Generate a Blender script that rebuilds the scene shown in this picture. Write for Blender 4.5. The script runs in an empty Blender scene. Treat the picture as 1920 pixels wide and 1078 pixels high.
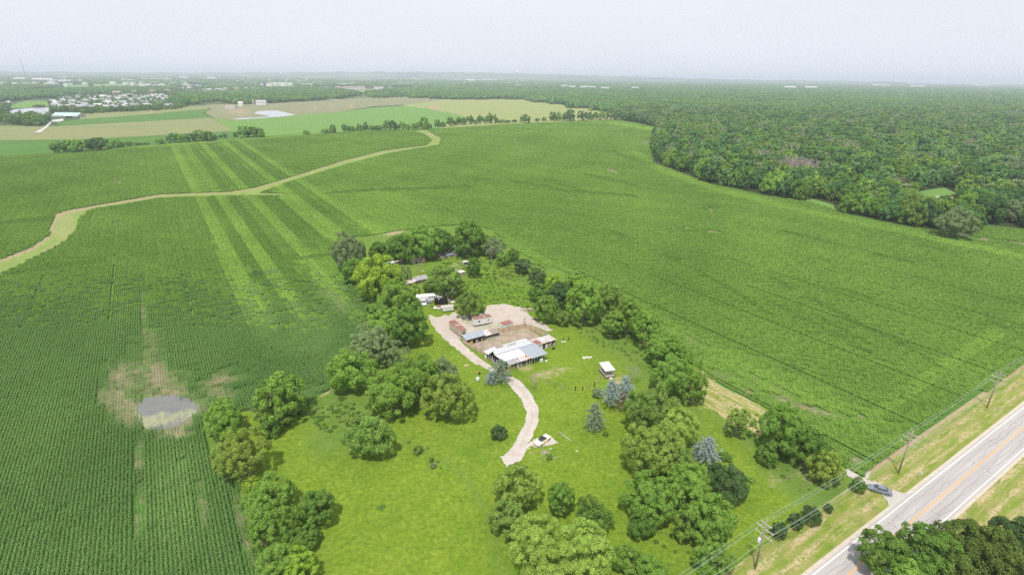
import bpy, math, random
import numpy as np
from mathutils import Vector, Matrix, geometry
from math import sin, cos, pi, radians

S = bpy.context.scene
COL = S.collection
rnd = random.Random(7)
RNG = np.random.default_rng(11)

# ------------------------------------------------------------------ camera
F_, TH, PH, HC = 1000.0, math.atan(397 / 1000.0), 0.0119, 90.0
FW = np.array([0, cos(TH), -sin(TH)]); U0 = np.array([0, sin(TH), cos(TH)]); R0 = np.array([1.0, 0, 0])
UP = cos(PH) * U0 - sin(PH) * R0; RT = cos(PH) * R0 + sin(PH) * U0
cd = bpy.data.cameras.new('camera'); cam = bpy.data.objects.new('camera', cd); COL.objects.link(cam)
cam.matrix_world = Matrix(((RT[0], UP[0], -FW[0], 0), (RT[1], UP[1], -FW[1], 0), (RT[2], UP[2], -FW[2], HC), (0, 0, 0, 1)))
cd.sensor_width = 36; cd.lens = 36 * F_ / 1920; cd.clip_start = 1; cd.clip_end = 200000
S.camera = cam

# ------------------------------------------------------------------ sky and sun
SUN_EL, SUN_AZ = radians(65), radians(197)     # azimuth from +Y towards +X
w = bpy.data.worlds.new('World'); S.world = w; w.use_nodes = True
nt = w.node_tree; bg = nt.nodes['Background']; bg.inputs[1].default_value = 0.1
sky = nt.nodes.new('ShaderNodeTexSky'); sky.sky_type = 'NISHITA'; sky.sun_disc = False
sky.sun_elevation = SUN_EL; sky.sun_rotation = SUN_AZ; sky.dust_density = 3.0; sky.air_density = 1.0
geo = nt.nodes.new('ShaderNodeNewGeometry'); sep = nt.nodes.new('ShaderNodeSeparateXYZ')
tc = nt.nodes.new('ShaderNodeTexCoord')
nt.links.new(tc.outputs['Generated'], sep.inputs[0])
rmp = nt.nodes.new('ShaderNodeValToRGB')       # thin white overcast veil, paler towards the horizon
rmp.color_ramp.elements[0].position = 0.0; rmp.color_ramp.elements[0].color = (0.84, 0.875, 0.96, 1)
rmp.color_ramp.elements[1].position = 0.75; rmp.color_ramp.elements[1].color = (0.79, 0.82, 0.87, 1)
e = rmp.color_ramp.elements.new(0.12); e.color = (0.86, 0.89, 0.965, 1)
nt.links.new(sep.outputs[2], rmp.inputs[0])
nz = nt.nodes.new('ShaderNodeTexNoise'); nz.inputs['Scale'].default_value = 2.2; nz.inputs['Detail'].default_value = 4
mp = nt.nodes.new('ShaderNodeMapping'); mp.inputs['Scale'].default_value = (1, 1, 6)
nt.links.new(tc.outputs['Generated'], mp.inputs[0]); nt.links.new(mp.outputs[0], nz.inputs[0])
mr = nt.nodes.new('ShaderNodeMapRange'); mr.inputs[3].default_value = 9.35; mr.inputs[4].default_value = 10.6
nt.links.new(nz.outputs[0], mr.inputs[0])
vm = nt.nodes.new('ShaderNodeVectorMath'); vm.operation = 'SCALE'
nt.links.new(rmp.outputs[0], vm.inputs[0]); nt.links.new(mr.outputs[0], vm.inputs['Scale'])
mx = nt.nodes.new('ShaderNodeMix'); mx.data_type = 'RGBA'; mx.inputs[0].default_value = 0.93
nt.links.new(sky.outputs[0], mx.inputs[6]); nt.links.new(vm.outputs[0], mx.inputs[7]); nt.links.new(mx.outputs[2], bg.inputs[0])
sd = bpy.data.lights.new('sun', 'SUN'); sd.energy = 4.2; sd.angle = radians(3.0); sd.color = (1.0, 0.95, 0.87)
so = bpy.data.objects.new('sun', sd); COL.objects.link(so)
dv = Vector((sin(SUN_AZ) * cos(SUN_EL), cos(SUN_AZ) * cos(SUN_EL), sin(SUN_EL)))
so.rotation_euler = dv.to_track_quat('Z', 'Y').to_euler()
S.view_settings.view_transform = 'Standard'; S.view_settings.look = 'None'; S.view_settings.exposure = 0.06; S.view_settings.gamma = 1
S.render.engine = 'CYCLES'
try:
    S.cycles.use_denoising = False
except Exception: pass
S.cycles.max_bounces = 6; S.cycles.diffuse_bounces = 4; S.cycles.glossy_bounces = 2; S.cycles.transmission_bounces = 3
S.cycles.volume_bounces = 2; S.cycles.caustics_reflective = False; S.cycles.caustics_refractive = False
S.cycles.use_adaptive_sampling = True; S.cycles.adaptive_threshold = 0.01

# ------------------------------------------------------------------ mapping photo pixel -> ground
def un(px, py, z=0.0):
    d = FW + RT * ((px - 960) / F_) + UP * ((539 - py) / F_)
    t = (z - HC) / d[2]
    return float(d[0] * t), float(d[1] * t), float(t)
def proj(x, y, z=0.0):
    x = np.asarray(x, float); y = np.asarray(y, float)
    rel = np.stack([x, y, np.zeros_like(x) + z - HC], -1)
    dz = rel @ FW; dz = np.where(dz < 1, np.nan, dz)
    return 960 + F_ * (rel @ RT) / dz, 539 - F_ * (rel @ UP) / dz, dz
AZ = radians(56.5)
EU = np.array([sin(AZ), cos(AZ)]); EV = np.array([-cos(AZ), sin(AZ)])
ROT = pi / 2 - AZ
def uvw(u, v): return float(u * EU[0] + v * EV[0]), float(u * EU[1] + v * EV[1])

def inpoly(px, py, poly):
    px = np.asarray(px, float); py = np.asarray(py, float)
    r = np.zeros(px.shape, bool); n = len(poly)
    with np.errstate(invalid='ignore', divide='ignore'):
        for i in range(n):
            x1, y1 = poly[i]; x2, y2 = poly[(i + 1) % n]
            if y1 == y2: continue
            c = ((y1 > py) != (y2 > py)) & (px < (x2 - x1) * (py - y1) / (y2 - y1) + x1)
            r ^= c
    return r
def seg_dist(px, py, pts):
    best = np.full(np.shape(px), 1e9)
    for (x1, y1), (x2, y2) in zip(pts[:-1], pts[1:]):
        dx, dy = x2 - x1, y2 - y1
        t = np.clip(((px - x1) * dx + (py - y1) * dy) / (dx * dx + dy * dy + 1e-9), 0, 1)
        best = np.minimum(best, np.hypot(px - x1 - t * dx, py - y1 - t * dy))
    return best
def line_m(px, py, pts, wd):   # soft mask along a polyline
    return np.clip(1.5 - seg_dist(px, py, pts) / wd, 0, 1)
def ell_m(px, py, cx, cy, rx, ry, a=0.0):
    ca, sa = cos(radians(a)), sin(radians(a))
    X = ((px - cx) * ca + (py - cy) * sa) / rx; Y = (-(px - cx) * sa + (py - cy) * ca) / ry
    return np.clip(1.6 - 1.2 * np.hypot(X, Y), 0, 1)

# ------------------------------------------------------------------ materials
def new_mat(name):
    m = bpy.data.materials.new(name); m.use_nodes = True
    return m, m.node_tree
def L(nt, a, b): nt.links.new(a, b)
def nd(nt, typ, **k):
    n = nt.nodes.new(typ)
    for a, b in k.items(): setattr(n, a, b)
    return n
def rgba(c): return (c[0], c[1], c[2], 1)
def mixc(nt, fac, a, b, mode='MIX'):
    n = nd(nt, 'ShaderNodeMix', data_type='RGBA', blend_type=mode)
    for i, x in ((0, fac), (6, a), (7, b)):
        if hasattr(x, 'links') or hasattr(x, 'is_linked'): L(nt, x, n.inputs[i])
        elif i == 0: n.inputs[0].default_value = x
        else: n.inputs[i].default_value = rgba(x)
    return n.outputs[2]
def mth(nt, op, a, b=None, c=None, clamp=False):
    n = nd(nt, 'ShaderNodeMath', operation=op, use_clamp=clamp)
    for i, x in enumerate((a, b, c)):
        if x is None: continue
        if hasattr(x, 'is_linked'): L(nt, x, n.inputs[i])
        else: n.inputs[i].default_value = x
    return n.outputs[0]
def farm_coord(nt, sx=1.0, sy=1.0, sz=1.0):
    g = nd(nt, 'ShaderNodeNewGeometry')
    m = nd(nt, 'ShaderNodeMapping', vector_type='POINT'); m.inputs['Rotation'].default_value = (0, 0, -ROT)
    L(nt, g.outputs['Position'], m.inputs[0])
    m2 = nd(nt, 'ShaderNodeMapping'); m2.inputs['Scale'].default_value = (sx, sy, sz)
    L(nt, m.outputs[0], m2.inputs[0])
    return m2.outputs[0]
def noise(nt, scale, detail=3, vec=None, rough=0.55, lo=0.3, hi=0.7):
    n = nd(nt, 'ShaderNodeTexNoise'); n.inputs['Scale'].default_value = scale
    n.inputs['Detail'].default_value = detail; n.inputs['Roughness'].default_value = rough
    if vec is None:
        g = nd(nt, 'ShaderNodeNewGeometry'); vec = g.outputs['Position']
    L(nt, vec, n.inputs['Vector'])
    r = nd(nt, 'ShaderNodeMapRange'); r.inputs[1].default_value = lo; r.inputs[2].default_value = hi
    L(nt, n.outputs[0], r.inputs[0])
    return r.outputs[0]
def attr(nt, name, typ='GEOMETRY'):
    a = nd(nt, 'ShaderNodeAttribute', attribute_name=name, attribute_type=typ)
    return a.outputs['Fac']
def finish(nt, col, rough=0.9, bump=None, bdist=0.1, spec=0.2, metal=0.0):
    b = nt.nodes['Principled BSDF']; 
    if hasattr(col, 'is_linked'): L(nt, col, b.inputs['Base Color'])
    else: b.inputs['Base Color'].default_value = rgba(col)
    b.inputs['Roughness'].default_value = rough; b.inputs['Specular IOR Level'].default_value = spec
    b.inputs['Metallic'].default_value = metal
    if bump is not None:
        k = nd(nt, 'ShaderNodeBump'); k.inputs['Distance'].default_value = bdist; k.inputs['Strength'].default_value = 0.8
        L(nt, bump, k.inputs['Height']); L(nt, k.outputs[0], b.inputs['Normal'])

def leaf_mat(name, ca, cb, var=0.25, trans=0.3, inst=False, gloss=True):
    m, nt = new_mat(name); nt.nodes.remove(nt.nodes['Principled BSDF'])
    t = attr(nt, 'tone')
    if inst:
        t = mth(nt, 'ADD', mth(nt, 'MULTIPLY', t, 0.45), attr(nt, 'band', 'INSTANCER'), clamp=True)
    c = mixc(nt, t, ca, cb)
    oi = nd(nt, 'ShaderNodeObjectInfo')
    hs = nd(nt, 'ShaderNodeHueSaturation')
    rv = mth(nt, 'MULTIPLY_ADD', oi.outputs['Random'], var * 2, 1 - var); L(nt, rv, hs.inputs['Value'])
    fr = mth(nt, 'FRACT', mth(nt, 'MULTIPLY', oi.outputs['Random'], 7.31))
    L(nt, mth(nt, 'MULTIPLY_ADD', fr, 0.026 * min(1, var * 4), 0.501 - 0.010 * min(1, var * 4)), hs.inputs['Hue'])
    L(nt, c, hs.inputs['Color'])
    c = hs.outputs[0]
    d = nd(nt, 'ShaderNodeBsdfDiffuse'); tr = nd(nt, 'ShaderNodeBsdfTranslucent'); mx = nd(nt, 'ShaderNodeMixShader')
    mx.inputs[0].default_value = trans
    L(nt, c, d.inputs[0]); L(nt, mixc(nt, 1.0, c, (1.15, 1.2, 0.6), 'MULTIPLY'), tr.inputs[0])
    L(nt, d.outputs[0], mx.inputs[1]); L(nt, tr.outputs[0], mx.inputs[2])
    out = nt.nodes['Material Output']
    L(nt, mx.outputs[0], out.inputs[0])
    return m

def simple(name, col, rough=0.7, metal=0.0, spec=0.3, grime=0.25, gscale=0.8, gcol=None):
    m, nt = new_mat(name)
    tcn = nd(nt, 'ShaderNodeTexCoord')
    n = nd(nt, 'ShaderNodeTexNoise'); n.inputs['Scale'].default_value = gscale; n.inputs['Detail'].default_value = 5
    L(nt, tcn.outputs['Object'], n.inputs['Vector'])
    r = nd(nt, 'ShaderNodeMapRange'); r.inputs[1].default_value = 0.42; r.inputs[2].default_value = 0.72; r.inputs[4].default_value = grime
    L(nt, n.outputs[0], r.inputs[0])
    gc = gcol or tuple(x * 0.45 for x in col)
    finish(nt, mixc(nt, r.outputs[0], col, gc), rough, spec=spec, metal=metal)
    return m
def ribbed(name, col, gcol, pitch=0.3, axis=0, rough=0.45, metal=0.25, grime=0.5, gs=0.35, bd=0.03):
    """corrugated sheet metal with streaky wear"""
    m, nt = new_mat(name)
    tcn = nd(nt, 'ShaderNodeTexCoord'); mpn = nd(nt, 'ShaderNodeMapping')
    mpn.inputs['Scale'].default_value = (1, 0.25, 1) if axis == 0 else (0.25, 1, 1)
    L(nt, tcn.outputs['Object'], mpn.inputs[0])
    n = nd(nt, 'ShaderNodeTexNoise'); n.inputs['Scale'].default_value = gs * 3; n.inputs['Detail'].default_value = 6
    L(nt, mpn.outputs[0], n.inputs['Vector'])
    r = nd(nt, 'ShaderNodeMapRange'); r.inputs[1].default_value = 0.48; r.inputs[2].default_value = 0.7; r.inputs[4].default_value = grime
    L(nt, n.outputs[0], r.inputs[0])
    sx = nd(nt, 'ShaderNodeSeparateXYZ'); L(nt, tcn.outputs['Object'], sx.inputs[0])
    wv = mth(nt, 'SINE', mth(nt, 'MULTIPLY', sx.outputs[axis], 2 * pi / pitch))
    pn = mth(nt, 'FRACT', mth(nt, 'MULTIPLY', mth(nt, 'SINE', mth(nt, 'FLOOR', mth(nt, 'DIVIDE', sx.outputs[axis], 0.9))), 43758.5))
    c = mixc(nt, r.outputs[0], col, gcol)
    c = mixc(nt, mth(nt, 'MULTIPLY', pn, 0.14), c, (0.1, 0.1, 0.1))
    finish(nt, c, rough, bump=wv, bdist=bd, spec=0.4, metal=metal)
    return m

# crop sheet: canopy colour with planting rows; attributes: soil, band
def crop_sheet_mat():
    m, nt = new_mat('crop_field_surface')
    fc = farm_coord(nt)
    sp = nd(nt, 'ShaderNodeSeparateXYZ'); L(nt, fc, sp.inputs[0])
    row = mth(nt, 'MULTIPLY_ADD', mth(nt, 'COSINE', mth(nt, 'MULTIPLY', sp.outputs[0], 2 * pi / 0.76)), 0.5, 0.5)
    band = attr(nt, 'band'); soil = attr(nt, 'soil')
    g = mixc(nt, band, (0.072, 0.180, 0.032), (0.165, 0.330, 0.062))
    g = mixc(nt, mth(nt, 'MULTIPLY', noise(nt, 0.35, 5), 0.4), g, (0.05, 0.115, 0.022))
    g = mixc(nt, mth(nt, 'MULTIPLY', noise(nt, 2.2, 3), 0.45), g, (0.15, 0.275, 0.06))
    s = mixc(nt, noise(nt, 0.5, 5), (0.200, 0.160, 0.10), (0.33, 0.270, 0.180))
    # rows stay greener than the soil between them
    f = mth(nt, 'ADD', mth(nt, 'MULTIPLY', soil, 1.5), mth(nt, 'MULTIPLY', noise(nt, 0.22, 6), 0.45))
    f = mth(nt, 'SUBTRACT', f, mth(nt, 'MULTIPLY', row, 0.35))
    f = mth(nt, 'SUBTRACT', f, 0.42)
    f = mth(nt, 'MULTIPLY', mth(nt, 'MULTIPLY', f, 1.6, clamp=True), 0.84)
    c = mixc(nt, f, g, s)
    finish(nt, c, 0.95, bump=mth(nt, 'ADD', row, noise(nt, 1.5, 4)), bdist=0.25, spec=0.05)
    return m
def ground_mat(name, cols, sc, soilcol=(0.36, 0.28, 0.18), bump=0.1, stretch=None, fine=(1.6, 0.35)):
    """mottled ground: cols = dark, mid, light; attributes soil and band shift it"""
    m, nt = new_mat(name)
    v = farm_coord(nt, *(stretch or (1, 1, 1)))
    c = mixc(nt, noise(nt, sc, 6, v, 0.6), cols[0], cols[1])
    c = mixc(nt, mth(nt, 'MULTIPLY', noise(nt, sc * 4.3, 5, v, 0.65), 0.6), c, cols[2])
    c = mixc(nt, mth(nt, 'MULTIPLY', noise(nt, fine[0], 5, None, 0.7), fine[1]), c, tuple(x * 0.55 for x in cols[0]))
    band = attr(nt, 'band'); soil = attr(nt, 'soil')
    c = mixc(nt, band, c, mixc(nt, noise(nt, sc * 6, 4), cols[3], cols[4]) if len(cols) > 3 else cols[2])
    f = mth(nt, 'MULTIPLY', mth(nt, 'SUBTRACT', mth(nt, 'ADD', mth(nt, 'MULTIPLY', soil, 1.3), mth(nt, 'MULTIPLY', noise(nt, 0.45, 6), 0.6)), 0.62), 2.2, clamp=True)
    c = mixc(nt, f, c, mixc(nt, noise(nt, 1.1, 4), soilcol, tuple(x * 0.8 for x in soilcol)))
    finish(nt, c, 0.95, bump=noise(nt, 1.2, 6), bdist=bump, spec=0.05)
    return m

# ------------------------------------------------------------------ mesh helpers
def mesh_np(name, V, Fq, tone=None, attrs=None, smooth=False):
    """V (n,3), Fq (m,k) constant-size faces"""
    me = bpy.data.meshes.new(name); V = np.asarray(V, np.float32); Fq = np.asarray(Fq, np.int32)
    k = Fq.shape[1]
    me.vertices.add(len(V)); me.vertices.foreach_set('co', V.ravel())
    me.loops.add(Fq.size); me.loops.foreach_set('vertex_index', Fq.ravel())
    me.polygons.add(len(Fq)); me.polygons.foreach_set('loop_start', np.arange(0, Fq.size, k, dtype=np.int32))
    me.polygons.foreach_set('loop_total', np.full(len(Fq), k, np.int32))
    if tone is not None:
        a = me.attributes.new('tone', 'FLOAT', 'FACE'); a.data.foreach_set('value', np.asarray(tone, np.float32))
    for n, vals in (attrs or {}).items():
        a = me.attributes.new(n, 'FLOAT', 'POINT'); a.data.foreach_set('value', np.asarray(vals, np.float32))
    me.update(calc_edges=True)
    if smooth: me.polygons.foreach_set('use_smooth', np.ones(len(Fq), bool))
    return me
def obj_of(name, me, m=None, parent=None, loc=None):
    o = bpy.data.objects.new(name, me); COL.objects.link(o)
    if m is not None and len(me.materials) == 0: me.materials.append(m)
    if parent: o.parent = parent
    if loc is not None: o.location = loc
    return o
def tag(o, label=None, cat=None, group=None, kind=None):
    if label: o['label'] = label
    if cat: o['category'] = cat
    if group: o['group'] = group
    if kind: o['kind'] = kind
    return o
def thing(name, label, cat, loc=(0, 0, 0), rz=0.0, group=None):
    o = bpy.data.objects.new(name, None); COL.objects.link(o); o.location = loc; o.rotation_euler = (0, 0, rz)
    o.empty_display_size = 0.5
    return tag(o, label, cat, group)
def nrm(a): return a / (np.linalg.norm(a, axis=-1, keepdims=True) + 1e-9)

class MB:
    def __init__(s): s.v = []; s.f = []
    def add(s, vs, fs):
        b = len(s.v); s.v += [tuple(map(float, p)) for p in vs]; s.f += [tuple(b + i for i in f) for f in fs]; return s
    def box(s, x0, x1, y0, y1, z0, z1, bev=0):
        v = [(x0, y0, z0), (x1, y0, z0), (x1, y1, z0), (x0, y1, z0), (x0, y0, z1), (x1, y0, z1), (x1, y1, z1), (x0, y1, z1)]
        return s.add(v, [(0, 3, 2, 1), (4, 5, 6, 7), (0, 1, 5, 4), (1, 2, 6, 5), (2, 3, 7, 6), (3, 0, 4, 7)])
    def slab(s, pts, t):      # four corners (any plane) given thickness downward
        n = len(pts); v = list(pts) + [(p[0], p[1], p[2] - t) for p in pts]
        return s.add(v, [tuple(range(n)), tuple(range(2 * n - 1, n - 1, -1))] + [(i, n + i, n + (i + 1) % n, (i + 1) % n) for i in range(n)])
    def tube(s, a, b, r0, r1=None, n=6, cap=True):
        r1 = r0 if r1 is None else r1
        a = np.array(a, float); b = np.array(b, float); d = nrm(b - a)
        t = nrm(np.cross(d, (0, 0, 1) if abs(d[2]) < 0.9 else (1, 0, 0))); q = np.cross(d, t)
        ring = [(cos(2 * pi * i / n), sin(2 * pi * i / n)) for i in range(n)]
        v = [a + (t * c + q * k) * r0 for c, k in ring] + [b + (t * c + q * k) * r1 for c, k in ring]
        f = [(i, (i + 1) % n, n + (i + 1) % n, n + i) for i in range(n)]
        if cap: f += [tuple(range(n))[::-1], tuple(range(n, 2 * n))]
        return s.add(v, f)
    def path(s, pts, rad, n=6):
        for i in range(len(pts) - 1): s.tube(pts[i], pts[i + 1], rad[i], rad[i + 1], n)
        return s
    def lathe(s, prof, c=(0, 0, 0), n=12, axis='z'):
        v = []
        for r, z in prof:
            for i in range(n):
                a = 2 * pi * i / n; x, y = r * cos(a), r * sin(a)
                v.append((c[0] + x, c[1] + y, c[2] + z) if axis == 'z' else (c[0] + x, c[1] + z, c[2] + y))
        f = [(k * n + i, k * n + (i + 1) % n, (k + 1) * n + (i + 1) % n, (k + 1) * n + i) for k in range(len(prof) - 1) for i in range(n)]
        f += [tuple(range(n))[::-1], tuple(range((len(prof) - 1) * n, len(prof) * n))]
        return s.add(v, f)
    def build(s, name, m, parent=None, loc=None, smooth=False):
        me = bpy.data.meshes.new(name); me.from_pydata(s.v, [], s.f); me.update()
        if smooth: me.polygons.foreach_set('use_smooth', [True] * len(me.polygons))
        return obj_of(name, me, m, parent, loc)
def copy_tree(o, parent=None):
    c = o.copy(); COL.objects.link(c); c.parent = parent
    for ch in list(o.children): copy_tree(ch, c)
    return c

# ------------------------------------------------------------------ ground sheets
def region(name, outline, m, z, step=18, jit=0.0, paint=None, label=None, seg=None, seed=1):
    r = random.Random(seed); P = []
    n = len(outline); seg = seg or step
    for i in range(n):
        a = outline[i]; b = outline[(i + 1) % n]; d = math.hypot(b[0] - a[0], b[1] - a[1]); k = max(1, int(d / seg))
        for j in range(k):
            t = j / k; x = a[0] + (b[0] - a[0]) * t; y = a[1] + (b[1] - a[1]) * t
            if jit and (-60 < x < 1980) and y < 1130:
                x += r.uniform(-jit, jit); y += r.uniform(-jit, jit) * 0.6
            P.append((x, y))
    nb = len(P)
    xs = [p[0] for p in P]; ys = [p[1] for p in P]
    gx, gy = np.meshgrid(np.arange(min(xs), max(xs), step), np.arange(min(ys), max(ys), step * 0.7))
    gx = gx.ravel() + RNG.uniform(-0.2, 0.2, gx.size) * step; gy = gy.ravel() + RNG.uniform(-0.15, 0.15, gy.size) * step
    k = inpoly(gx, gy, P) & (seg_dist(gx, gy, P + [P[0]]) > step * 0.45)
    pts = [Vector(p) for p in P] + [Vector((float(a), float(b))) for a, b in zip(gx[k], gy[k])]
    r_ = geometry.delaunay_2d_cdt(pts, [(i, (i + 1) % nb) for i in range(nb)], [list(range(nb))], 1, 1e-4)
    vv = np.array([(p.x, p.y) for p in r_[0]]); tri = np.array([f for f in r_[2] if len(f) == 3])
    W = np.array([un(a, b)[:2] for a, b in vv]); V = np.column_stack([W, np.full(len(W), 0.0)])
    # orient up
    A = V[tri[:, 0]]; B = V[tri[:, 1]]; Cc = V[tri[:, 2]]
    cr = (B - A)[:, 0] * (Cc - A)[:, 1] - (B - A)[:, 1] * (Cc - A)[:, 0]
    tri[cr < 0] = tri[cr < 0][:, ::-1]
    at = {'soil': np.zeros(len(vv)), 'band': np.zeros(len(vv))}
    if paint: at.update(paint(vv[:, 0], vv[:, 1]))
    me = mesh_np(name, V, tri, attrs=at); o = obj_of(name, me, m, loc=(0, 0, z)); tag(o, label, None, None, 'structure')
    return o

# ================================================================== THE GROUND
CROP = [(-900, 400), (-300, 305), (0, 293), (100, 288), (300, 272), (430, 262), (500, 256), (610, 250), (700, 246), (820, 242), (960, 233), (1100, 227),
        (1165, 226), (1200, 232), (1236, 240), (1224, 262), (1224, 305), (1330, 345), (1440, 368), (1520, 380), (1600, 405), (1700, 425),
        (1800, 442), (1820, 446), (1836, 424), (1880, 427), (1960, 436), (2200, 462), (2200, 505), (2180, 528), (1920, 712), (1860, 750), (1770, 812), (1690, 868), (1630, 903), (1590, 885), (1400, 1260), (-900, 1260)]
WATERWAY = [(-60, 510), (0, 487), (60, 465), (90, 443), (106, 402), (118, 397), (150, 391), (200, 382), (300, 365), (430, 360), (480, 352),
            (560, 328), (650, 300), (720, 283), (800, 273), (810, 263), (795, 252), (775, 246), (798, 243), (812, 252), (828, 260), (823, 272), (730, 288), (660, 306), (600, 324), (530, 346),
            (487, 362), (535, 364), (538, 367), (480, 367), (430, 367), (300, 372), (230, 384), (170, 393), (146, 411), (145, 428), (122, 452), (90, 470), (55, 488), (0, 514), (-60, 545)]
PARCEL = [(618, 470), (640, 447), (700, 442), (760, 432), (830, 424), (880, 422), (925, 432), (948, 462), (985, 480), (1060, 512), (1140, 552), (1215, 600), (1260, 645),
          (1310, 690), (1345, 722), (1390, 742), (1432, 762), (1490, 790), (1540, 830), (1582, 880), (1632, 903), (1560, 1000), (1350, 1200), (570, 1200),
          (500, 1078), (470, 1000), (455, 940), (425, 890), (396, 850), (382, 800), (392, 768), (430, 772), (478, 770), (565, 766), (622, 728), (640, 700),
          (676, 640), (705, 572), (690, 545), (655, 520), (640, 500)]
VERGE_A = [(1632, 901), (1690, 866), (1770, 811), (1860, 749), (1920, 711), (2180, 527), (2260, 520), (1790, 868), (1640, 986), (1300, 1260), (1180, 1260), (1340, 1100), (1480, 1010), (1560, 968), (1610, 940)]
def P_crop(x, y):
    soil = np.zeros_like(x)
    E = [(262, 706, 78, 44, 0, .62), (218, 745, 50, 30, 0, .55), (300, 735, 100, 50, 0, .52), (255, 770, 60, 40, 0, .6), (372, 770, 36, 26, 0, .6), (315, 812, 60, 14, 0, .6), (395, 740, 70, 24, 0, .5), (420, 700, 60, 14, -12, .4), (285, 650, 30, 50, 0, .4), (330, 705, 60, 22, -10, .45), (420, 712, 60, 9, -10, .65), (300, 790, 60, 22, 0, .5), (262, 850, 12, 50, 8, .55), (445, 900, 22, 60, -30, .2),
         (268, 590, 5, 70, 0, .5), (222, 600, 7, 30, 0, .45), (240, 545, 40, 8, 0, .3), (220, 420, 12, 6, 0, .45), (330, 420, 60, 20, 0, .22), (250, 655, 22, 35, 0, .4),
         (300, 640, 15, 60, 10, .35), (360, 560, 40, 30, 0, .18), (400, 600, 30, 12, 10, .35), (445, 595, 14, 18, 0, .35), (620, 560, 60, 20, 20, .42), (590, 510, 25, 40, -30, .3), (665, 560, 40, 20, 0, .45),
         (665, 430, 22, 12, 10, .3), (745, 437, 14, 4, -20, .6), (700, 445, 30, 5, 0, .3), (212, 338, 5, 7, 0, .75), (222, 342, 9, 4, 10, .6), (270, 330, 8, 5, 0, .35), (395, 307, 3, 8, -20, .7), (410, 300, 4, 2, 0, .5), (479, 303, 4, 3, 0, .8), (452, 289, 6, 2, 20, .5),
         (415, 283, 6, 2, 20, .5), (683, 274, 14, 2, 28, .6), (805, 303, 12, 3, 5, .3), (890, 315, 18, 2.2, 22, .6), (845, 302, 14, 2, 8, .45), (1068, 373, 18, 3, 4, .7), (1150, 322, 20, 4, 18, .95), (1110, 308, 24, 2.5, 8, .55), (1010, 307, 40, 4, 2, .3),
         (1151, 276, 3, 4, 0, .7), (1165, 403, 10, 4, 0, .55), (1187, 397, 18, 4, -5, .35), (1333, 393, 6, 4, 10, .85), (1290, 429, 13, 3.5, 4, .85), (1338, 435, 18, 4, 8, .75), (1330, 441, 10, 4, 0, .4), (1562, 504, 11, 3, 5, .6), (1548, 513, 12, 3, 10, .5),
         (1210, 268, 14, 6, 0, .8), (1235, 270, 10, 6, 0, .6), (1688, 630, 11, 4, 25, .8), (1680, 667, 14, 6, 20, .6), (1693, 671, 8, 3, 10, .7), (1648, 692, 5, 3, 0, .6), (1802, 731, 6, 5, -40, .7), (1838, 696, 4, 3, 0, .6), (1716, 785, 4, 3, 0, .6),
         (1612, 780, 14, 6, 0, .8), (1640, 835, 60, 12, 30, .2), (1600, 862, 20, 9, 20, .6), (1545, 775, 60, 6, 14, .65), (1480, 755, 40, 8, 25, .7), (1540, 790, 30, 6, 20, .4), (1400, 735, 30, 8, 24, .7), (1350, 706, 30, 10, 30, .6), (1300, 640, 45, 7, 30, .5),
         (1240, 610, 40, 6, 32, .5), (1400, 715, 60, 4, 24, .5), (950, 430, 25, 5, 10, .4), (465, 368, 18, 4, 0, .35), (450, 370, 14, 5, 0, .4), (1900, 560, 20, 6, 0, .2), (1852, 450, 34, 3.2, 8, 1.0), (1912, 457, 34, 2.6, 8, .9),
         (465, 960, 20, 90, -20, .5), (440, 900, 14, 60, -22, .45), (400, 880, 10, 60, -20, .35), (380, 960, 8, 70, -12, .35), (130, 900, 20, 90, 12, .22), (50, 1000, 20, 90, 20, .22), (495, 720, 90, 10, -14, .3), (560, 740, 60, 14, -20, .5)]
    for cx, cy, rx, ry, a, k in E: soil = np.maximum(soil, k * ell_m(x, y, cx, cy, rx, ry, a))
    soil = np.maximum(soil, 0.85 * ell_m(x, y, 315, 775, 66, 36, 0))
    soil = np.maximum(soil, 0.45 * line_m(x, y, [(0, 490), (60, 467), (92, 444), (106, 400)], 7))
    for pts, wd, k in (([(404, 850), (440, 950), (484, 1078)], 9, .62), ([(272, 830), (262, 930), (258, 1010)], 5, .5), ([(372, 860), (385, 950), (402, 1078)], 5, .5), ([(340, 860), (345, 960), (352, 1078)], 3.5, .4), ([(640, 585), (600, 570), (570, 545)], 12, .45), ([(1290, 640), (1400, 700), (1520, 765), (1600, 785)], 3.5, .6)): soil = np.maximum(soil, k * line_m(x, y, pts, wd))
    band = 0.22 + .3 * ell_m(x, y, 330, 930, 50, 120, 0) * 1.0 - .09 * np.clip((700 - x) / 200, 0, 1)
    g = (x - 960) ** 2
    # lighter strips that follow the planting rows
    lo = y > 360
    uu = np.zeros_like(x)
    d = FW[:, None] + np.outer(RT, (x - 960) / F_) + np.outer(UP, (539 - y) / F_)
    t = -HC / np.minimum(d[2], -1e-3); wx, wy = d[0] * t, d[1] * t
    uu = wx * EU[0] + wy * EU[1]; vv = wx * EV[0] + wy * EV[1]
    uu = uu + .7 * np.sin(vv * .45) * np.sin(vv * .13 + 1)
    def strip(a, b, e=3.0): return np.clip((uu - a) / e, 0, 1) * np.clip((b - uu) / e, 0, 1)
    sh = (vv - 480) * 0.012      # the strips drift slightly against the farm grid
    for a, b in ((16.0, 29.6), (32.8, 40.6), (49.2, 61.1), (74.7, 88.5), (97.9, 111)):
        uu_ = uu; uu = uu + np.where(lo, 0, -2); band = np.maximum(band, strip(a, b) * np.where(lo, np.clip((y - 340) / 20, 0, 1), 1) * np.clip((720 - y) / 160, 0, 1) * np.clip((y - 200) / 260, .8, 1) * 0.56); uu = uu_
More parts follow.
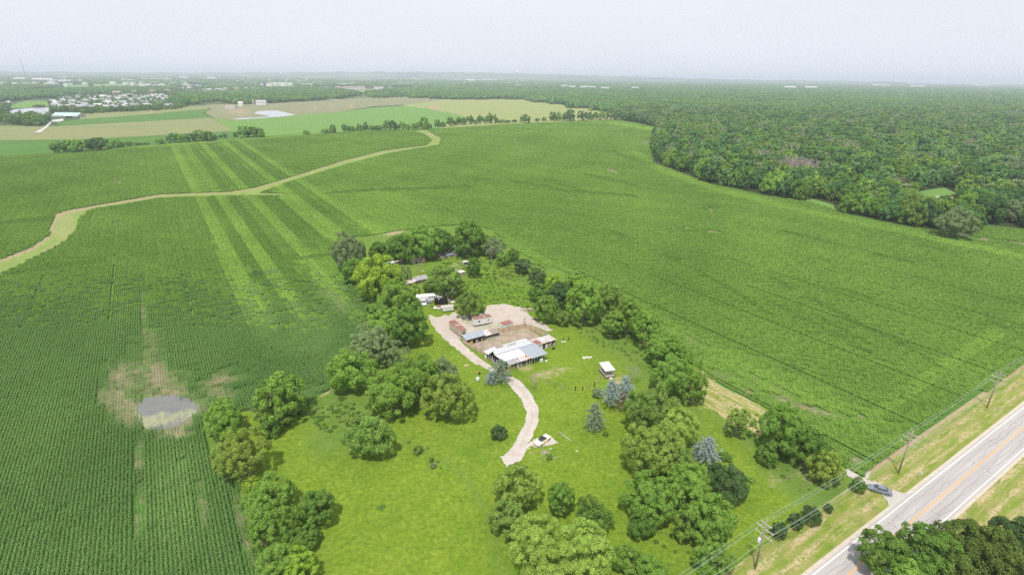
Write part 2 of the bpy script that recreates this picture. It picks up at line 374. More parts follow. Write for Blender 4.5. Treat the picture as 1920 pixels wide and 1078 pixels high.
    band = np.where((lo) & (uu > 111) & (uu < 160), band + 0.12, band)
    for a, b in ((29.1, 33.3), (39.6, 50.2), (60.1, 75.7), (87.5, 98.9)): band -= 0.10 * strip(a, b) * np.clip((690 - y) / 80, 0, 1)
    band = np.maximum(band, 0.35 * ell_m(x, y, 580, 630, 70, 50, -20) * (x < 720))
    for pts, wd, k in (([(930, 440), (1010, 485), (1120, 540), (1260, 610), (1400, 690), (1600, 790), (1700, 850)], 11, .42), ([(1220, 600), (1330, 660), (1450, 730), (1560, 780)], 8, .5),
                       ([(1660, 770), (1760, 690), (1850, 640), (1920, 600), (2050, 520)], 15, .42), ([(1230, 315), (1340, 355), (1500, 395), (1700, 435), (1900, 480), (2100, 510)], 7, .5), ([(1440, 395), (1640, 440), (1800, 480)], 5, .25),
                       ([(1190, 285), (1215, 300), (1225, 315)], 6, .4), ([(1140, 230), (1236, 245)], 4, .5), ([(0, 292), (300, 274), (600, 251)], 2.5, .4), ([(700, 480), (640, 520), (600, 480)], 20, .3), ([(200, 640), (120, 700), (60, 900)], 60, .18)):
        band = np.maximum(band, k * line_m(x, y, pts, wd))
    dark = np.zeros_like(x)   # shallow drainage lines
    for pts, wd in (([(-20, 423), (60, 415), (110, 410)], 3), ([(30, 512), (90, 502), (160, 494), (200, 488)], 2.6), ([(530, 475), (560, 487), (620, 478), (700, 462)], 2.5), ([(610, 364), (700, 357), (790, 355), (880, 350)], 2),
                    ([(960, 340), (1030, 352), (1060, 360), (1150, 365), (1200, 371)], 1.8), ([(1030, 335), (1060, 352), (1110, 362)], 1.5), ([(1150, 280), (1158, 290), (1190, 300)], 1.6), ([(1090, 325), (1180, 345), (1200, 352)], 1.4),
                    ([(1150, 440), (1230, 470), (1300, 505), (1380, 550), (1440, 590)], 2.5), ([(1460, 430), (1520, 450), (1640, 480), (1700, 490)], 2.2), ([(1720, 460), (1790, 478)], 2), ([(1320, 390), (1330, 386), (1340, 392)], 3),
                    ([(1440, 520), (1520, 560), (1620, 615), (1700, 650), (1760, 690)], 2.6), ([(1440, 565), (1560, 625), (1680, 690)], 2.2), ([(1690, 745), (1725, 762)], 3), ([(1850, 600), (1890, 620), (1905, 615)], 3), ([(1570, 540), (1640, 565)], 2), ([(1540, 600), (1640, 650)], 2)):
        dark = np.maximum(dark, line_m(x, y, pts, wd))
    band = band - 0.5 * dark
    lf = 0.5 + 0.5 * np.sin(uu / 31 + np.sin(vv / 67) * 2) * np.sin(vv / 43 + 1)
    wob = np.sin(wx * .9 + 2 * np.sin(wy * .23)) * np.sin(wy * .7 + 1.5 * np.sin(wx * .31)) * .5 + np.sin(wx * .37 + wy * .29) * .5
    soil = soil * (1 + .38 * wob) 
    return {'soil': np.clip(soil - 0.1 * dark, 0, 1), 'band': np.clip(band + (lf - .5) * 0.16 + .07 * np.sin(uu / 9.7 + 2 * np.sin(vv / 51)) * np.sin(vv / 17 + uu / 23), 0, 1)}

PUDDLE = [(258, 762), (268, 748), (290, 744), (318, 741), (345, 743), (362, 752), (372, 763), (366, 775), (352, 786), (335, 797), (318, 803), (300, 806), (280, 806), (264, 796), (258, 780)]
M_far = None
def far_mat():
    m, nt = new_mat('far_land')
    a = noise(nt, 0.0011, 3, None, .5, .42, .58); b = noise(nt, 0.006, 5, None, .6)
    c = mixc(nt, b, (0.035, 0.065, 0.03), (0.07, 0.11, 0.045))
    c = mixc(nt, mth(nt, 'MULTIPLY', a, 0.55), c, (0.17, 0.21, 0.09))
    n2 = noise(nt, 0.02, 4, None, .7, .58, .68)
    c = mixc(nt, mth(nt, 'MULTIPLY', n2, 0.35), c, (0.35, 0.33, 0.3))
    finish(nt, c, 0.95, spec=0.02); return m
a = 45000.0
base = MB().add([(-a, -3000, 0), (a, -3000, 0), (a, 60000, 0), (-a, 60000, 0)], [(0, 1, 2, 3)]).build('ground', far_mat(), None, (0, 0, -0.25))
tag(base, 'open country running to the horizon', kind='structure')
hills = MB()
hv = []
NH = 80
for i in range(NH + 1):      # a very low rise of land along the horizon
    a_ = -0.75 + 1.35 * i / NH
    k = 0.5 + 0.5 * cos(max(-1, min(1, (a_ + 0.1) / 0.55)) * pi)
    for d, h in ((11000, 0), (13500, .8), (15500, 1.0), (19000, 0.2)):
        hv.append((d * sin(a_), d * cos(a_), (60 + 95 * k + 9 * sin(i * 1.7) + 5 * sin(i * 3.1)) * h - 2))
hf = [(i * 4 + j, (i + 1) * 4 + j, (i + 1) * 4 + j + 1, i * 4 + j + 1) for i in range(NH) for j in range(3)]
HILL = tag(hills.add(hv, hf).build('hills', base.data.materials[0], smooth=True), 'low wooded rise along the horizon', kind='structure')

M_crop = crop_sheet_mat()
crop_ground = region('crop_field', CROP, M_crop, 0.0, step=11, paint=P_crop, seg=14)
G_far = lambda n, c: ground_mat(n, c, 0.02, bump=0.1, fine=(0.3, 0.2), stretch=(0.35, 1, 1))
GD = ((0.070, 0.155, 0.032), (0.090, 0.19, 0.038), (0.11, 0.215, 0.045), (.1, .2, .05), (.1, .2, .05))
TAN = ((0.185, 0.215, 0.09), (0.25, 0.24, 0.115), (0.225, 0.27, 0.105), (.3, .25, .15), (.3, .25, .15))
YEL = ((0.21, 0.27, 0.09), (0.27, 0.30, 0.11), (0.31, 0.32, 0.14), (.3, .25, .15), (.3, .25, .15))
LGT = ((0.12, 0.23, 0.055), (0.14, 0.265, 0.06), (0.175, 0.29, 0.08), (.1, .2, .05), (.1, .2, .05))
BRN = ((0.19, 0.20, 0.115), (0.24, 0.225, 0.135), (0.23, 0.255, 0.12), (.3, .25, .15), (.3, .25, .15))
m_gd, m_tan, m_yel, m_lgt, m_brn = [G_far(n, c) for n, c in (('dark_crop', GD), ('stubble', TAN), ('pale_meadow', YEL), ('light_crop', LGT), ('wet_stubble', BRN))]
def pf(E):
    def f(x, y):
        s = np.zeros_like(x)
        for cx, cy, rx, ry, k in E: s = np.maximum(s, k * ell_m(x, y, cx, cy, rx, ry, 0))
        return {'soil': s, 'band': np.zeros_like(x)}
    return f
FAR = [('field', [(-900, 360), (-300, 276), (0, 263), (150, 262), (300, 254), (430, 246), (520, 246), (500, 256), (300, 272), (100, 288), (0, 293), (-300, 305), (-900, 400)], m_gd, 0.05, None, 'strip of dark green crop behind the hedgerow'),
       ('field', [(-900, 300), (-300, 245), (0, 236), (110, 237), (395, 221), (428, 240), (430, 246), (300, 254), (150, 262), (0, 263), (-300, 276), (-900, 360)], m_tan, 0.10, pf([(260, 232, 90, 4, .4), (70, 255, 60, 6, .4)]), 'tan and green stubble field'),
       ('field', [(112, 237), (106, 230), (150, 224), (250, 217), (395, 204), (380, 212), (398, 221)], m_gd, 0.16, None, 'narrow green field beside the farm buildings'),
       ('field', [(150, 224), (148, 213), (240, 209), (340, 200), (355, 198), (380, 199), (395, 204), (250, 217)], m_tan, 0.20, pf([(230, 214, 90, 2, .5)]), 'tan strip below the housing estate'),
       ('field', [(380, 199), (395, 196), (470, 196), (560, 192), (640, 187), (700, 183), (790, 181), (840, 187), (760, 197), (700, 200), (640, 210), (545, 218), (440, 226), (400, 222), (384, 211), (397, 204)], m_brn, 0.22, pf([(590, 204, 60, 3, .6), (440, 213, 40, 5, .6), (670, 200, 40, 2, .5)]), 'brown stubble field round the shallow pond'),
       ('field', [(398, 222), (440, 226), (545, 218), (640, 210), (700, 202), (755, 199), (800, 204), (845, 212), (870, 219), (835, 234), (820, 243), (700, 247), (610, 251), (500, 257), (430, 246), (428, 240)], m_lgt, 0.12, None, 'light green field behind the hedgerow'),
       ('field', [(755, 199), (790, 181), (860, 187), (985, 185), (1010, 190), (1060, 198), (1150, 208), (1166, 218), (1165, 227), (1100, 228), (960, 234), (820, 243), (835, 234), (870, 219), (845, 212), (800, 204)], m_yel, 0.14, pf([(830, 207, 40, 3, .7), (880, 214, 20, 2, .6), (930, 200, 60, 3, .3)]), 'pale yellow meadow in front of the woods'),
       ('field', [(100, 163), (170, 158), (260, 157), (345, 158), (330, 165), (170, 168)], m_lgt, 0.30, None, 'far light green field beyond the estate'),
       ('field', [(485, 160), (560, 157), (628, 158), (622, 166), (520, 167)], m_lgt, 0.35, None, 'far pale field left of the woods'),
       ('field', [(10, 204), (30, 195), (50, 189), (96, 190), (90, 200), (50, 203)], m_lgt, 0.28, None, 'pale grass beside the far highway'),
       ('field', [(1505, 368), (1562, 384), (1570, 400), (1530, 388), (1498, 377)], m_lgt, 0.08, None, 'small light green clearing at the forest edge'),
       ('field', [(1672, 375), (1700, 362), (1770, 352), (1800, 365), (1790, 385), (1700, 390)], m_lgt, 0.07, None, 'clearing with a drive in the forest')]
for n, pl, m, z, p, lb in FAR: region(n, pl, m, z, step=14, paint=p, label=lb)

FAR2 = [([(560, 149.5), (700, 148), (760, 148.5), (700, 151), (560, 152)], m_yel), ([(845, 149), (905, 147), (985, 149), (930, 153), (850, 152)], m_lgt), ([(180, 150), (330, 149), (330, 151.5), (180, 152.5)], m_lgt), ([(640, 171), (705, 168), (735, 170), (700, 174), (650, 175)], m_yel), ([(690, 181), (720, 176), (760, 177), (740, 181)], m_yel), ([(0, 161), (60, 158.5), (100, 159), (50, 163), (0, 165)], m_lgt), ([(1050, 152), (1150, 152), (1200, 155), (1080, 155)], m_lgt), ([(350, 171), (420, 169), (470, 170), (400, 174)], m_yel), ([(1240, 156), (1320, 156.5), (1300, 159), (1230, 158)], m_yel)]
for i, (pl, m) in enumerate(FAR2): region('field', pl, m, 0.5 + .05 * i, step=14, label='far pale patch of open land near the horizon')
M_way = ground_mat('waterway_grass', ((0.15, 0.25, 0.05), (0.24, 0.32, 0.08), (0.30, 0.33, 0.12), (.33, .27, .16), (.36, .3, .18)), 0.12, bump=0.2, stretch=(1, 0.3, 1))
def P_way(x, y):
    s = 0.75 * line_m(x, y, [(-60, 512), (0, 488), (60, 466), (92, 443), (106, 402), (150, 391), (200, 382), (300, 365)], 4)
    s = np.maximum(s, 0.5 * line_m(x, y, [(300, 365), (430, 360), (480, 352), (560, 328), (650, 300), (720, 283), (800, 273)], 2.5))
    s = np.maximum(s, 0.6 * line_m(x, y, [(70, 480), (100, 466), (125, 446)], 3))
    s = np.maximum(s, 0.7 * line_m(x, y, [(780, 246), (800, 246), (825, 261), (822, 270)], 2.5))
    return {'soil': s, 'band': 0.3 * ell_m(x, y, 120, 420, 20, 30, 0)}
region('grass_waterway', WATERWAY, M_way, 0.06, step=12, jit=1.0, paint=P_way, label='yellow-green grass waterway winding through the crops')

M_lawn = ground_mat('lawn_grass', ((0.110, 0.205, 0.017), (0.200, 0.300, 0.025), (0.285, 0.360, 0.050), (0.085, 0.16, 0.022), (0.14, 0.22, 0.05)), 0.055, bump=0.22, soilcol=(0.40, 0.34, 0.20), fine=(0.9, 0.75))
def P_lawn(x, y):
    b = np.zeros_like(x); s = np.zeros_like(x)
    for pts, wd, k in (([(500, 1078), (470, 990), (440, 900), (400, 830), (395, 780)], 30, .8), ([(640, 450), (660, 540), (720, 600), (680, 680), (640, 720)], 45, .9), ([(560, 760), (620, 770), (680, 760), (600, 830)], 26, .75),
                       ([(640, 450), (800, 440), (920, 450), (950, 500)], 28, .7), ([(1000, 520), (1100, 570), (1240, 650)], 40, .85), ([(1130, 620), (1200, 670), (1240, 720)], 30, .75), ([(1290, 740), (1300, 850), (1290, 1000)], 24, .5),
                       ([(1400, 800), (1480, 880), (1560, 900)], 26, .9), ([(1440, 860), (1520, 930), (1600, 920)], 26, .8), ([(860, 520), (940, 545), (1000, 560)], 26, .35), ([(740, 500), (840, 520)], 30, .25), ([(940, 1078), (915, 960), (860, 880), (760, 830)], 9, .4),
                       ([(1350, 780), (1420, 820)], 18, .6), ([(590, 760), (640, 800), (650, 830)], 20, .6), ([(1090, 610), (1160, 640), (1260, 720)], 6, .6)):
        b = np.maximum(b, k * line_m(x, y, pts, wd))
    for cx, cy, rx, ry, a, k in ((735, 437, 30, 4, -15, .7), (1080, 660, 20, 10, 0, .15), (1030, 700, 50, 12, -15, .42), (985, 690, 20, 10, 0, .45), (595, 738, 34, 7, -24, 1.0), (900, 708, 8, 6, 0, .5), (1160, 715, 18, 12, 0, .5), (1140, 700, 30, 10, 0, .35), (1010, 845, 40, 12, -10, .25),
                               (860, 500, 24, 10, -10, .5), (940, 470, 22, 5, -15, .5), (470, 905, 12, 24, -20, .75), (482, 960, 10, 40, -20, .7), (500, 1040, 10, 40, -20, .7), (590, 890, 30, 6, 0, .1), (1050, 870, 20, 6, 0, .2),
                               (1340, 715, 40, 20, 40, .3), (1390, 755, 54, 20, 35, .3), (1330, 750, 20, 25, 40, .5), (1450, 900, 30, 20, 30, .3), (1520, 890, 40, 20, 30, .35), (640, 770, 22, 4, 20, .55), (620, 960, 30, 20, 0, .15)):
        s = np.maximum(s, k * ell_m(x, y, cx, cy, rx, ry, a))
    return {'soil': s, 'band': b}
region('lawn', PARCEL, M_lawn, 0.08, step=12, jit=1.5, paint=P_lawn, seg=10, label='bright green lawn and rough grass of the farmstead')

# road in its own frame
rc0 = np.array(un(1590, 1078)[:2]); rc1 = np.array(un(1920, 800)[:2]); rd = nrm(rc1 - rc0); rn = np.array([-rd[1], rd[0]])
RA = math.atan2(rd[1], rd[0])
def rp(s_, t_): p = rc0 + rd * s_ + rn * t_; return float(p[0]), float(p[1])
def strip_mesh(name, s0, s1, t0, t1, m, z, label=None, kind='structure', th=0.0):
    n = 60; V = []
    for i in range(n + 1):
        s_ = s0 + (s1 - s0) * i / n
        for t_ in (t0, t1): V.append((*rp(s_, t_), z))
    F = [(2 * i, 2 * (i + 1), 2 * (i + 1) + 1, 2 * i + 1) for i in range(n)]
    o = MB().add(V, F).build(name, m); 
    return tag(o, label, None, None, kind)
def verge_mat(name='verge_grass', ang=None, rows=True):
    ang = RA if ang is None else ang
    m, nt = new_mat(name)
    g = nd(nt, 'ShaderNodeNewGeometry'); mp_ = nd(nt, 'ShaderNodeMapping'); mp_.inputs['Rotation'].default_value = (0, 0, -ang); L(nt, g.outputs['Position'], mp_.inputs[0])
    m2 = nd(nt, 'ShaderNodeMapping'); m2.inputs['Scale'].default_value = (0.10, 0.75, 1); L(nt, mp_.outputs[0], m2.inputs[0])
    c = mixc(nt, noise(nt, 0.25, 5), (0.115, 0.19, 0.018), (0.21, 0.27, 0.045))
    c = mixc(nt, mth(nt, 'MULTIPLY', noise(nt, 1.0, 4, m2.outputs[0], .6, .4, .6), 0.75), c, (0.27, 0.255, 0.09))
    hay = noise(nt, 0.9, 6, m2.outputs[0], .78, .45, .53)
    sy = nd(nt, 'ShaderNodeSeparateXYZ'); L(nt, mp_.outputs[0], sy.inputs[0])
    wr = mth(nt, 'MULTIPLY_ADD', mth(nt, 'COSINE', mth(nt, 'MULTIPLY', mth(nt, 'SUBTRACT', sy.outputs[1], float(np.dot(rc0, rn)) + 7.0), 2 * pi / 3.1)), 0.42, 0.55)
    if not rows: wr = 0.9
    brk = noise(nt, 1.1, 5, None, .75, .40, .54)
    c = mixc(nt, mth(nt, 'MULTIPLY', hay, mth(nt, 'MULTIPLY', brk, wr)), c, (0.47, 0.37, 0.23))
    finish(nt, c, 0.95, bump=noise(nt, 1.5, 6), bdist=0.15, spec=0.03); return m
M_verge = verge_mat()
region('straw_patch', [(1288, 706), (1312, 692), (1330, 706), (1348, 722), (1388, 742), (1430, 763), (1455, 780), (1446, 812), (1420, 822), (1400, 800), (1372, 806), (1345, 772), (1318, 764), (1296, 740)], verge_mat('straw_grass', ROT + pi / 2, False), 0.095, step=10, jit=2.2, seg=6, label='cut straw lying in lines outside the right tree belt')
strip_mesh('verge', -90, 320, 4.2, 12.8, M_verge, 0.12, 'mown roadside grass with lines of cut hay, field side')
strip_mesh('verge', -90, 320, -14.5, -4.0, M_verge, 0.12, 'mown roadside grass with lines of cut hay, far side')
strip_mesh('ground', -90, 320, -90, -14.5, ground_mat('dark_soil', ((0.05, 0.04, 0.03), (0.09, 0.07, 0.055), (0.05, 0.08, 0.03), (.1, .1, .05), (.1, .1, .05)), 0.2), 0.10, 'dark soil of the field across the road')
SV = float(np.dot(np.array(un(1640, 900)[:2]) - rc0, rd))
strip_mesh('verge', SV, 320, 12.6, 13.5, simple('verge_edge_soil', (0.36, 0.27, 0.17), grime=0.6, gscale=0.6, gcol=(0.2, 0.22, 0.06)), 0.13, 'bare strip between verge and crop')
def road_mat():
    m, nt = new_mat('road_surface')
    g = nd(nt, 'ShaderNodeNewGeometry'); mp_ = nd(nt, 'ShaderNodeMapping'); mp_.inputs['Rotation'].default_value = (0, 0, -RA); L(nt, g.outputs['Position'], mp_.inputs[0])
    m2 = nd(nt, 'ShaderNodeMapping'); m2.inputs['Scale'].default_value = (0.05, 0.9, 1); L(nt, mp_.outputs[0], m2.inputs[0])
    c = mixc(nt, noise(nt, 1.0, 4, m2.outputs[0], .5), (0.34, 0.32, 0.31), (0.44, 0.42, 0.41))
    c = mixc(nt, mth(nt, 'MULTIPLY', noise(nt, 0.5, 6, None, .7), .3), c, (0.33, 0.31, 0.30))
    finish(nt, c, 0.9, spec=0.1); return m
M_road = road_mat()
strip_mesh('road', -90, 320, -4.15, 4.15, M_road, 0.17, 'pale grey two-lane country road')
M_shoulder = simple('shoulder_stone', (0.50, 0.44, 0.38), grime=0.5, gscale=0.9, gcol=(0.3, 0.3, 0.16))
strip_mesh('road_shoulder', -90, 320, 4.1, 4.9, M_shoulder, 0.155, 'narrow stone shoulder'); strip_mesh('road_shoulder', -90, 320, -4.8, -4.1, M_shoulder, 0.155, 'narrow stone shoulder')
M_wl = simple('white_road_paint', (0.78, 0.76, 0.74), grime=0.3); M_yl = simple('yellow_road_paint', (0.72, 0.36, 0.06), grime=0.3)
M_crack = simple('tar_crack_fill', (0.20, 0.185, 0.18))
strip_mesh('road_marking', -90, 320, 3.5, 3.72, M_wl, 0.176, 'white edge line, field side'); strip_mesh('road_marking', -90, 320, -3.72, -3.5, M_wl, 0.176, 'white edge line, far side')
strip_mesh('road_marking', -90, 320, 0.06, 0.17, M_yl, 0.176, 'double yellow centre line'); strip_mesh('road_marking', -90, 320, -0.17, -0.06, M_yl, 0.176, 'double yellow centre line')
cr = MB(); r_ = random.Random(5)
def crack(pts, wd=0.038):
    V = []
    for i, (s_, t_) in enumerate(pts):
        a = np.array(pts[max(0, i - 1)]); b = np.array(pts[min(len(pts) - 1, i + 1)]); d = b - a; d = d / (np.linalg.norm(d) + 1e-9); n_ = np.array([-d[1], d[0]]) * wd * r_.uniform(.6, 1.2)
        for q in (1, -1): V.append((*rp(s_ + n_[0] * q, t_ + n_[1] * q), 0.181))
    cr.add(V, [(2 * i, 2 * i + 1, 2 * i + 3, 2 * i + 2) for i in range(len(pts) - 1)])
for t0, s0, s1 in ((2.3, -30, 140), (1.15, -25, 120), (-1.6, -10, 100), (-2.6, 18, 40), (-2.3, 60, 110), (-0.9, 30, 47)):
    s_ = s0; t_ = t0; pts = []
    while s_ < s1:
        pts.append((s_, t_)); s_ += r_.uniform(.5, 1.6); t_ = t0 + (t_ - t0) * .85 + r_.uniform(-.22, .22)
    crack(pts)
for s0 in (-22, -6, 9, 21, 24, 33, 46, 60, 75, 92):
    a, b = r_.choice([(-3.4, 0.0), (0.2, 3.3), (-3.2, 3.2), (-2.8, -0.6)]); t_ = a; pts = []; s_ = s0
    while t_ < b: pts.append((s_, t_)); t_ += r_.uniform(.4, .9); s_ += r_.uniform(-.25, .35)
    crack(pts, 0.035)
tag(cr.build('road_cracks', M_crack), 'dark tar-filled cracks wandering along the road', kind='structure')

def gravel_mat(name, a, b, grass=True):
    m, nt = new_mat(name)
    c = mixc(nt, noise(nt, 0.35, 6, None, .65), a, b)
    c = mixc(nt, mth(nt, 'MULTIPLY', noise(nt, 3.0, 5, None, .7), .35), c, tuple(x * .6 for x in a))
    if not grass: c = mixc(nt, mth(nt, 'MULTIPLY', noise(nt, 0.22, 6, None, .7, .52, .68), .55), c, (0.33, 0.28, 0.24))
    if not grass: c = mixc(nt, mth(nt, 'MULTIPLY', attr(nt, 'band'), mth(nt, 'MULTIPLY_ADD', noise(nt, .5, 5), .5, .15)), c, (0.30, 0.30, 0.17))
    if grass:
        c = mixc(nt, mth(nt, 'MULTIPLY', noise(nt, 0.28, 7, None, .75, .57, .66), .7), c, (0.22, 0.27, 0.09))
        soil = attr(nt, 'soil'); c = mixc(nt, mth(nt, 'MULTIPLY', soil, noise(nt, .8, 4)), c, (0.17, 0.24, 0.06))
    finish(nt, c, 0.95, bump=noise(nt, 2.0, 6), bdist=0.12, spec=0.05); return m
M_grav = gravel_mat('pale_gravel', (0.44, 0.38, 0.33), (0.53, 0.465, 0.415)); M_drive = gravel_mat('drive_gravel', (0.48, 0.425, 0.385), (0.57, 0.52, 0.485), False)
YARD = [(803, 590), (812, 593), (822, 596), (835, 590), (842, 592), (852, 585), (862, 592), (884, 590), (905, 586), (915, 573), (935, 571), (950, 570), (965, 575), (978, 576), (988, 588), (1003, 600), (1020, 607), (1036, 619), (1024, 622),
        (1012, 616), (998, 611), (985, 607), (960, 612), (935, 616), (905, 621), (880, 632), (874, 634), (860, 636), (870, 650), (893, 672), (905, 682), (893, 684), (870, 667), (840, 642), (820, 622), (807, 606)]
DRIVE = [(860, 636), (875, 652), (900, 672), (922, 688), (950, 702), (975, 714), (995, 737), (1009, 765), (1010, 790), (1001, 812), (993, 829), (988, 832), (1000, 834), (988, 842), (984, 852), (978, 863), (960, 871),
         (951, 876), (945, 868), (940, 857), (947, 852), (957, 843), (968, 825), (984, 795), (987, 772), (976, 748), (955, 722), (935, 704), (912, 692), (880, 670), (850, 648), (838, 636)]
def P_drv(x, y): return {'soil': 0.7 * line_m(x, y, [(870, 600), (905, 612), (940, 612)], 4), 'band': np.zeros_like(x)}
region('gravel_yard', YARD, M_grav, 0.11, step=12, jit=1.6, paint=P_drv, seg=4, label='pale gravel yard between the trailers')
region('driveway', DRIVE, M_drive, 0.13, step=5, paint=lambda x, y: {'soil': np.zeros_like(x), 'band': np.maximum(.8 * line_m(x, y, [(852, 642), (880, 665), (920, 694), (955, 711), (978, 730), (994, 756), (998, 785), (988, 812), (975, 840)], 1.8), .5 * line_m(x, y, [(860, 644), (930, 690), (965, 706), (990, 728), (1006, 760), (1008, 790), (998, 815)], 1.5))}, jit=1.2, seg=4, label='pale gravel drive curving across the lawn')
region('driveway', [(990, 832), (1004, 823), (1025, 816), (1034, 818), (1040, 826), (1046, 830), (1038, 833), (1022, 836), (1010, 840), (1000, 838)], M_drive, 0.115, step=8, jit=1.4, seg=3, label='gravel patch under the yellow car')
CORRAL = [(873, 641), (905, 633), (936, 625), (984, 613), (1016, 633), (1004, 645), (960, 660), (912, 666)]
M_dirt = gravel_mat('corral_dirt', (0.26, 0.205, 0.155), (0.46, 0.385, 0.31)); region('corral_ground', CORRAL, M_dirt, 0.15, step=9, jit=.6, seg=5, paint=lambda x, y: {'soil': np.maximum(ell_m(x, y, 922, 638, 7, 3, 0), np.maximum(ell_m(x, y, 945, 645, 9, 2.5, 0), ell_m(x, y, 965, 620, 22, 5, 0) * .7)), 'band': np.zeros_like(x)}, label='trampled dirt inside the corral')
APRON = [(1628, 906), (1640, 915), (1655, 932), (1662, 945), (1668, 957), (1640, 985), (1690, 950), (1740, 915), (1752, 900), (1735, 912), (1716, 922), (1700, 926), (1684, 924), (1668, 919), (1652, 909), (1640, 902)]
region('driveway_apron', [(1628, 910), (1643, 919), (1656, 930), (1664, 941), (1668, 953), (1667, 966), (1658, 978), (1644, 990), (1652, 995), (1700, 955), (1772, 895), (1762, 894), (1745, 906), (1728, 916), (1712, 924), (1695, 925), (1668, 918), (1650, 907), (1638, 902)], gravel_mat('apron_concrete', (0.44, 0.42, 0.39), (0.51, 0.49, 0.46), False), 0.165, step=10, seg=5, label='flared concrete entry from the road')
region('path', [(1583, 882), (1590, 879), (1600, 886), (1612, 893), (1626, 900), (1640, 905), (1634, 912), (1618, 906), (1600, 898), (1588, 891)], M_drive, 0.14, step=7, jit=1.2, seg=4, label='pale gravel track behind the parked sedan')
region('path', [(1622, 896), (1622, 884), (1632, 879), (1630, 890), (1628, 899)], M_drive, 0.135, step=5, jit=1.2, seg=3, label='small spur of stones beside the track')
# water
def water_mat(name, col, rough=0.12, algae=False):
    m, nt = new_mat(name)
    c = mixc(nt, noise(nt, 0.3, 4), col, tuple(x * .8 for x in col))
    if algae:
        c = mixc(nt, mth(nt, 'MULTIPLY', attr(nt, 'soil'), noise(nt, .5, 6, farm_coord(nt, 1, .3, 1), .7, .35, .5)), c, (0.26, 0.28, 0.15))
    finish(nt, c, rough, spec=0.5, bump=noise(nt, 1.2, 3), bdist=0.01); return m
region('flood_puddle', PUDDLE, water_mat('puddle_water', (0.17, 0.17, 0.16), .3, True), 0.05, step=4, jit=1.6, seg=5,
       paint=lambda x, y: {'soil': np.clip((y - 771 + (x - 315) * .12 + 3 * np.sin(x * .13)) / 5, 0, 1) * np.clip((797 - y - (x - 315) * .2 + 3 * np.sin(x * .35)) / 7, 0.1, 1), 'band': np.zeros_like(x)}, label='flooded patch of the corn field with algae along its near side')
M_pond = water_mat('pond_water', (0.42, 0.43, 0.46), .25)
region('pond', [(476, 213), (484, 209), (500, 208), (520, 208), (538, 212), (554, 216), (540, 218), (520, 220), (490, 222), (460, 224), (435, 225), (448, 222), (480, 221), (507, 219), (500, 217), (486, 215)], M_pond, 0.30, step=8, seg=6, label='shallow pale pond in the stubble field')
region('pond', [(12, 214), (25, 206), (60, 203), (95, 202), (112, 205), (100, 209), (60, 213), (20, 216)], M_pond, 0.30, step=8, seg=6, label='far pond behind the farm with the silo')
region('highway', [(-40, 212), (0, 198), (18, 185), (22, 184), (20, 190), (6, 203), (-30, 222)], simple('far_concrete', (0.5, 0.48, 0.45)), 0.32, step=8, label='far highway at the left edge')
region('road', [(28, 178), (44, 171), (54, 170), (54, 174), (44, 178)], bpy.data.materials['far_concrete'], 0.4, step=8, label='far street bend')
region('path', [(64, 249), (82, 240), (94, 229), (97, 230), (90, 238), (88, 240), (76, 249)], bpy.data.materials['far_concrete'], 0.33, step=8, label='farm lane running down from the long barn')
region('path', [(95, 226), (118, 223), (120, 227), (110, 229), (98, 229)], bpy.data.materials['far_concrete'], 0.34, step=8, label='bare yard in front of the long barn')

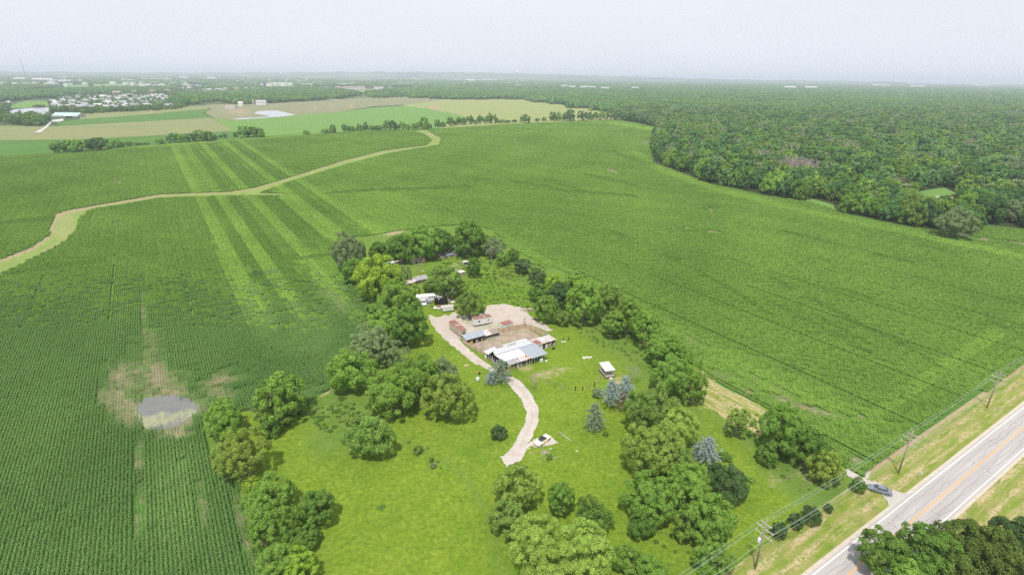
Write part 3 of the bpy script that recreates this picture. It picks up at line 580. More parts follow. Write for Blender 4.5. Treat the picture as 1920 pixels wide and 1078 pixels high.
# ================================================================== VEGETATION
def quads(C, N, Sz, rng, asp=0.7):
    n = len(C); T = nrm(np.cross(N, nrm(rng.normal(size=(n, 3))))); B = np.cross(N, T)
    s = np.asarray(Sz).reshape(-1, 1) * np.ones((n, 1))
    V = np.stack([C + T * s * .6, C + B * s * .6 * asp, C - T * s * .6, C - B * s * .6 * asp], 1).reshape(-1, 3)
    return V, np.arange(4 * n).reshape(-1, 4)
def fib(n, rng, zmin=-1.0):
    i = np.arange(n) + .5; z = 1 - (1 - zmin) * i / n; ph = i * 2.39996 + rng.uniform(0, 6)
    r = np.sqrt(np.maximum(0, 1 - z * z)); return np.stack([r * np.cos(ph), r * np.sin(ph), z], 1)
def crown_mesh(name, seed, lobes=36, leaves=14000, leaf=.06, lobe_r=(.26, .40), sub=9, droop=0.0, gap=0.0, zs=1.0, top=0.0, inner=0.25):
    """broadleaf crown: cauliflower of lobes made of leaf-sized faces; radius 1, z -1..1"""
    rng = np.random.default_rng(seed)
    D = nrm(fib(lobes, rng, -0.72) + rng.normal(size=(lobes, 3)) * .16)
    h = rng.uniform(0, 6.28, 6); az = np.arctan2(D[:, 1], D[:, 0])
    k = 1 + .13 * np.sin(2 * az + h[0]) + .10 * np.sin(3 * az + h[1]) + .09 * np.sin(4 * D[:, 2] + h[2]) + rng.normal(size=lobes) * .07
    LR = rng.uniform(*lobe_r, lobes)
    shape = 1 - top * np.clip(D[:, 2], 0, 1) ** 1.5
    P = D * (k * (1 - LR * .85))[:, None]; P[:, :2] *= shape[:, None]; P[:, 2] *= zs
    ni = int(lobes * inner)
    Pi = nrm(rng.normal(size=(ni, 3))) * rng.uniform(.2, .55, (ni, 1)); P = np.vstack([P, Pi]); LR = np.append(LR, rng.uniform(.25, .35, ni))
    if gap > 0:
        keep = rng.uniform(size=len(P)) > gap; P, LR = P[keep], LR[keep]
    nl = len(P); SD = nrm(rng.normal(size=(nl, sub, 3)) + nrm(P)[:, None] * .8 + np.array([0, 0, .45]))
    SP = (P[:, None] + SD * (LR * .62)[:, None, None]).reshape(-1, 3); SR = np.repeat(LR * .46, sub) * rng.uniform(.75, 1.25, nl * sub)
    lt = np.repeat(rng.uniform(0, 1, nl), sub); st = rng.uniform(0, 1, nl * sub)
    pw = SR ** 2; pick = rng.choice(len(SP), leaves, p=pw / pw.sum())
    d = nrm(rng.normal(size=(leaves, 3)) + nrm(SP[pick]) * .55 + np.array([0, 0, .35]))
    C = SP[pick] + d * (SR[pick] * rng.uniform(.72, 1.08, leaves))[:, None]; C[:, 2] -= droop * np.hypot(C[:, 0], C[:, 1]) ** 2
    N = nrm(d + rng.normal(size=(leaves, 3)) * .32)
    V, Fq = quads(C, N, leaf * rng.uniform(.7, 1.3, leaves), rng)
    tone = np.clip(.30 * lt[pick] + .25 * st[pick] + .45 * rng.uniform(size=leaves), 0, 1)
    z0, z1 = V[:, 2].min(), V[:, 2].max(); V[:, 2] = (V[:, 2] - z0) / (z1 - z0) * 2 - 1
    r = np.percentile(np.hypot(V[:, 0], V[:, 1]), 98.5); V[:, :2] /= r
    return mesh_np(name, V, Fq, tone)
def feather_mesh(name, seed, tiers=11, leaves=15000, leaf=.034, ragged=.22):
    """conifer: tiers of drooping arms with gaps between; radius 1 at base, z -1..1"""
    rng = np.random.default_rng(seed); C = []; N = []; T = []
    for t in range(tiers):
        z = -1 + 2 * (t + .3) / tiers; R = min(1, 1.45 * (1 - (t + .1) / tiers) ** .75) * (.8 if t == 0 else 1); nb = max(4, int(9 - 5 * t / tiers))
        for b in range(nb):
            a = 6.283 * (b + rng.uniform(-.35, .35)) / nb + t * 1.3; RR = R * rng.uniform(1 - 2 * ragged, 1 + ragged * .6); m = int(leaves / tiers / nb * (.3 + 1.3 * R)); tt = rng.uniform()
            nk = 5                                    # clumps along the arm
            kc = rng.integers(0, nk, m); s0 = (kc + .8) / nk * RR
            cl = rng.normal(size=(nb + nk, 3)) * .04; rad = .13 * (.45 + .55 * R) * (1.2 - .5 * kc / nk)
            d = nrm(rng.normal(size=(m, 3)) + [0, 0, .35]); q = d * (rad * rng.uniform(.7, 1.05, m))[:, None] * [1, 1, .75]
            x = s0 * cos(a) + q[:, 0] + cl[kc, 0]; y = s0 * sin(a) + q[:, 1] + cl[kc, 1]; zz = z + .10 * R - .20 * s0 * s0 / max(RR, .2) + q[:, 2] * .8 + cl[kc, 2]
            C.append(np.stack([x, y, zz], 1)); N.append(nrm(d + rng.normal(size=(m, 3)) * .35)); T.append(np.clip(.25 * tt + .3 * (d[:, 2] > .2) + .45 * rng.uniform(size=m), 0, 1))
    C = np.vstack(C); N = np.vstack(N); T = np.concatenate(T)
    V, Fq = quads(C, N, leaf * rng.uniform(.7, 1.4, len(C)), rng, .6)
    z0, z1 = V[:, 2].min(), V[:, 2].max(); V[:, 2] = (V[:, 2] - z0) / (z1 - z0) * 2 - 1
    return mesh_np(name, V, Fq, T)
def branches(mb, a, d, ln, r, depth, rg, spread=.5, up=.15):
    b = [a[i] + d[i] * ln for i in range(3)]; mb.tube(a, b, r, r * .62, 5 if depth > 1 else 3, False)
    if depth == 0: return
    for k in range(rg.choice((2, 3, 3))):
        nd_ = Vector((d[0] + rg.uniform(-spread, spread), d[1] + rg.uniform(-spread, spread), d[2] + rg.uniform(-spread, spread) * .6 + up)).normalized()
        branches(mb, b, nd_, ln * rg.uniform(.62, .85), r * .6, depth - 1, rg, spread * 1.05, up)
def trunk_mesh(name, seed, h=1.0, r=.035, fork=.3, bare=0):
    rg = random.Random(seed); mb = MB(); mb.tube((0, 0, -.03), (0, 0, fork), r * 1.25, r * .85, 8)
    for k in range(4):
        d = Vector((cos(k * 1.57 + rg.uniform(-.4, .4)) * .5, sin(k * 1.57 + rg.uniform(-.4, .4)) * .5, 1)).normalized()
        branches(mb, (0, 0, fork - .02), d, h * (.24 if not bare else .26), r * .55, 2 if not bare else bare, rg, .55 if not bare else .7)
    me = bpy.data.meshes.new(name); me.from_pydata(mb.v, [], mb.f); me.update(); return me
def straight_mesh(name):
    mb = MB().tube((0, 0, -.03), (0, 0, .95), .022, .006, 7); me = bpy.data.meshes.new(name); me.from_pydata(mb.v, [], mb.f); me.update(); return me

LM = {'y': leaf_mat('leaf_yellow_green', (0.195, 0.305, 0.040), (0.460, 0.590, 0.145), .12, .35), 'g': leaf_mat('leaf_mid_green', (0.140, 0.270, 0.034), (0.350, 0.520, 0.115), .12, .35),
      'd': leaf_mat('leaf_dark_green', (0.095, 0.195, 0.030), (0.245, 0.390, 0.085), .10, .35), 'o': leaf_mat('leaf_olive', (0.140, 0.245, 0.040), (0.335, 0.475, 0.125), .10, .35),
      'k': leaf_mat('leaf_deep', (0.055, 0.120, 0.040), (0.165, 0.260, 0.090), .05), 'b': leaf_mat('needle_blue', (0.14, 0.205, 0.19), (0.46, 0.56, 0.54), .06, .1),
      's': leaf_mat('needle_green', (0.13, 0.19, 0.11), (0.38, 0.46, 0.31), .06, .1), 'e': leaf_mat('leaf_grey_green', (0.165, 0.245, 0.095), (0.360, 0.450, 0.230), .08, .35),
      'l': leaf_mat('leaf_bright', (0.21, 0.35, 0.028), (0.46, 0.61, 0.10), .08, .35), 'f': leaf_mat('leaf_forest', (0.058, 0.150, 0.042), (0.200, 0.360, 0.120), .28),
      'q': leaf_mat('leaf_dark_olive', (0.075, 0.120, 0.025), (0.210, 0.285, 0.070), .08),
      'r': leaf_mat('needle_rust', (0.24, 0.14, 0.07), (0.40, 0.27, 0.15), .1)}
M_bark = simple('bark', (0.21, 0.17, 0.13), .95, grime=.5, gscale=5); M_pale = simple('bare_wood', (0.36, 0.31, 0.27), .95, grime=.4, gscale=4)
R_ = lambda n, s, **k: crown_mesh(n, s, **k)
CR = {'round': [R_('crown_round', 21 + i, lobes=48, leaves=24000, leaf=.050, lobe_r=(.21, .34)) for i in range(3)],
      'oak': [R_('crown_oak', 31 + i, lobes=74, leaves=42000, leaf=.037, lobe_r=(.15, .26), sub=8) for i in range(3)],
      'tall': [R_('crown_tall', 41 + i, lobes=60, leaves=24000, leaf=.050, lobe_r=(.16, .29), top=.45, gap=.10) for i in range(3)],
      'bush': [R_('crown_bush', 51 + i, lobes=34, leaves=14000, leaf=.065, lobe_r=(.24, .40)) for i in range(3)],
      'airy': [R_('crown_airy', 61 + i, lobes=44, leaves=7000, leaf=.060, lobe_r=(.16, .27), gap=.22, top=.3, inner=.1) for i in range(2)],
      'spruce': [feather_mesh('crown_spruce', 71 + i) for i in range(2)], 'thin': [feather_mesh('crown_thin', 75, tiers=10, leaves=7000, ragged=.3)],
      'far': [R_('crown_far', 81 + i, lobes=24, leaves=2600, leaf=.13, sub=5) for i in range(5)]}
TK = {'t': [trunk_mesh('trunk_forked', 3 + i) for i in range(3)], 's': [straight_mesh('trunk_straight')], 'x': [trunk_mesh('bare_limbs', 13 + i, 1.0, .026, .28, 5) for i in range(2)]}
OCC = []   # footprints of trees (x, y, radius)
def tree(cx, cy, wpx, kind, shape, label, name='tree', asp=1.05, group=None, cat='tree', clear=0.08, parts=True, thick=1.0, w3=None):
    z = 4.0; wpx = wpx * (1.09 if shape in ('oak', 'tall') else 1.05 if shape not in ('spruce', 'thin', 'bare') else 1.42 if shape != 'bare' else 1.12)
    for _ in range(6):
        x, y, dz = un(cx, cy, z); W = wpx * dz / F_; H = W * asp * (.95 if shape in ('round', 'oak', 'tall', 'bush', 'airy') else .80 if shape in ('spruce', 'thin') else 1); z = H * (clear + 1) / 2
    x, y, dz = un(cx, cy, z)
    OCC.append((x, y, W / 2))
    t = thing(name, label, cat, (x, y, 0), rnd.uniform(0, 6.28), group)
    # keep the mean height of crown
    if shape != 'bare':
        me = rnd.choice(CR[shape]); c = bpy.data.objects.new('crown', me); COL.objects.link(c); c.parent = t
        if not me.materials: me.materials.append(LM[kind])
        c.material_slots[0].link = 'OBJECT'; c.material_slots[0].material = LM[kind]
        hc = H * (1 - clear); c.scale = (W / 2 * 1.04, (w3 or W) / 2 * 1.04, hc / 2); c.location = (0, 0, H * clear + hc / 2)
    me = rnd.choice(TK['x' if shape == 'bare' else 's' if shape in ('spruce', 'thin') else 't'])
    if not me.materials: me.materials.append(M_bark)
    k = bpy.data.objects.new('trunk', me); COL.objects.link(k); k.parent = t; s = H * (1.0 if shape in ('spruce', 'thin') else .78) if shape != 'bare' else H * 1.0
    k.material_slots[0].link = 'OBJECT'; k.material_slots[0].material = M_pale if (shape == 'bare' or kind == 'p') else M_bark
    k.scale = (s * thick, s * thick, s) if shape != 'bare' else (s, s, s)
    return t

# (crown centre x, y, crown width in photo pixels, colour, form, label, extra)
TREES = [
 (419, 783, 70, 'g', 'round', 'green tree at the puddle side, just above the big yellow-green oak', {}),
 (452, 845, 94, 'y', 'oak', 'big rounded yellow-green oak at the left edge of the lawn', {'asp': 1.12}),
 (522, 741, 92, 'g', 'tall', 'tall spreading green tree beside the bare earth strip, left of the weeds', {'asp': 1.1}),
 (488, 752, 46, 'e', 'airy', 'thin grey-green tree touching the tall tree beside the bare earth strip', {}),
 (556, 762, 40, 'g', 'bush', 'low bush under the right side of the tall tree by the bare earth', {'asp': .75}),
 (509, 800, 44, 'd', 'bush', 'dark bush at the foot of the dead branches, edge of the lawn', {'asp': .8}),
 (693, 812, 88, 'o', 'round', 'round olive-green tree standing alone in the middle of the left lawn', {'asp': .98}),
 (668, 785, 44, 'o', 'bush', 'small olive bush against the upper left of the lone lawn tree', {'asp': .7}),
 (735, 733, 88, 'g', 'round', 'left tree of the dense clump between the lone lawn tree and the drive', {}),
 (783, 705, 84, 'g', 'round', 'middle tree at the back of the dense clump left of the drive', {}),
 (840, 738, 90, 'y', 'oak', 'yellow-green right-hand tree of the dense clump, closest to the drive', {}),
 (832, 694, 56, 'e', 'round', 'paler grey-green tree at the back of the dense clump left of the drive', {}),
 (657, 690, 84, 'g', 'round', 'large round tree at the right end of the bare earth strip', {}),
 (695, 640, 78, 'e', 'oak', 'grey-green tree behind the large round tree at the bare earth strip', {}),
 (740, 662, 56, 'e', 'airy', 'soft greyish tree between the field row and the lawn, right of the grey-green tree', {}),
 (722, 614, 66, 'g', 'round', 'mid-green tree in the field row level with the gravel entrance', {}),
 (765, 610, 68, 'd', 'tall', 'dark tree at the left corner of the gravel yard', {}),
 (705, 590, 46, 'o', 'bush', 'small olive tree at the crop edge left of the gravel corner', {}),
 (770, 575, 50, 'g', 'round', 'tree just below the white pickup at the yard corner', {}),
 (742, 556, 74, 'g', 'oak', 'broad tree left of the white bus', {}),
 (775, 545, 30, 'y', 'bush', 'bright yellow-green bush squeezed against the back of the broad tree by the bus', {}),
 (704, 514, 86, 'l', 'round', 'bright fresh-green domed tree in the middle of the left field row', {}),
 (733, 528, 46, 'g', 'round', 'smaller tree on the near side of the bright domed tree', {}),
 (668, 506, 50, 'g', 'round', 'green tree between the bright domed tree and the dark corner tree', {}),
 (652, 470, 62, 'e', 'oak', 'greyish tree at the far left corner of the farmstead', {'asp': 1.2}),
 (709, 471, 42, 'd', 'round', 'dark round tree standing apart between the corner tree and the far row', {}),
 (757, 463, 54, 'd', 'round', 'dark tree at the left end of the far row', {}),
 (792, 452, 66, 'g', 'round', 'broad tree of the far row behind the yellow hut', {}),
 (826, 450, 52, 'd', 'round', 'dark tree of the far row left of the old pens', {}),
 (793, 477, 14, 'y', 'bush', 'small yellow-green shrub right beside the yellow hut', {}),
 (779, 472, 26, 'g', 'bush', 'low green tree hanging over the back of the yellow hut', {}),
 (878, 444, 62, 'd', 'round', 'tallest dark tree of the far row behind the old pens', {'asp': 1.1}),
 (908, 455, 42, 'g', 'round', 'green tree at the right corner of the far row', {}),
 (927, 462, 40, 'e', 'round', 'grey-leaved tree at the far right corner of the old pens', {}),
 (961, 478, 24, 'd', 'bush', 'small dark round tree on the crop edge right of the grey-leaved tree', {}),
 (942, 485, 26, 'g', 'bush', 'green round bush in the weeds right of the old pens', {}),
 (828, 525, 58, 'o', 'tall', 'olive tree in the middle of the rear yard behind the bus', {}),
 (858, 532, 34, 'g', 'round', 'green tree touching the right side of the olive yard tree', {}),
 (842, 548, 26, 'e', 'bush', 'pale bush just behind the nose of the white bus', {}),
 (806, 537, 26, 'd', 'bush', 'dark bush between the collapsed hut and the bus', {'asp': .8}),
 (880, 568, 54, 'o', 'round', 'dark olive tree with junk under it at the edge of the gravel yard', {}),
 (888, 500, 26, 'd', 'tall', 'slim dark tree beside the small white shed in the weeds', {'asp': 1.5}),
 (760, 512, 26, 'e', 'airy', 'pale grey-green slender tree in the rear yard left of the bare tree', {'asp': 1.5}),
 (980, 498, 38, 'k', 'bush', 'dark spreading thicket at the left end of the right hedge', {'asp': .7}),
 (1006, 504, 36, 'o', 'airy', 'thin olive shrub on the crop edge behind the dark thicket', {'asp': .8}),
 (1008, 519, 30, 'k', 'bush', 'dark shrub between the weeds and the crop, right of the thicket', {}),
 (1036, 528, 32, 'l', 'bush', 'bright yellow-green small tree in the right hedge', {}),
 (1012, 547, 42, 'd', 'bush', 'dark bush at the upper edge of the weed patch, right hedge', {'asp': .8}),
 (1050, 552, 46, 'k', 'round', 'deep green tree in the right hedge behind the rubbish heap', {}),
 (1078, 535, 56, 'g', 'tall', 'green tree on the crop side of the right hedge, above the tall group', {}),
 (1095, 562, 66, 'g', 'tall', 'tallest tree of the right hedge, above and right of the rubbish heap', {'asp': 1.35}),
 (1140, 562, 60, 'o', 'tall', 'loose olive-green tree in the right hedge next to the tallest one', {'asp': 1.25}),
 (1026, 577, 44, 'g', 'tall', 'pointed green tree standing right of the rubbish heap', {'asp': 1.25}),
 (1052, 595, 30, 'o', 'bush', 'olive bush at the lower right foot of the pointed tree by the rubbish', {}),
 (1178, 583, 58, 'g', 'tall', 'tall tree with bare stems in the right hedge, above the wet hollow', {'asp': 1.3, 'clear': .28}),
 (1212, 608, 56, 'g', 'tall', 'thin tall tree with visible stems at the lower end of the right hedge', {'asp': 1.3, 'clear': .28}),
 (1150, 605, 40, 'g', 'tall', 'slim understorey tree in front of the tall hedge trees', {'asp': 1.3, 'clear': .2}),
 (1246, 655, 62, 'g', 'round', 'green tree above the pavilion at the bend of the right hedge', {}),
 (1278, 665, 40, 'g', 'airy', 'small airy tree on the crop side of the hedge bend', {}),
 (1262, 700, 76, 'g', 'round', 'large green tree right of the two blue spruces and the pavilion', {}),
 (1302, 722, 46, 'g', 'tall', 'upright dark-trunked tree left of the straw patch', {'asp': 1.6, 'clear': .12}),
 (1311, 700, 18, 'g', 'thin', 'very narrow pointed tree at the left tip of the straw patch', {'asp': 3.2}),
 (1222, 765, 92, 'o', 'oak', 'olive oak next to the spruces, top of the big right-hand clump', {}),
 (1270, 795, 72, 'y', 'oak', 'yellow-green oak on the right flank of the big clump', {}),
 (1224, 838, 102, 'y', 'oak', 'large yellow-green oak on the left flank of the big clump', {}),
 (1262, 858, 66, 'o', 'oak', 'olive tree between the two yellow-green oaks of the big clump', {}),
 (1218, 925, 92, 'g', 'oak', 'broad green tree on the lawn side below the large yellow-green oak', {'asp': 1.15}),
 (1290, 905, 78, 'g', 'oak', 'green tree in the right half of the big clump, level with the dark rounded tree', {'asp': 1.1}),
 (1332, 968, 92, 'g', 'oak', 'tall green tree at the right side of the big clump, below the dark rounded tree', {'asp': 1.15}),
 (1296, 975, 60, 'g', 'tall', 'narrow green tree wedged in the lower part of the big clump', {'asp': 1.4}),
 (1203, 980, 54, 'd', 'round', 'darker tree at the lower left corner of the big clump', {}),
 (1336, 1042, 70, 'g', 'tall', 'green tree at the bottom edge just left of the nearest utility pole', {}),
 (1366, 898, 74, 'k', 'round', 'dark bluish rounded tree standing alone beside the blue spruce', {'asp': 1.05}),
 (1388, 788, 50, 'g', 'airy', 'sparse thin tree in front of the straw patch', {'asp': 1.25, 'clear': .2}),
 (1372, 800, 30, 'e', 'airy', 'small half-bare tree left of the sparse thin tree', {'asp': 1.2}),
 (1468, 798, 84, 'g', 'oak', 'big tree at the right corner of the straw patch', {'asp': 1.25}),
 (1512, 832, 74, 'd', 'tall', 'dark green tree between the big corner tree and the gravel track', {'asp': 1.15}),
 (1552, 874, 60, 'y', 'tall', 'bright tree at the end of the gravel track behind the parked sedan', {'asp': 1.2}),
 (1440, 850, 40, 'd', 'bush', 'dark bush at the lower left foot of the big corner tree', {}),
 (1462, 993, 28, 'k', 'round', 'leftmost of the small dark trees under the power lines', {'asp': 1.25, 'name': 'young_tree'}),
 (1495, 975, 28, 'k', 'round', 'second small dark tree from the utility pole under the power lines', {'asp': 1.35, 'name': 'young_tree'}),
 (1524, 963, 34, 'k', 'round', 'largest of the small dark trees under the power lines', {'asp': 1.2, 'name': 'young_tree'}),
 (1554, 951, 18, 'k', 'round', 'smallest of the dark trees under the power lines', {'asp': 1.1, 'name': 'young_tree'}),
 (1611, 908, 26, 'd', 'round', 'small tree beside the track just left of the parked sedan', {'asp': 1.1, 'name': 'young_tree', 'clear': .18}),
 (966, 912, 92, 'y', 'oak', 'tree at the end of the drive, top left of the bottom clump', {'asp': 1.0}),
 (952, 965, 70, 'o', 'oak', 'olive tree on the lawn side of the bottom clump, below the drive-end tree', {}),
 (975, 882, 40, 'o', 'bush', 'olive bush at the very end of the gravel drive', {'asp': .7}),
 (1052, 932, 50, 'g', 'tall', 'upright green tree on the upper right of the bottom clump', {'asp': 1.35}),
 (1112, 962, 70, 'd', 'tall', 'darker green tree leaning out of the right side of the bottom clump', {}),
 (1003, 1012, 100, 'y', 'oak', 'left half of the two great yellow-green oaks at the bottom edge', {}),
 (1092, 1028, 120, 'y', 'oak', 'great yellow-green oak right of centre at the bottom edge', {}),
 (1040, 1085, 120, 'y', 'oak', 'great oak cut by the bottom edge below the other two', {}),
 (1178, 1045, 60, 'g', 'round', 'green tree at the bottom edge between the great oak and the big clump', {}),
 (1222, 1075, 66, 'g', 'round', 'tree cut by the bottom edge right of the green tree by the great oak', {}),
 (508, 925, 88, 'g', 'oak', 'leafy green tree at the top of the lower left group', {}),
 (470, 905, 34, 'l', 'bush', 'bright bush at the field edge above the lower left group', {'asp': .8}),
 (590, 948, 74, 'd', 'round', 'dark olive tree on the lawn side of the lower left group', {'asp': 1.05}),
 (505, 985, 86, 'g', 'oak', 'grey-green domed tree in the middle of the lower left group', {}),
 (568, 1008, 56, 'd', 'round', 'dark low tree between the domed tree and the bright bottom tree', {'asp': .8}),
 (520, 1050, 76, 'g', 'oak', 'green tree at the field edge at the bottom of the lower left group', {}),
 (560, 1053, 66, 'l', 'oak', 'bright yellow-green tree at the bottom of the lower left group', {}),
 (1660, 1040, 80, 'd', 'tall', 'green tree overhanging the road at the lower right', {'asp': 1.25}),
 (1735, 1035, 104, 'd', 'tall', 'large dark green tree beyond the road, right of the overhanging one', {'asp': 1.1}),
 (1700, 1085, 84, 'g', 'tall', 'bright green tree at the bottom edge beside the road', {}),
 (1800, 1010, 90, 'q', 'round', 'dark spreading tree in the roadside wood, lower right', {}),
 (1858, 1025, 100, 'q', 'round', 'olive dark tree of the roadside wood near the right corner', {}),
 (1915, 1000, 80, 'k', 'round', 'deep dark tree at the right edge of the roadside wood', {}),
 (1790, 1078, 100, 'q', 'round', 'dark tree cut by the bottom edge in the roadside wood', {}),
 (1900, 1080, 110, 'q', 'round', 'dark tree filling the bottom right corner', {}),
 (935, 809, 29, 'k', 'round', 'small dark round tree alone on the lawn left of the drive', {'asp': 1.1, 'clear': .02}),
 (809, 861, 10, 'd', 'bush', 'tiny dark shrub above the white flowers on the left lawn', {'cat': 'shrub', 'name': 'shrub', 'asp': .9}),
 (812, 872, 13, 'e', 'bush', 'small shrub with white flowers on the left lawn', {'cat': 'shrub', 'name': 'shrub', 'asp': .8}),
 (782, 842, 20, 'o', 'bush', 'loose olive shrub right of the lone lawn tree', {'cat': 'shrub', 'name': 'shrub', 'asp': .9}),
 (714, 950, 15, 'd', 'bush', 'low dark patch of weeds in the lower left lawn', {'cat': 'shrub', 'name': 'shrub', 'asp': .3, 'clear': 0}),
 (1030, 855, 13, 'g', 'bush', 'small green shrub growing in the scrap below the yellow car', {'cat': 'shrub', 'name': 'shrub'}),
 (1121, 735, 20, 'e', 'bush', 'greyish shrub between the fence posts and the spruces', {'cat': 'shrub', 'name': 'shrub'}),
 (1136, 812, 10, 'd', 'bush', 'little shrub below the lowest green spruce', {'cat': 'shrub', 'name': 'shrub'}),
 (1408, 898, 16, 'g', 'bush', 'small bush right of the dark bluish tree', {'cat': 'shrub', 'name': 'shrub', 'asp': .6}),
 (1360, 855, 24, 'd', 'bush', 'low bush behind the blue spruce', {'cat': 'shrub', 'name': 'shrub', 'asp': .6}),
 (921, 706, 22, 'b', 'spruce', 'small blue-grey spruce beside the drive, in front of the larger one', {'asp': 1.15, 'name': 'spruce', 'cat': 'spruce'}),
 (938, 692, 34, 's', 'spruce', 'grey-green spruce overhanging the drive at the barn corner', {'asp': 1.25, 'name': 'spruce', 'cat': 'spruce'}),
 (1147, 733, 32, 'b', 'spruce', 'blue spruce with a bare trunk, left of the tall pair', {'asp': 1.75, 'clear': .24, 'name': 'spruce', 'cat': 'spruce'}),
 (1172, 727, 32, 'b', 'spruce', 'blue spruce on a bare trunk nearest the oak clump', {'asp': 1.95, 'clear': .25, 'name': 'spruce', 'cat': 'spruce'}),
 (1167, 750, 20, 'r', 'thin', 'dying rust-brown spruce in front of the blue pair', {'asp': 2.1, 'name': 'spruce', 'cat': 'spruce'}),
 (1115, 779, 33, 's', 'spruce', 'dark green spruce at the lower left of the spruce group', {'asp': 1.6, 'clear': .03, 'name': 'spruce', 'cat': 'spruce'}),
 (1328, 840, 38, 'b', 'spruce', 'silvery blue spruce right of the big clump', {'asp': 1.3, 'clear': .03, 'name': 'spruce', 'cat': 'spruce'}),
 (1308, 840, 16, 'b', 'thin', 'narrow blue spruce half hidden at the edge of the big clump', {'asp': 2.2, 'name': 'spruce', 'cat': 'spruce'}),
 (785, 500, 14, 'g', 'bare', 'leafless thin tree in the rear yard grass', {'asp': 2.0, 'name': 'bare_tree'}),
 (487, 788, 26, 'g', 'bare', 'dead pale branches beside the grey-green tree at the puddle corner', {'asp': .8, 'name': 'bare_tree'}),
 (1001, 716, 22, 'g', 'bare', 'small leafless tree standing right of the drive', {'asp': 1.4, 'name': 'bare_tree'}),
 (921, 477, 18, 'g', 'bare', 'dead white branches in front of the grey-leaved tree by the pens', {'asp': 1.2, 'name': 'bare_tree'}),
 (1187, 705, 16, 'g', 'bare', 'dead thin treetop behind the blue spruces', {'asp': 2.0, 'name': 'bare_tree'}),
]
for cx, cy, wp, k, sh, lb, ex in TREES: tree(cx, cy, wp, k, sh, lb, **ex)

def ftree(cx, cy, wp, hp, label, group, kind=None, name='tree'):
    """far tree: crown and trunk in a thing of its own, coarser leaves"""
    x, y, dz = un(cx, cy + hp * .5); W = wp * dz / F_; H = hp * dz / F_ * 1.05
    t = thing(name, label, 'tree', (x, y, 0), rnd.uniform(0, 6.28), group)
    me = rnd.choice(CR['far']); c = bpy.data.objects.new('crown', me); COL.objects.link(c); c.parent = t
    if not me.materials: me.materials.append(LM['f'])
    if kind: c.material_slots[0].link = 'OBJECT'; c.material_slots[0].material = LM[kind]
    c.scale = (W / 2, W / 2, H * .5); c.location = (0, 0, H * .5)
    me = TK['t'][0]
    k = bpy.data.objects.new('trunk', me); COL.objects.link(k); k.parent = t; k.scale = (H * .7,) * 3
HG = [('left end cluster of the hedgerow beyond the striped field', [(112, 276, 27, 19), (129, 274, 20, 16), (144, 274, 32, 20), (168, 272, 18, 14), (185, 271, 34, 20), (213, 270, 28, 13), (226, 271, 14, 8), (241, 270, 13, 8), (256, 270, 16, 4), (272, 269, 18, 4)]),
      ('middle cluster of the hedgerow, behind the top of the light strips', [(302, 265, 17, 10), (327, 259, 24, 15), (344, 260, 16, 13), (356, 259, 17, 13), (375, 255, 26, 17), (392, 256, 24, 16), (403, 258, 12, 10), (414, 256, 7, 6), (422, 255, 8, 8), (442, 253, 9, 9)]),
      ('dense dark clump of the hedgerow left of the lone bush', [(462, 248, 27, 18), (476, 248, 25, 17), (487, 249, 22, 16)]),
      ('hedgerow section left of the head of the grass waterway', [(575, 249, 12, 8), (611, 246, 18, 7), (619, 246, 12, 7), (625, 242, 13, 13), (646, 241, 10, 12), (655, 242, 10, 9), (662, 242, 9, 9), (674, 240, 14, 12), (686, 238, 10, 14), (697, 241, 13, 9), (705, 241, 9, 7), (712, 241, 12, 9), (726, 236, 14, 16), (737, 236, 15, 16), (745, 239, 9, 9), (754, 236, 14, 14), (765, 239, 11, 9), (777, 238, 12, 10), (784, 236, 9, 11), (796, 232, 20, 20), (807, 237, 7, 8)]),
      ('hedgerow section between the waterway head and the gap in the middle', [(821, 232, 13, 12), (831, 234, 11, 9), (844, 229, 13, 15), (853, 231, 9, 9), (861, 227, 13, 13), (870, 228, 12, 12), (882, 225, 15, 15), (892, 229, 8, 8), (900, 224, 13, 14), (911, 226, 10, 10), (920, 222, 19, 17), (932, 227, 9, 8), (942, 228, 11, 6), (952, 228, 11, 5), (965, 227, 11, 5)]),
      ('hedgerow section right of the gap, against the pale meadow', [(985, 223, 20, 13), (1007, 225, 10, 6), (1020, 224, 9, 7), (1037, 219, 15, 14), (1048, 219, 13, 14), (1058, 221, 10, 10), (1068, 217, 22, 18), (1091, 218, 19, 15), (1105, 218, 13, 13), (1116, 218, 12, 12), (1128, 218, 15, 14), (1144, 216, 17, 16), (1158, 216, 18, 16)])]
for lb, lst in HG:
    for cx, cy, wp, hp in lst: ftree(cx, cy, wp * 1.1, hp * 1.12, 'dark tree in the ' + lb, lb.replace('hedgerow', 'hedgerow trees'), rnd.choice(['d', 'd', 'g', None]))
for cx, cy, wp, hp, lb in [(172, 162, 9, 9, 'lone dark tree in the far green field, taller one'), (194, 164, 6, 7, 'lone smaller dark tree in the far green field'), (95, 193, 10, 8, 'round tree on the grass left of the estate'), (109, 194, 9, 7, 'smaller round tree at the corner of the estate'), (73, 199, 20, 6, 'low dark shrub row at the far pond'), (72, 248, 0, 0, '')]:
    if wp: ftree(cx, cy, wp, hp, lb, None, 'd')

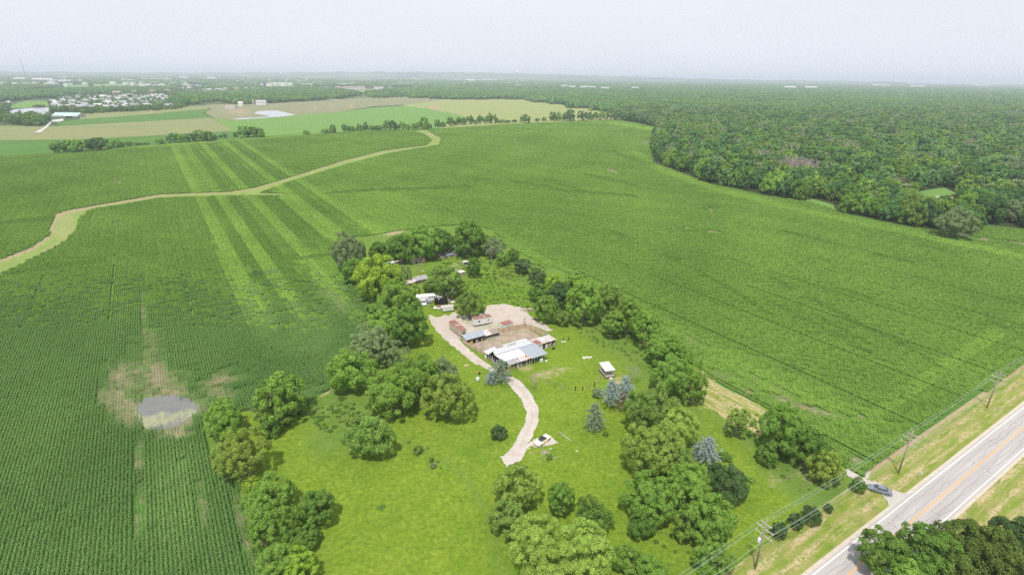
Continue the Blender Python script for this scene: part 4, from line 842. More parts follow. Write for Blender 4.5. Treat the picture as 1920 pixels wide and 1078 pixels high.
# ---------------------------------------------------------------- instancing for masses nobody could count
def hidden_sources(cname, meshes, mats):
    col = bpy.data.collections.new(cname)
    for i, (me, m) in enumerate(zip(meshes, mats)):
        me = me.copy() if me.materials else me
        me.materials.clear(); me.materials.append(m)
        o = bpy.data.objects.new('%s_%02d' % (cname, i), me); col.objects.link(o)
    return col
def scatter(name, P, rz, sc, idx, band, col, label, tilt=None):
    n = len(P)
    me = bpy.data.meshes.new(name); me.vertices.add(n); me.vertices.foreach_set('co', np.asarray(P, np.float32).ravel())
    for k, typ, v in (('rz', 'FLOAT', rz), ('idx', 'INT', idx), ('band', 'FLOAT', band)):
        a = me.attributes.new(k, typ, 'POINT'); a.data.foreach_set('value', np.asarray(v, np.int32 if typ == 'INT' else np.float32))
    a = me.attributes.new('scl', 'FLOAT_VECTOR', 'POINT'); a.data.foreach_set('vector', np.asarray(sc, np.float32).ravel())
    o = obj_of(name, me); tag(o, label, None, None, 'stuff')
    g = bpy.data.node_groups.new(name, 'GeometryNodeTree')
    g.interface.new_socket('Geometry', in_out='INPUT', socket_type='NodeSocketGeometry'); g.interface.new_socket('Geometry', in_out='OUTPUT', socket_type='NodeSocketGeometry')
    gi = g.nodes.new('NodeGroupInput'); go = g.nodes.new('NodeGroupOutput'); ip = g.nodes.new('GeometryNodeInstanceOnPoints'); ci = g.nodes.new('GeometryNodeCollectionInfo')
    ci.inputs[0].default_value = col; ci.inputs['Separate Children'].default_value = True; ci.inputs['Reset Children'].default_value = True
    def na(nm, t): q = g.nodes.new('GeometryNodeInputNamedAttribute'); q.data_type = t; q.inputs[0].default_value = nm; return q.outputs[0]
    cx = g.nodes.new('ShaderNodeCombineXYZ'); g.links.new(na('rz', 'FLOAT'), cx.inputs[2])
    g.links.new(gi.outputs[0], ip.inputs['Points']); g.links.new(ci.outputs[0], ip.inputs['Instance']); ip.inputs['Pick Instance'].default_value = True
    g.links.new(na('idx', 'INT'), ip.inputs['Instance Index']); g.links.new(cx.outputs[0], ip.inputs['Rotation']); g.links.new(na('scl', 'FLOAT_VECTOR'), ip.inputs['Scale'])
    g.links.new(ip.outputs[0], go.inputs[0])
    md = o.modifiers.new('scatter', 'NODES'); md.node_group = g
    return o

FOREST = [(985, 187), (1060, 200), (1150, 211), (1166, 226), (1200, 232), (1238, 241), (1226, 262), (1226, 303), (1330, 343), (1440, 366), (1500, 376), (1560, 388), (1600, 403),
          (1700, 422), (1760, 436), (1822, 438), (1832, 428), (1850, 419), (1920, 428), (2080, 448), (2600, 520), (2600, 186), (1920, 174), (1440, 160.5), (1150, 157), (985, 162)]
CLEAR = [[(1498, 377), (1508, 366), (1566, 384), (1556, 392)], [(1690, 376), (1715, 364), (1752, 350), (1775, 350), (1805, 366), (1800, 392), (1776, 408), (1716, 408), (1704, 392)]]
HOLE = CLEAR
# forest floor, so that no open country shows between the crowns
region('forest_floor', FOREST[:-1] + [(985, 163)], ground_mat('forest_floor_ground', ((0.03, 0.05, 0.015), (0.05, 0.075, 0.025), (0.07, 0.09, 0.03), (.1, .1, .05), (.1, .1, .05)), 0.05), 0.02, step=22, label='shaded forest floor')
def grid_pts(spacing, zmin, zmax, poly, jit=.42, xmax=2050, xmin=-120):
    Y = np.arange(zmin * .9, zmax * 1.3, spacing); out = []
    hw = zmax * 1.25; X = np.arange(-hw, hw, spacing)
    if len(X) * len(Y) > 6e6: raise ValueError('grid')
    gx, gy = np.meshgrid(X, Y); gx = gx.ravel() + RNG.uniform(-jit, jit, gx.size) * spacing; gy = gy.ravel() + RNG.uniform(-jit, jit, gy.size) * spacing
    px, py, dz = proj(gx, gy)
    with np.errstate(invalid='ignore'):
        k = (dz > zmin) & (dz <= zmax) & (px > xmin) & (px < xmax)
    gx, gy, px, py, dz = gx[k], gy[k], px[k], py[k], dz[k]
    k = inpoly(px, py, poly)
    return gx[k], gy[k], px[k], py[k], dz[k]
fx, fy, fpx, fpy, fdz = grid_pts(10.5, 330, 1500, FOREST)
k = np.ones(len(fx), bool)
for c in CLEAR: k &= ~inpoly(fpx, fpy, c)
fx, fy, fpx, fpy, fdz = fx[k], fy[k], fpx[k], fpy[k], fdz[k]
# distance to the forest front, for choosing the trees that are told apart
front = seg_dist(fpx, fpy, FOREST[:20]) * fdz / 1000
order = np.argsort(fdz + front * 1.5); NI = 185
dead = (ell_m(fpx, fpy, 1490, 333, 45, 12, 5) > .35) & (RNG.uniform(size=len(fx)) < .85)
dead |= (RNG.uniform(size=len(fx)) < .03)
dead |= (ell_m(fpx, fpy, 1300, 215, 50, 9, 0) > .3) & (RNG.uniform(size=len(fx)) < .35)
for j, i in enumerate(order[:NI]):
    R = float(RNG.uniform(4.8, 9.8)); H = R * float(RNG.uniform(1.5, 2.0)) + 2.5
    lone = j == 0
    t = thing('tree', 'dead grey leafless tree among the green ones at the forest edge' if dead[i] else 'green broadleaf tree in the front ranks of the forest on the right', 'tree', (float(fx[i]), float(fy[i]), 0), float(RNG.uniform(0, 6.28)), 'dead trees at the forest edge' if dead[i] else 'trees in the front ranks of the forest')
    if dead[i]:
        me = TK['x'][j % 2]; kk = bpy.data.objects.new('trunk', me); COL.objects.link(kk); kk.parent = t; kk.scale = (H, H, H)
        if not me.materials: me.materials.append(M_pale)
        continue
    me = CR['round'][j % 3] if j < 90 else CR['far'][j % 5]
    if not me.materials: me.materials.append(LM['f'])
    c = bpy.data.objects.new('crown', me); COL.objects.link(c); c.parent = t; c.scale = (R, R, H * .5); c.location = (0, 0, H * .5)
    c.material_slots[0].link = 'OBJECT'; c.material_slots[0].material = LM[rnd.choice('ffdgoef')]
    me = TK['t'][j % 3]; kk = bpy.data.objects.new('trunk', me); COL.objects.link(kk); kk.parent = t; kk.scale = (H * .7,) * 3
    if not me.materials: me.materials.append(M_bark)
# the lone grey-green tree where the forest edge meets the field corner
tree(1795, 415, 62, 'e', 'oak', 'grey-green tree at the forest tip by the field corner', asp=.95)
rest = order[NI:]
def mk_bare(name):
    return trunk_mesh(name, 99, 1.0, .03, .25, 4)
col_f = hidden_sources('wood_source', [CR['far'][i % 5] for i in range(8)] + [mk_bare('dead_limbs')], [LM['f'], LM['f'], LM['d'], LM['e'], LM['o'], LM['f'], LM['g'], LM['f'], M_pale])
n = len(rest); idx = RNG.integers(0, 8, n); idx[dead[rest]] = 8
R = RNG.uniform(4.8, 9.8, n); Hh = R * RNG.uniform(.75, 1.05, n) + 1.5
sc = np.stack([R, R, Hh], 1); z = Hh.copy() + RNG.uniform(0, 1.5, n); m8 = idx == 8; sc[m8] = np.stack([Hh[m8] * 2.1] * 3, 1); z[m8] = 0
scatter('woods', np.stack([fx[rest], fy[rest], z], 1), RNG.uniform(0, 6.28, n), sc, idx, np.full(n, .5), col_f, 'dense broadleaf forest spreading to the right')

# far woods as 70 m blocks of canopy
def wood_block(name, seed, n=34, size=76.0):
    rng = np.random.default_rng(seed); C = []; N = []; T = []
    for i in range(n):
        c = np.array([rng.uniform(-.5, .5) * size, rng.uniform(-.5, .5) * size, 0]); R = rng.uniform(5.5, 9.5); Hh = rng.uniform(12, 19); t = rng.uniform(); m = 55
        d = nrm(rng.normal(size=(m, 3)) + [0, 0, .7]); C.append(c + d * [R, R, Hh * .45] + [0, 0, Hh * .5]); N.append(nrm(d + rng.normal(size=(m, 3)) * .3)); T.append(np.clip(.6 * t + .4 * rng.uniform(size=m), 0, 1))
    C = np.vstack(C); N = np.vstack(N); V, Fq = quads(C, N, rng.uniform(3.4, 5.6, len(C)), rng, .9); V[:, 2] = np.maximum(V[:, 2], 0.2)
    return mesh_np(name, V, Fq, np.concatenate(T))
col_w = hidden_sources('woodland_block', [wood_block('block', 200 + i) for i in range(5)], [LM['f'], LM['d'], LM['f'], LM['f'], LM['d']])
bx, by, bpx, bpy_, bdz = grid_pts(60, 1450, 4200, FOREST, .25)
bx2, by2, bpx2, bpy2, bdz2 = grid_pts(120, 4200, 11500, [(985, 187), (2600, 300), (2600, 150), (1920, 160), (1440, 150), (985, 145)], .4, xmin=950)
s2 = 1.6 * np.ones(len(bx2))
BP = [(bx, by, np.ones(len(bx))), (bx2, by2, s2)]
# belts of wood on the far side of the fields, left half
BELTS = [[(442, 197), (500, 194), (620, 187), (664, 183), (662, 172), (600, 167), (500, 168), (430, 178), (425, 190)], [(775, 184), (850, 187), (985, 187), (990, 163), (900, 165), (800, 166), (740, 171)],
         [(330, 200), (352, 199), (370, 193), (425, 190), (430, 176), (345, 178)], [(20, 190), (50, 186), (104, 184), (100, 172), (50, 172), (20, 178)], [(0, 172), (20, 172), (90, 165), (120, 168), (60, 158), (0, 158)], [(-60, 200), (14, 184), (18, 174), (-60, 176)],
         [(700, 183), (790, 180), (775, 168), (690, 170)], [(560, 163), (700, 160), (760, 158), (980, 160), (985, 150), (700, 152), (560, 155)], [(140, 180), (330, 172), (330, 167), (120, 170)], [(270, 160), (345, 162), (330, 156), (260, 156)], [(380, 170), (480, 168), (480, 160), (400, 162)],
         [(-40, 226), (0, 229), (40, 237), (78, 238), (94, 228), (90, 223), (70, 222), (40, 220), (0, 222), (-40, 220)]]
for bl in BELTS[:-1]:
    a_, b_, c_, d_, e_ = grid_pts(48, 900, 5200, bl, .35, xmin=-200); k = np.ones(len(a_), bool)
    for q in FAR2: k &= ~inpoly(c_, d_, q[0])
    BP.append((a_[k], b_[k], np.full(k.sum(), .8)))
# scattered distant tree cover, broken by open country
a_, b_, c_, d_, e_ = grid_pts(95, 2000, 12500, [(-300, 190), (0, 186), (120, 168), (330, 160), (700, 165), (985, 170), (985, 120), (-300, 110)], .45, xmin=-250)
fn = np.sin(a_ / 310 + 1) * np.sin(b_ / 420) + np.sin(a_ / 130 + b_ / 170) * .6 + RNG.normal(size=len(a_)) * .5
k = (fn > -.35)
for pl in (*[q[0] for q in FAR2], FAR[7][1], FAR[8][1], [(104, 172), (235, 186), (355, 205), (480, 160), (350, 158), (110, 160)]): k &= ~inpoly(c_, d_, pl)
BP.append((a_[k], b_[k], RNG.uniform(.7, 1.5, k.sum())))
X = np.concatenate([p[0] for p in BP]); Y = np.concatenate([p[1] for p in BP]); SS = np.concatenate([p[2] for p in BP]); n = len(X)
scatter('far_woods', np.stack([X, Y, np.zeros(n)], 1), RNG.integers(0, 4, n) * pi / 2 + RNG.uniform(-.3, .3, n), np.stack([SS, SS, np.clip(SS, .9, 1.15)], 1), RNG.integers(0, 5, n), np.full(n, .5), col_w, 'blue-green woods fading towards the horizon')

# trees of the far farm and estate (small)
EST = [(105, 190), (150, 182), (235, 181), (305, 179), (352, 199), (330, 205), (215, 210), (160, 213), (120, 209)]
def far_tree_pts(poly, s, zmin, zmax, keep): 
    a_, b_, c_, d_, e_ = grid_pts(s, zmin, zmax, poly, .45, xmin=-200); k = RNG.uniform(size=len(a_)) < keep
    return a_[k], b_[k]
TP = [far_tree_pts(BELTS[-1], 11, 800, 1400, .95), far_tree_pts(EST, 16, 1000, 2300, .78), far_tree_pts([(190, 166), (480, 160), (470, 178), (430, 182), (345, 182), (305, 179), (200, 181)], 20, 1500, 4000, .5),
      far_tree_pts([(150, 215), (220, 211), (330, 206), (352, 201), (340, 199), (215, 208), (150, 211)], 12, 900, 1500, .7), far_tree_pts([(0, 203), (14, 200), (20, 204), (0, 216), (-20, 216)], 12, 900, 1600, .9), far_tree_pts([(96, 213), (130, 210), (125, 206), (98, 208)], 12, 900, 1500, .7),
      far_tree_pts([(700, 186), (790, 181), (780, 176), (690, 180)], 16, 1500, 2500, .6), far_tree_pts([(1500, 372), (1512, 366), (1530, 370), (1510, 376)], 14, 300, 700, .4)]
X = np.concatenate([p[0] for p in TP]); Y = np.concatenate([p[1] for p in TP]); n = len(X); R = RNG.uniform(4, 7.5, n); Hh = R * RNG.uniform(.8, 1.1, n)
scatter('treeline', np.stack([X, Y, Hh], 1), RNG.uniform(0, 6.28, n), np.stack([R, R, Hh], 1), RNG.integers(0, 8, n), np.full(n, .5), col_f, 'tree cover among the far houses')

# ---------------------------------------------------------------- crops
def crop_patch(name, seed, kind, nr, ln, m, leaf, hgt, wd):
    """nr planting rows 0.76 m apart running along y, ln metres long"""
    rng = np.random.default_rng(seed); r = rng.integers(0, nr, m) if kind != 'track' else rng.choice((0, 2), m); x = (r - (nr - 1) / 2) * .76 + np.clip(rng.normal(size=m) * wd, -.36, .36); y = rng.uniform(-.5, .5, m) * ln
    q = np.abs((x - (r - (nr - 1) / 2) * .76)) / .38; zz = hgt * (1 - q ** 2 * .55) * rng.uniform(.45, 1.0, m) ** .6
    N = nrm(np.stack([rng.normal(size=m) * .6, rng.normal(size=m) * .6, np.full(m, 1.0)], 1))
    V, Fq = quads(np.stack([x, y, zz], 1), N, leaf * rng.uniform(.7, 1.3, m), rng, .45 if kind == 'corn' else .85)
    return mesh_np(name, V, Fq, rng.uniform(0, 1, m))
C0_ = 2.28
M_corn = leaf_mat('corn_leaf', (0.070, 0.160, 0.038), (0.270, 0.430, 0.130), .05, .25, True); M_soy = leaf_mat('soy_leaf', (0.095, 0.195, 0.036), (0.350, 0.530, 0.105), .05, .3, True)
PM = [crop_patch('corn_a', 1, 'corn', 3, C0_, 380, .31, 1.05, .19), crop_patch('corn_b', 2, 'corn', 3, C0_, 350, .32, 1.15, .19), crop_patch('corn_c', 13, 'corn', 3, C0_, 230, .28, .95, .13), crop_patch('corn_d', 14, 'corn', 3, C0_, 150, .25, .8, .11), crop_patch('corn_e', 3, 'corn', 3, C0_, 90, .22, .6, .09), crop_patch('corn_f', 4, 'corn', 3, C0_, 40, .2, .4, .07),
      crop_patch('soy_a', 5, 'soy', 3, C0_, 420, .23, .8, .22), crop_patch('soy_b', 6, 'soy', 3, C0_, 380, .26, .85, .22), crop_patch('soy_c', 15, 'soy', 3, C0_, 440, .21, .7, .19), crop_patch('soy_thin', 7, 'soy', 3, C0_, 150, .2, .5, .12),
      crop_patch('mid_a', 8, 'soy', 9, C0_ * 3, 1500, .34, .75, .23), crop_patch('mid_b', 9, 'soy', 9, C0_ * 3, 1500, .34, .75, .23), crop_patch('mid_c', 16, 'soy', 9, C0_ * 3, 1500, .34, .75, .23), crop_patch('mid_thin', 10, 'soy', 9, C0_ * 3, 420, .3, .5, .15),
      crop_patch('far_a', 11, 'soy', 27, C0_ * 9, 2600, .75, .8, .3), crop_patch('far_b', 12, 'soy', 27, C0_ * 9, 2600, .75, .8, .3)] + [crop_patch('soy_track', 17, 'track', 3, C0_, 300, .23, .8, .12), crop_patch('wide_corn', 18, 'soy', 9, C0_ * 3, 1500, .34, .75, .2), crop_patch('wide_corn_b', 19, 'soy', 9, C0_ * 3, 1500, .34, .75, .2)]
col_c = hidden_sources('crop_source', PM, [M_corn] * 6 + [M_soy] * 11 + [M_corn] * 2)
EXC = [PARCEL, WATERWAY]
def corner_ok(x, y, h):
    ok = np.ones(len(x), bool)
    for su, sv in ((0, 0), (-h, -h), (-h, h), (h, -h), (h, h)):
        xx = x + su * EU[0] + sv * EV[0]; yy = y + su * EU[1] + sv * EV[1]; px, py, dz = proj(xx, yy)
        k = inpoly(px, py, CROP)
        for e in EXC: k &= ~inpoly(px, py, e)
        k &= (((xx - rc0[0]) * rn[0] + (yy - rc0[1]) * rn[1]) > 13.6)
        ok &= k
    return ok
def soilmax(x, y, h):
    m = np.zeros(len(x))
    for a in (-h, 0, h):
        for b in (-h, 0, h): px, py, _ = proj(x + a, y + b); m = np.maximum(m, P_crop(np.nan_to_num(px), np.nan_to_num(py, nan=600))['soil'])
    return m
C0 = 2.28; U = np.arange(-1215, 1215, C0 * 9); Vv = np.arange(-103, 1440, C0 * 9)
gu, gv = np.meshgrid(U, Vv); gu = gu.ravel(); gv = gv.ravel()
def tox(gu, gv): return gu * EU[0] + gv * EV[0], gu * EU[1] + gv * EV[1]
def sub3(gu, gv, c): o = np.array([-c, 0, c]); ou, ov = np.meshgrid(o, o); return (gu[:, None] + ou.ravel()).ravel(), (gv[:, None] + ov.ravel()).ravel()
def view_ok(x, y, m):
    px, py, dz = proj(x, y)
    with np.errstate(invalid='ignore'): k = (y > 5) & (px > -60 - m) & (px < 1985 + m) & (py < 1150 + m) & (dz < 1300)
    return k
cells = {}
x, y = tox(gu, gv); k = view_ok(x, y, 60); gu, gv, x, y = gu[k], gv[k], x[k], y[k]; dz = proj(x, y)[2]
big = corner_ok(x, y, C0 * 4.5) & (dz > 860) & (proj(x, y)[0] > 900) & (soilmax(x, y, C0 * 3) < .3); cells['far'] = (gu[big], gv[big])
gu, gv = sub3(gu[~big], gv[~big], C0 * 3); x, y = tox(gu, gv); k = view_ok(x, y, 25); gu, gv, x, y = gu[k], gv[k], x[k], y[k]; dz = proj(x, y)[2]
mid = corner_ok(x, y, C0 * 1.5) & (dz > 270 + 25 * np.sin(gu * .13) + 20 * np.sin(gv * .21)) & (soilmax(x, y, C0) < .35); cells['mid'] = (gu[mid], gv[mid])
gu, gv = sub3(gu[~mid], gv[~mid], C0); x, y = tox(gu, gv); k = view_ok(x, y, 5); gu, gv, x, y = gu[k], gv[k], x[k], y[k]
k = corner_ok(x, y, 0.1); cells['near'] = (gu[k], gv[k])
PP = []
for lev, thin, full in (('near', None, None), ('mid', 13, (10, 12)), ('far', None, (14, 15))):
    x, y = tox(*cells[lev]); px, py, dz = proj(x, y); at_ = P_crop(px, py); so_, bd_ = at_['soil'], at_['band']; n = len(x); r = RNG.uniform(size=n)
    if lev == 'near':
        corn = (px < 700 - (py - 560) * .25) & (r < (py - 500) / 130); trk = (np.floor(cells['near'][0] / C0_) % 12 == 0) & ~corn
        lv = np.clip((so_ - .16) * 8.5 + (r - .5) * 1.2, 0, 4.99).astype(int)
        idx = np.where(corn, np.where(lv == 0, RNG.integers(0, 2, n), lv + 1), np.where(so_ + r * .2 > .5, 9, np.where(trk, 16, RNG.integers(6, 9, n))))
        keep = ~((so_ + r * .2 > .95) | ((so_ + r * .3 > .85) & ~corn)) & ~inpoly(px, py + (r - .5) * 24, PUDDLE)
    else:
        idx = RNG.integers(full[0], full[1] + 1, n)
        if lev == 'mid': idx = np.where((px < 700) & (r < (py - 500) / 130), 17 + (idx % 2), idx)
        if thin is not None: idx = np.where(so_ + r * .2 > .45, thin, idx)
        keep = so_ + r * .2 < .78
    PP.append((x[keep], y[keep], idx[keep], np.clip(bd_[keep] * .9 + (.07 if lev == 'near' else 0), -.3, 1)))
X, Y, I, Bd = [np.concatenate([p[i] for p in PP]) for i in range(4)]; n = len(X)
print('crop instances', n, [len(p[0]) for p in PP])
scatter('crops', np.stack([X, Y, np.zeros(n)], 1), ROT + RNG.integers(0, 2, n) * pi, np.stack([np.ones(n), np.ones(n), RNG.uniform(.9, 1.1, n)], 1), I, Bd, col_c, 'green crop plants standing in rows across the fields')

# weeds and rough growth inside the farmstead
def tuft_mesh(name, seed, m, leaf, r=.9, h=.9):
    rng = np.random.default_rng(seed); d = nrm(rng.normal(size=(m, 3)) + [0, 0, .5]); C = d * [r, r, h] * rng.uniform(.6, 1, (m, 1)); C[:, 2] = np.abs(C[:, 2])
    V, Fq = quads(C, nrm(d + rng.normal(size=(m, 3)) * .5), leaf * rng.uniform(.7, 1.3, m), rng, .8); return mesh_np(name, V, Fq, rng.uniform(0, 1, m))
col_t = hidden_sources('weed_source', [tuft_mesh('tuft_a', 1, 130, .3), tuft_mesh('tuft_b', 2, 130, .3), tuft_mesh('tuft_c', 3, 60, .22, .7, .5), tuft_mesh('tuft_d', 4, 110, .28)],
                       [leaf_mat('weed_bright', (0.20, 0.36, 0.035), (0.38, 0.54, 0.10), .1), leaf_mat('weed_mid', (0.09, 0.19, 0.025), (0.19, 0.31, 0.06), .1), leaf_mat('weed_pale', (0.20, 0.26, 0.08), (0.36, 0.38, 0.18), .1), LM['g']])
WZ = [([(868, 530), (905, 522), (950, 530), (1000, 545), (1005, 575), (985, 580), (960, 572), (915, 572), (890, 560)], 1.35, (0, 0, 0, 1), 1.0, .85), ([(820, 490), (870, 478), (910, 485), (960, 500), (1000, 530), (950, 530), (905, 520), (880, 515), (850, 505)], 1.9, (0, 1, 2), .75, 1.1),
      ([(580, 770), (640, 745), (672, 755), (668, 775), (640, 800), (612, 815), (590, 795)], 1.3, (1, 1, 2), .8, .8), ([(1060, 592), (1120, 610), (1180, 640), (1235, 690), (1215, 700), (1160, 665), (1100, 635), (1060, 610)], 1.6, (1, 2, 1), .6, .6),
      ([(640, 470), (690, 480), (740, 440), (900, 432), (940, 450), (900, 470), (740, 480), (720, 600), (690, 640), (650, 560)], 2.0, (1, 3, 1), .6, 1.2), ([(1430, 790), (1500, 850), (1560, 890), (1530, 930), (1470, 900), (1400, 820)], 1.5, (1, 2, 2), .6, .7),
      ([(740, 795), (790, 825), (850, 880), (900, 960), (930, 1060), (915, 1060), (880, 970), (835, 895), (770, 840)], 2.2, (1, 2, 1), .35, .5), ([(1180, 860), (1300, 880), (1390, 1050), (1180, 1070)], 2.4, (1, 1, 3), .3, .7), ([(1340, 730), (1400, 760), (1440, 800), (1400, 810), (1360, 790)], 2.2, (2, 2, 1), .4, .5),
      ([(395, 800), (410, 800), (450, 890), (510, 1078), (490, 1078), (440, 940)], 1.8, (1, 3, 1), .5, .8), ([(1000, 560), (1240, 640), (1300, 700), (1330, 740), (1280, 740), (1200, 650), (1100, 600)], 1.8, (3, 1, 1), .5, 1.3), ([(505, 790), (560, 770), (575, 775), (520, 815)], 1.2, (1, 3), .8, .9)]
PT = []
for pl, s, ids, keep, sz in WZ:
    a_, b_, c_, d_, e_ = grid_pts(s, 90, 320, pl, .48); k = RNG.uniform(size=len(a_)) < keep; a_, b_ = a_[k], b_[k]; m = len(a_)
    PT.append((a_, b_, RNG.choice(ids, m), RNG.uniform(.6, 1.25, m) * sz))
X, Y, I, SS = [np.concatenate([p[i] for p in PT]) for i in range(4)]; n = len(X)
px, py, _ = proj(X, Y); k = ~(inpoly(px, py, YARD) | inpoly(px, py, DRIVE) | inpoly(px, py, CORRAL)); X, Y, I, SS = X[k], Y[k], I[k], SS[k]; n = len(X)
print('weeds', n)
scatter('undergrowth', np.stack([X, Y, np.zeros(n) + .05], 1), RNG.uniform(0, 6.28, n), np.stack([SS, SS, SS * .8], 1), I, np.full(n, .5), col_t, 'rough weeds and brambles of the farmstead')

# ================================================================== BUILDINGS AND THINGS
M_white = simple('white_paint', (0.70, 0.70, 0.70), .5, grime=.25, gscale=.7, gcol=(.5, .47, .42)); M_wmetal = ribbed('white_roof_metal', (0.64, 0.645, 0.66), (0.46, 0.43, 0.41), .3, 0, .4, .1, .35)
M_bmetal = ribbed('blue_grey_roof_metal', (0.37, 0.415, 0.475), (0.33, 0.34, 0.36), .3, 0, .4, .15, .3); M_rust = ribbed('rusty_roof_metal', (0.28, 0.115, 0.09), (0.42, 0.30, 0.26), .4, 1, .7, 0, .5)
M_rustw = ribbed('patchy_rust_roof', (0.60, 0.56, 0.54), (0.34, 0.17, 0.11), .35, 0, .6, 0, 1.0, .8); M_shing = simple('grey_shingle', (0.24, 0.24, 0.26), .9, grime=.8, gscale=1.6, gcol=(.5, .48, .47))
M_rpatch = simple('rusted_sheet', (0.48, 0.26, 0.17), .8, grime=.8, gscale=1.4, gcol=(.62, .5, .45)); M_wood = simple('weathered_board', (0.36, 0.30, 0.25), .9, grime=.6, gscale=2.5, gcol=(.2, .16, .13))
M_tanp = simple('tan_panel', (0.52, 0.40, 0.29), .85, grime=.6, gscale=.8, gcol=(.38, .29, .22)); M_tan = simple('tan_siding', (0.50, 0.42, 0.33), .7, grime=.3, gscale=.5)
M_yel = simple('yellow_plywood', (0.62, 0.40, 0.10), .8, grime=.4, gscale=1.2); M_black = simple('black_steel', (0.018, 0.018, 0.024), .45, grime=.5, gscale=1.2, gcol=(.06, .045, .04)); M_dark = simple('black_and_painted_shade', (0.03, 0.027, 0.025), .9)  # M_dark: shade inside stalls and openings put into the colour; plain dark parts too
M_glass = simple('window_glass', (0.045, 0.06, 0.08), .1, spec=.8, grime=0); M_conc = simple('concrete', (0.45, 0.43, 0.40), .9, grime=.5); M_blue = simple('blue_plastic', (0.06, 0.30, 0.56), .6); M_bluer = simple('blue_tarp', (0.30, 0.42, 0.72), .6, grime=.5, gcol=(.55, .6, .75))
M_red = simple('red_paint', (0.45, 0.05, 0.05), .5); M_tyre = simple('tyre_rubber', (0.02, 0.02, 0.02), .9); M_rim = simple('wheel_rim', (0.5, 0.5, 0.52), .3, .7); M_pole = simple('pole_wood', (0.30, 0.25, 0.22), .9, grime=.5, gscale=4)
M_arm = simple('crossarm_wood', (0.50, 0.45, 0.42), .9, grime=.4); M_ins = simple('porcelain', (0.62, 0.60, 0.58), .3); M_xfm = simple('transformer_paint', (0.66, 0.70, 0.70), .4, grime=.2); M_wire = simple('wire_metal', (0.30, 0.38, 0.33), .6, .1)
M_grey = simple('grey_board', (0.40, 0.36, 0.33), .9, grime=.7, gscale=1.5, gcol=(.22, .2, .18)); M_brn = simple('brown_tarpaper', (0.30, 0.25, 0.22), .9, grime=.6, gscale=2)

def at(u, v, z=0.0): x, y = uvw(u, v); return (x, y, z)
def bld(name, label, cat, u, v, group=None, extra=0.0): return thing(name, label, cat, at(u, v, .15), ROT + extra, group)
def part(name, p, m, mb, label=None):
    o = mb.build(name, m, p); 
    if label: o['label'] = label
    return o
# ---- the barn
B = bld('barn', 'long low barn with white and grey metal roof sheets and open stalls', 'barn', 81.4, 127.0)
ev, rg, bk = 0.1, 5.6, 12.2; ze, zr, zb = 2.5, 4.0, 2.9
def roofz(y): return ze + (zr - ze) * (y - ev) / (rg - ev) if y < rg else zr + (zb - zr) * (y - rg) / (bk - rg)
def sheet(x0, x1, y0, y1, m, lab, xs=0.0, lift=0.0, x0b=None, x1b=None):
    x0b = x0 if x0b is None else x0b; x1b = x1 if x1b is None else x1b
    part('roof_sheet', B, m, MB().slab([(x0, y0, roofz(y0) + lift), (x1, y0, roofz(y0) + lift), (x1b, y1, roofz(y1) + lift), (x0b, y1, roofz(y1) + lift)], .06), lab)
sheet(1.2, 12.3, 1.9, rg, M_wmetal, 'white metal sheets of the front slope', x0b=-.1, x1b=9.3)
sheet(10.6, 17.3, ev - .5, rg + .05, M_bmetal, 'blue-grey metal sheets at the right end', lift=.05, x0b=9.2, x1b=16.1)
sheet(1.7, 6.6, ev - .3, 1.95, M_shing, 'grey worn shingles along the front left', lift=.02)
sheet(6.5, 9.2, ev - .3, 1.95, M_rustw, 'white and rust patched strip', lift=.025); sheet(9.1, 12.0, ev - .2, 2.6, M_rpatch, 'rusty red sheet near the front edge', lift=.035, x0b=9.9)
sheet(-.2, 16.0, rg - .02, 10.6, M_wmetal, 'white metal sheets of the rear slope', x0b=2.0, x1b=16.2)
sheet(6.6, 16.4, 10.55, bk, M_wmetal, 'white rear edge sheets', x1b=16.6)
sheet(7.2, 11.0, 9.6, 11.0, M_shing, 'dark bare patch on the rear slope', lift=.04, x0b=8.4, x1b=11.8)
part('roof_sheet', B, M_wmetal, MB().slab([(-.5, 9.2, 2.75), (3.8, 10.6, 2.95), (4.4, 13.2, 2.55), (-.6, 12.3, 2.4)], .06), 'white lean-to sheets at the rear left corner')
part('roof_sheet', B, M_shing, MB().slab([(-.4, 12.25, 2.38), (4.2, 13.1, 2.5), (4.2, 14.2, 2.3), (-.3, 13.6, 2.2)], .06), 'grey and rusty edge sheets at the rear left')
part('ridge_cap', B, M_bmetal, MB().box(-.2, 16.2, rg - .12, rg + .14, zr + .03, zr + .1))
ft = MB()
for i in range(15):
    x = 1.8 + i * 1.06; part('post', B, M_white if i % 3 else M_wood, MB().box(x - .08, x + .08, .35, .51, 0, 2.42))
part('wall', B, M_yel, MB().box(1.7, 4.7, .52, .6, .0, 1.05), 'yellow plywood panels at the front left'); part('wall', B, M_yel, MB().box(1.68, 3.1, .52, .6, 1.06, 2.35), 'yellow plywood panel under the eave')
part('wall', B, M_wood, MB().box(4.75, 9.5, .54, .62, 0, .75), 'weathered boards under the stall openings'); part('wall', B, M_dark, MB().box(1.8, 15.6, 4.4, 4.5, 0, 2.9), 'inner wall of the stalls, shade painted as near-black')  # stall shade is put into the inner wall's colour
part('wall', B, M_wood, MB().box(15.4, 15.5, 1.5, 5.5, 0, 2.6)); part('wall', B, M_grey, MB().box(2.0, 15.5, 11.8, 11.9, 0, 2.6), 'rear wall of grey boards')
part('wall', B, M_white, MB().box(-.25, -.15, 10.9, 12.2, 0, 2.25), 'white panel on the left end wall')
for i in range(8): y = 1.0 + i * 1.3; part('post', B, M_white if i % 2 else M_grey, MB().box(.25 - .03 * y, .4 - .03 * y, y, y + .14, 0, min(2.6, roofz(y) - .1)))
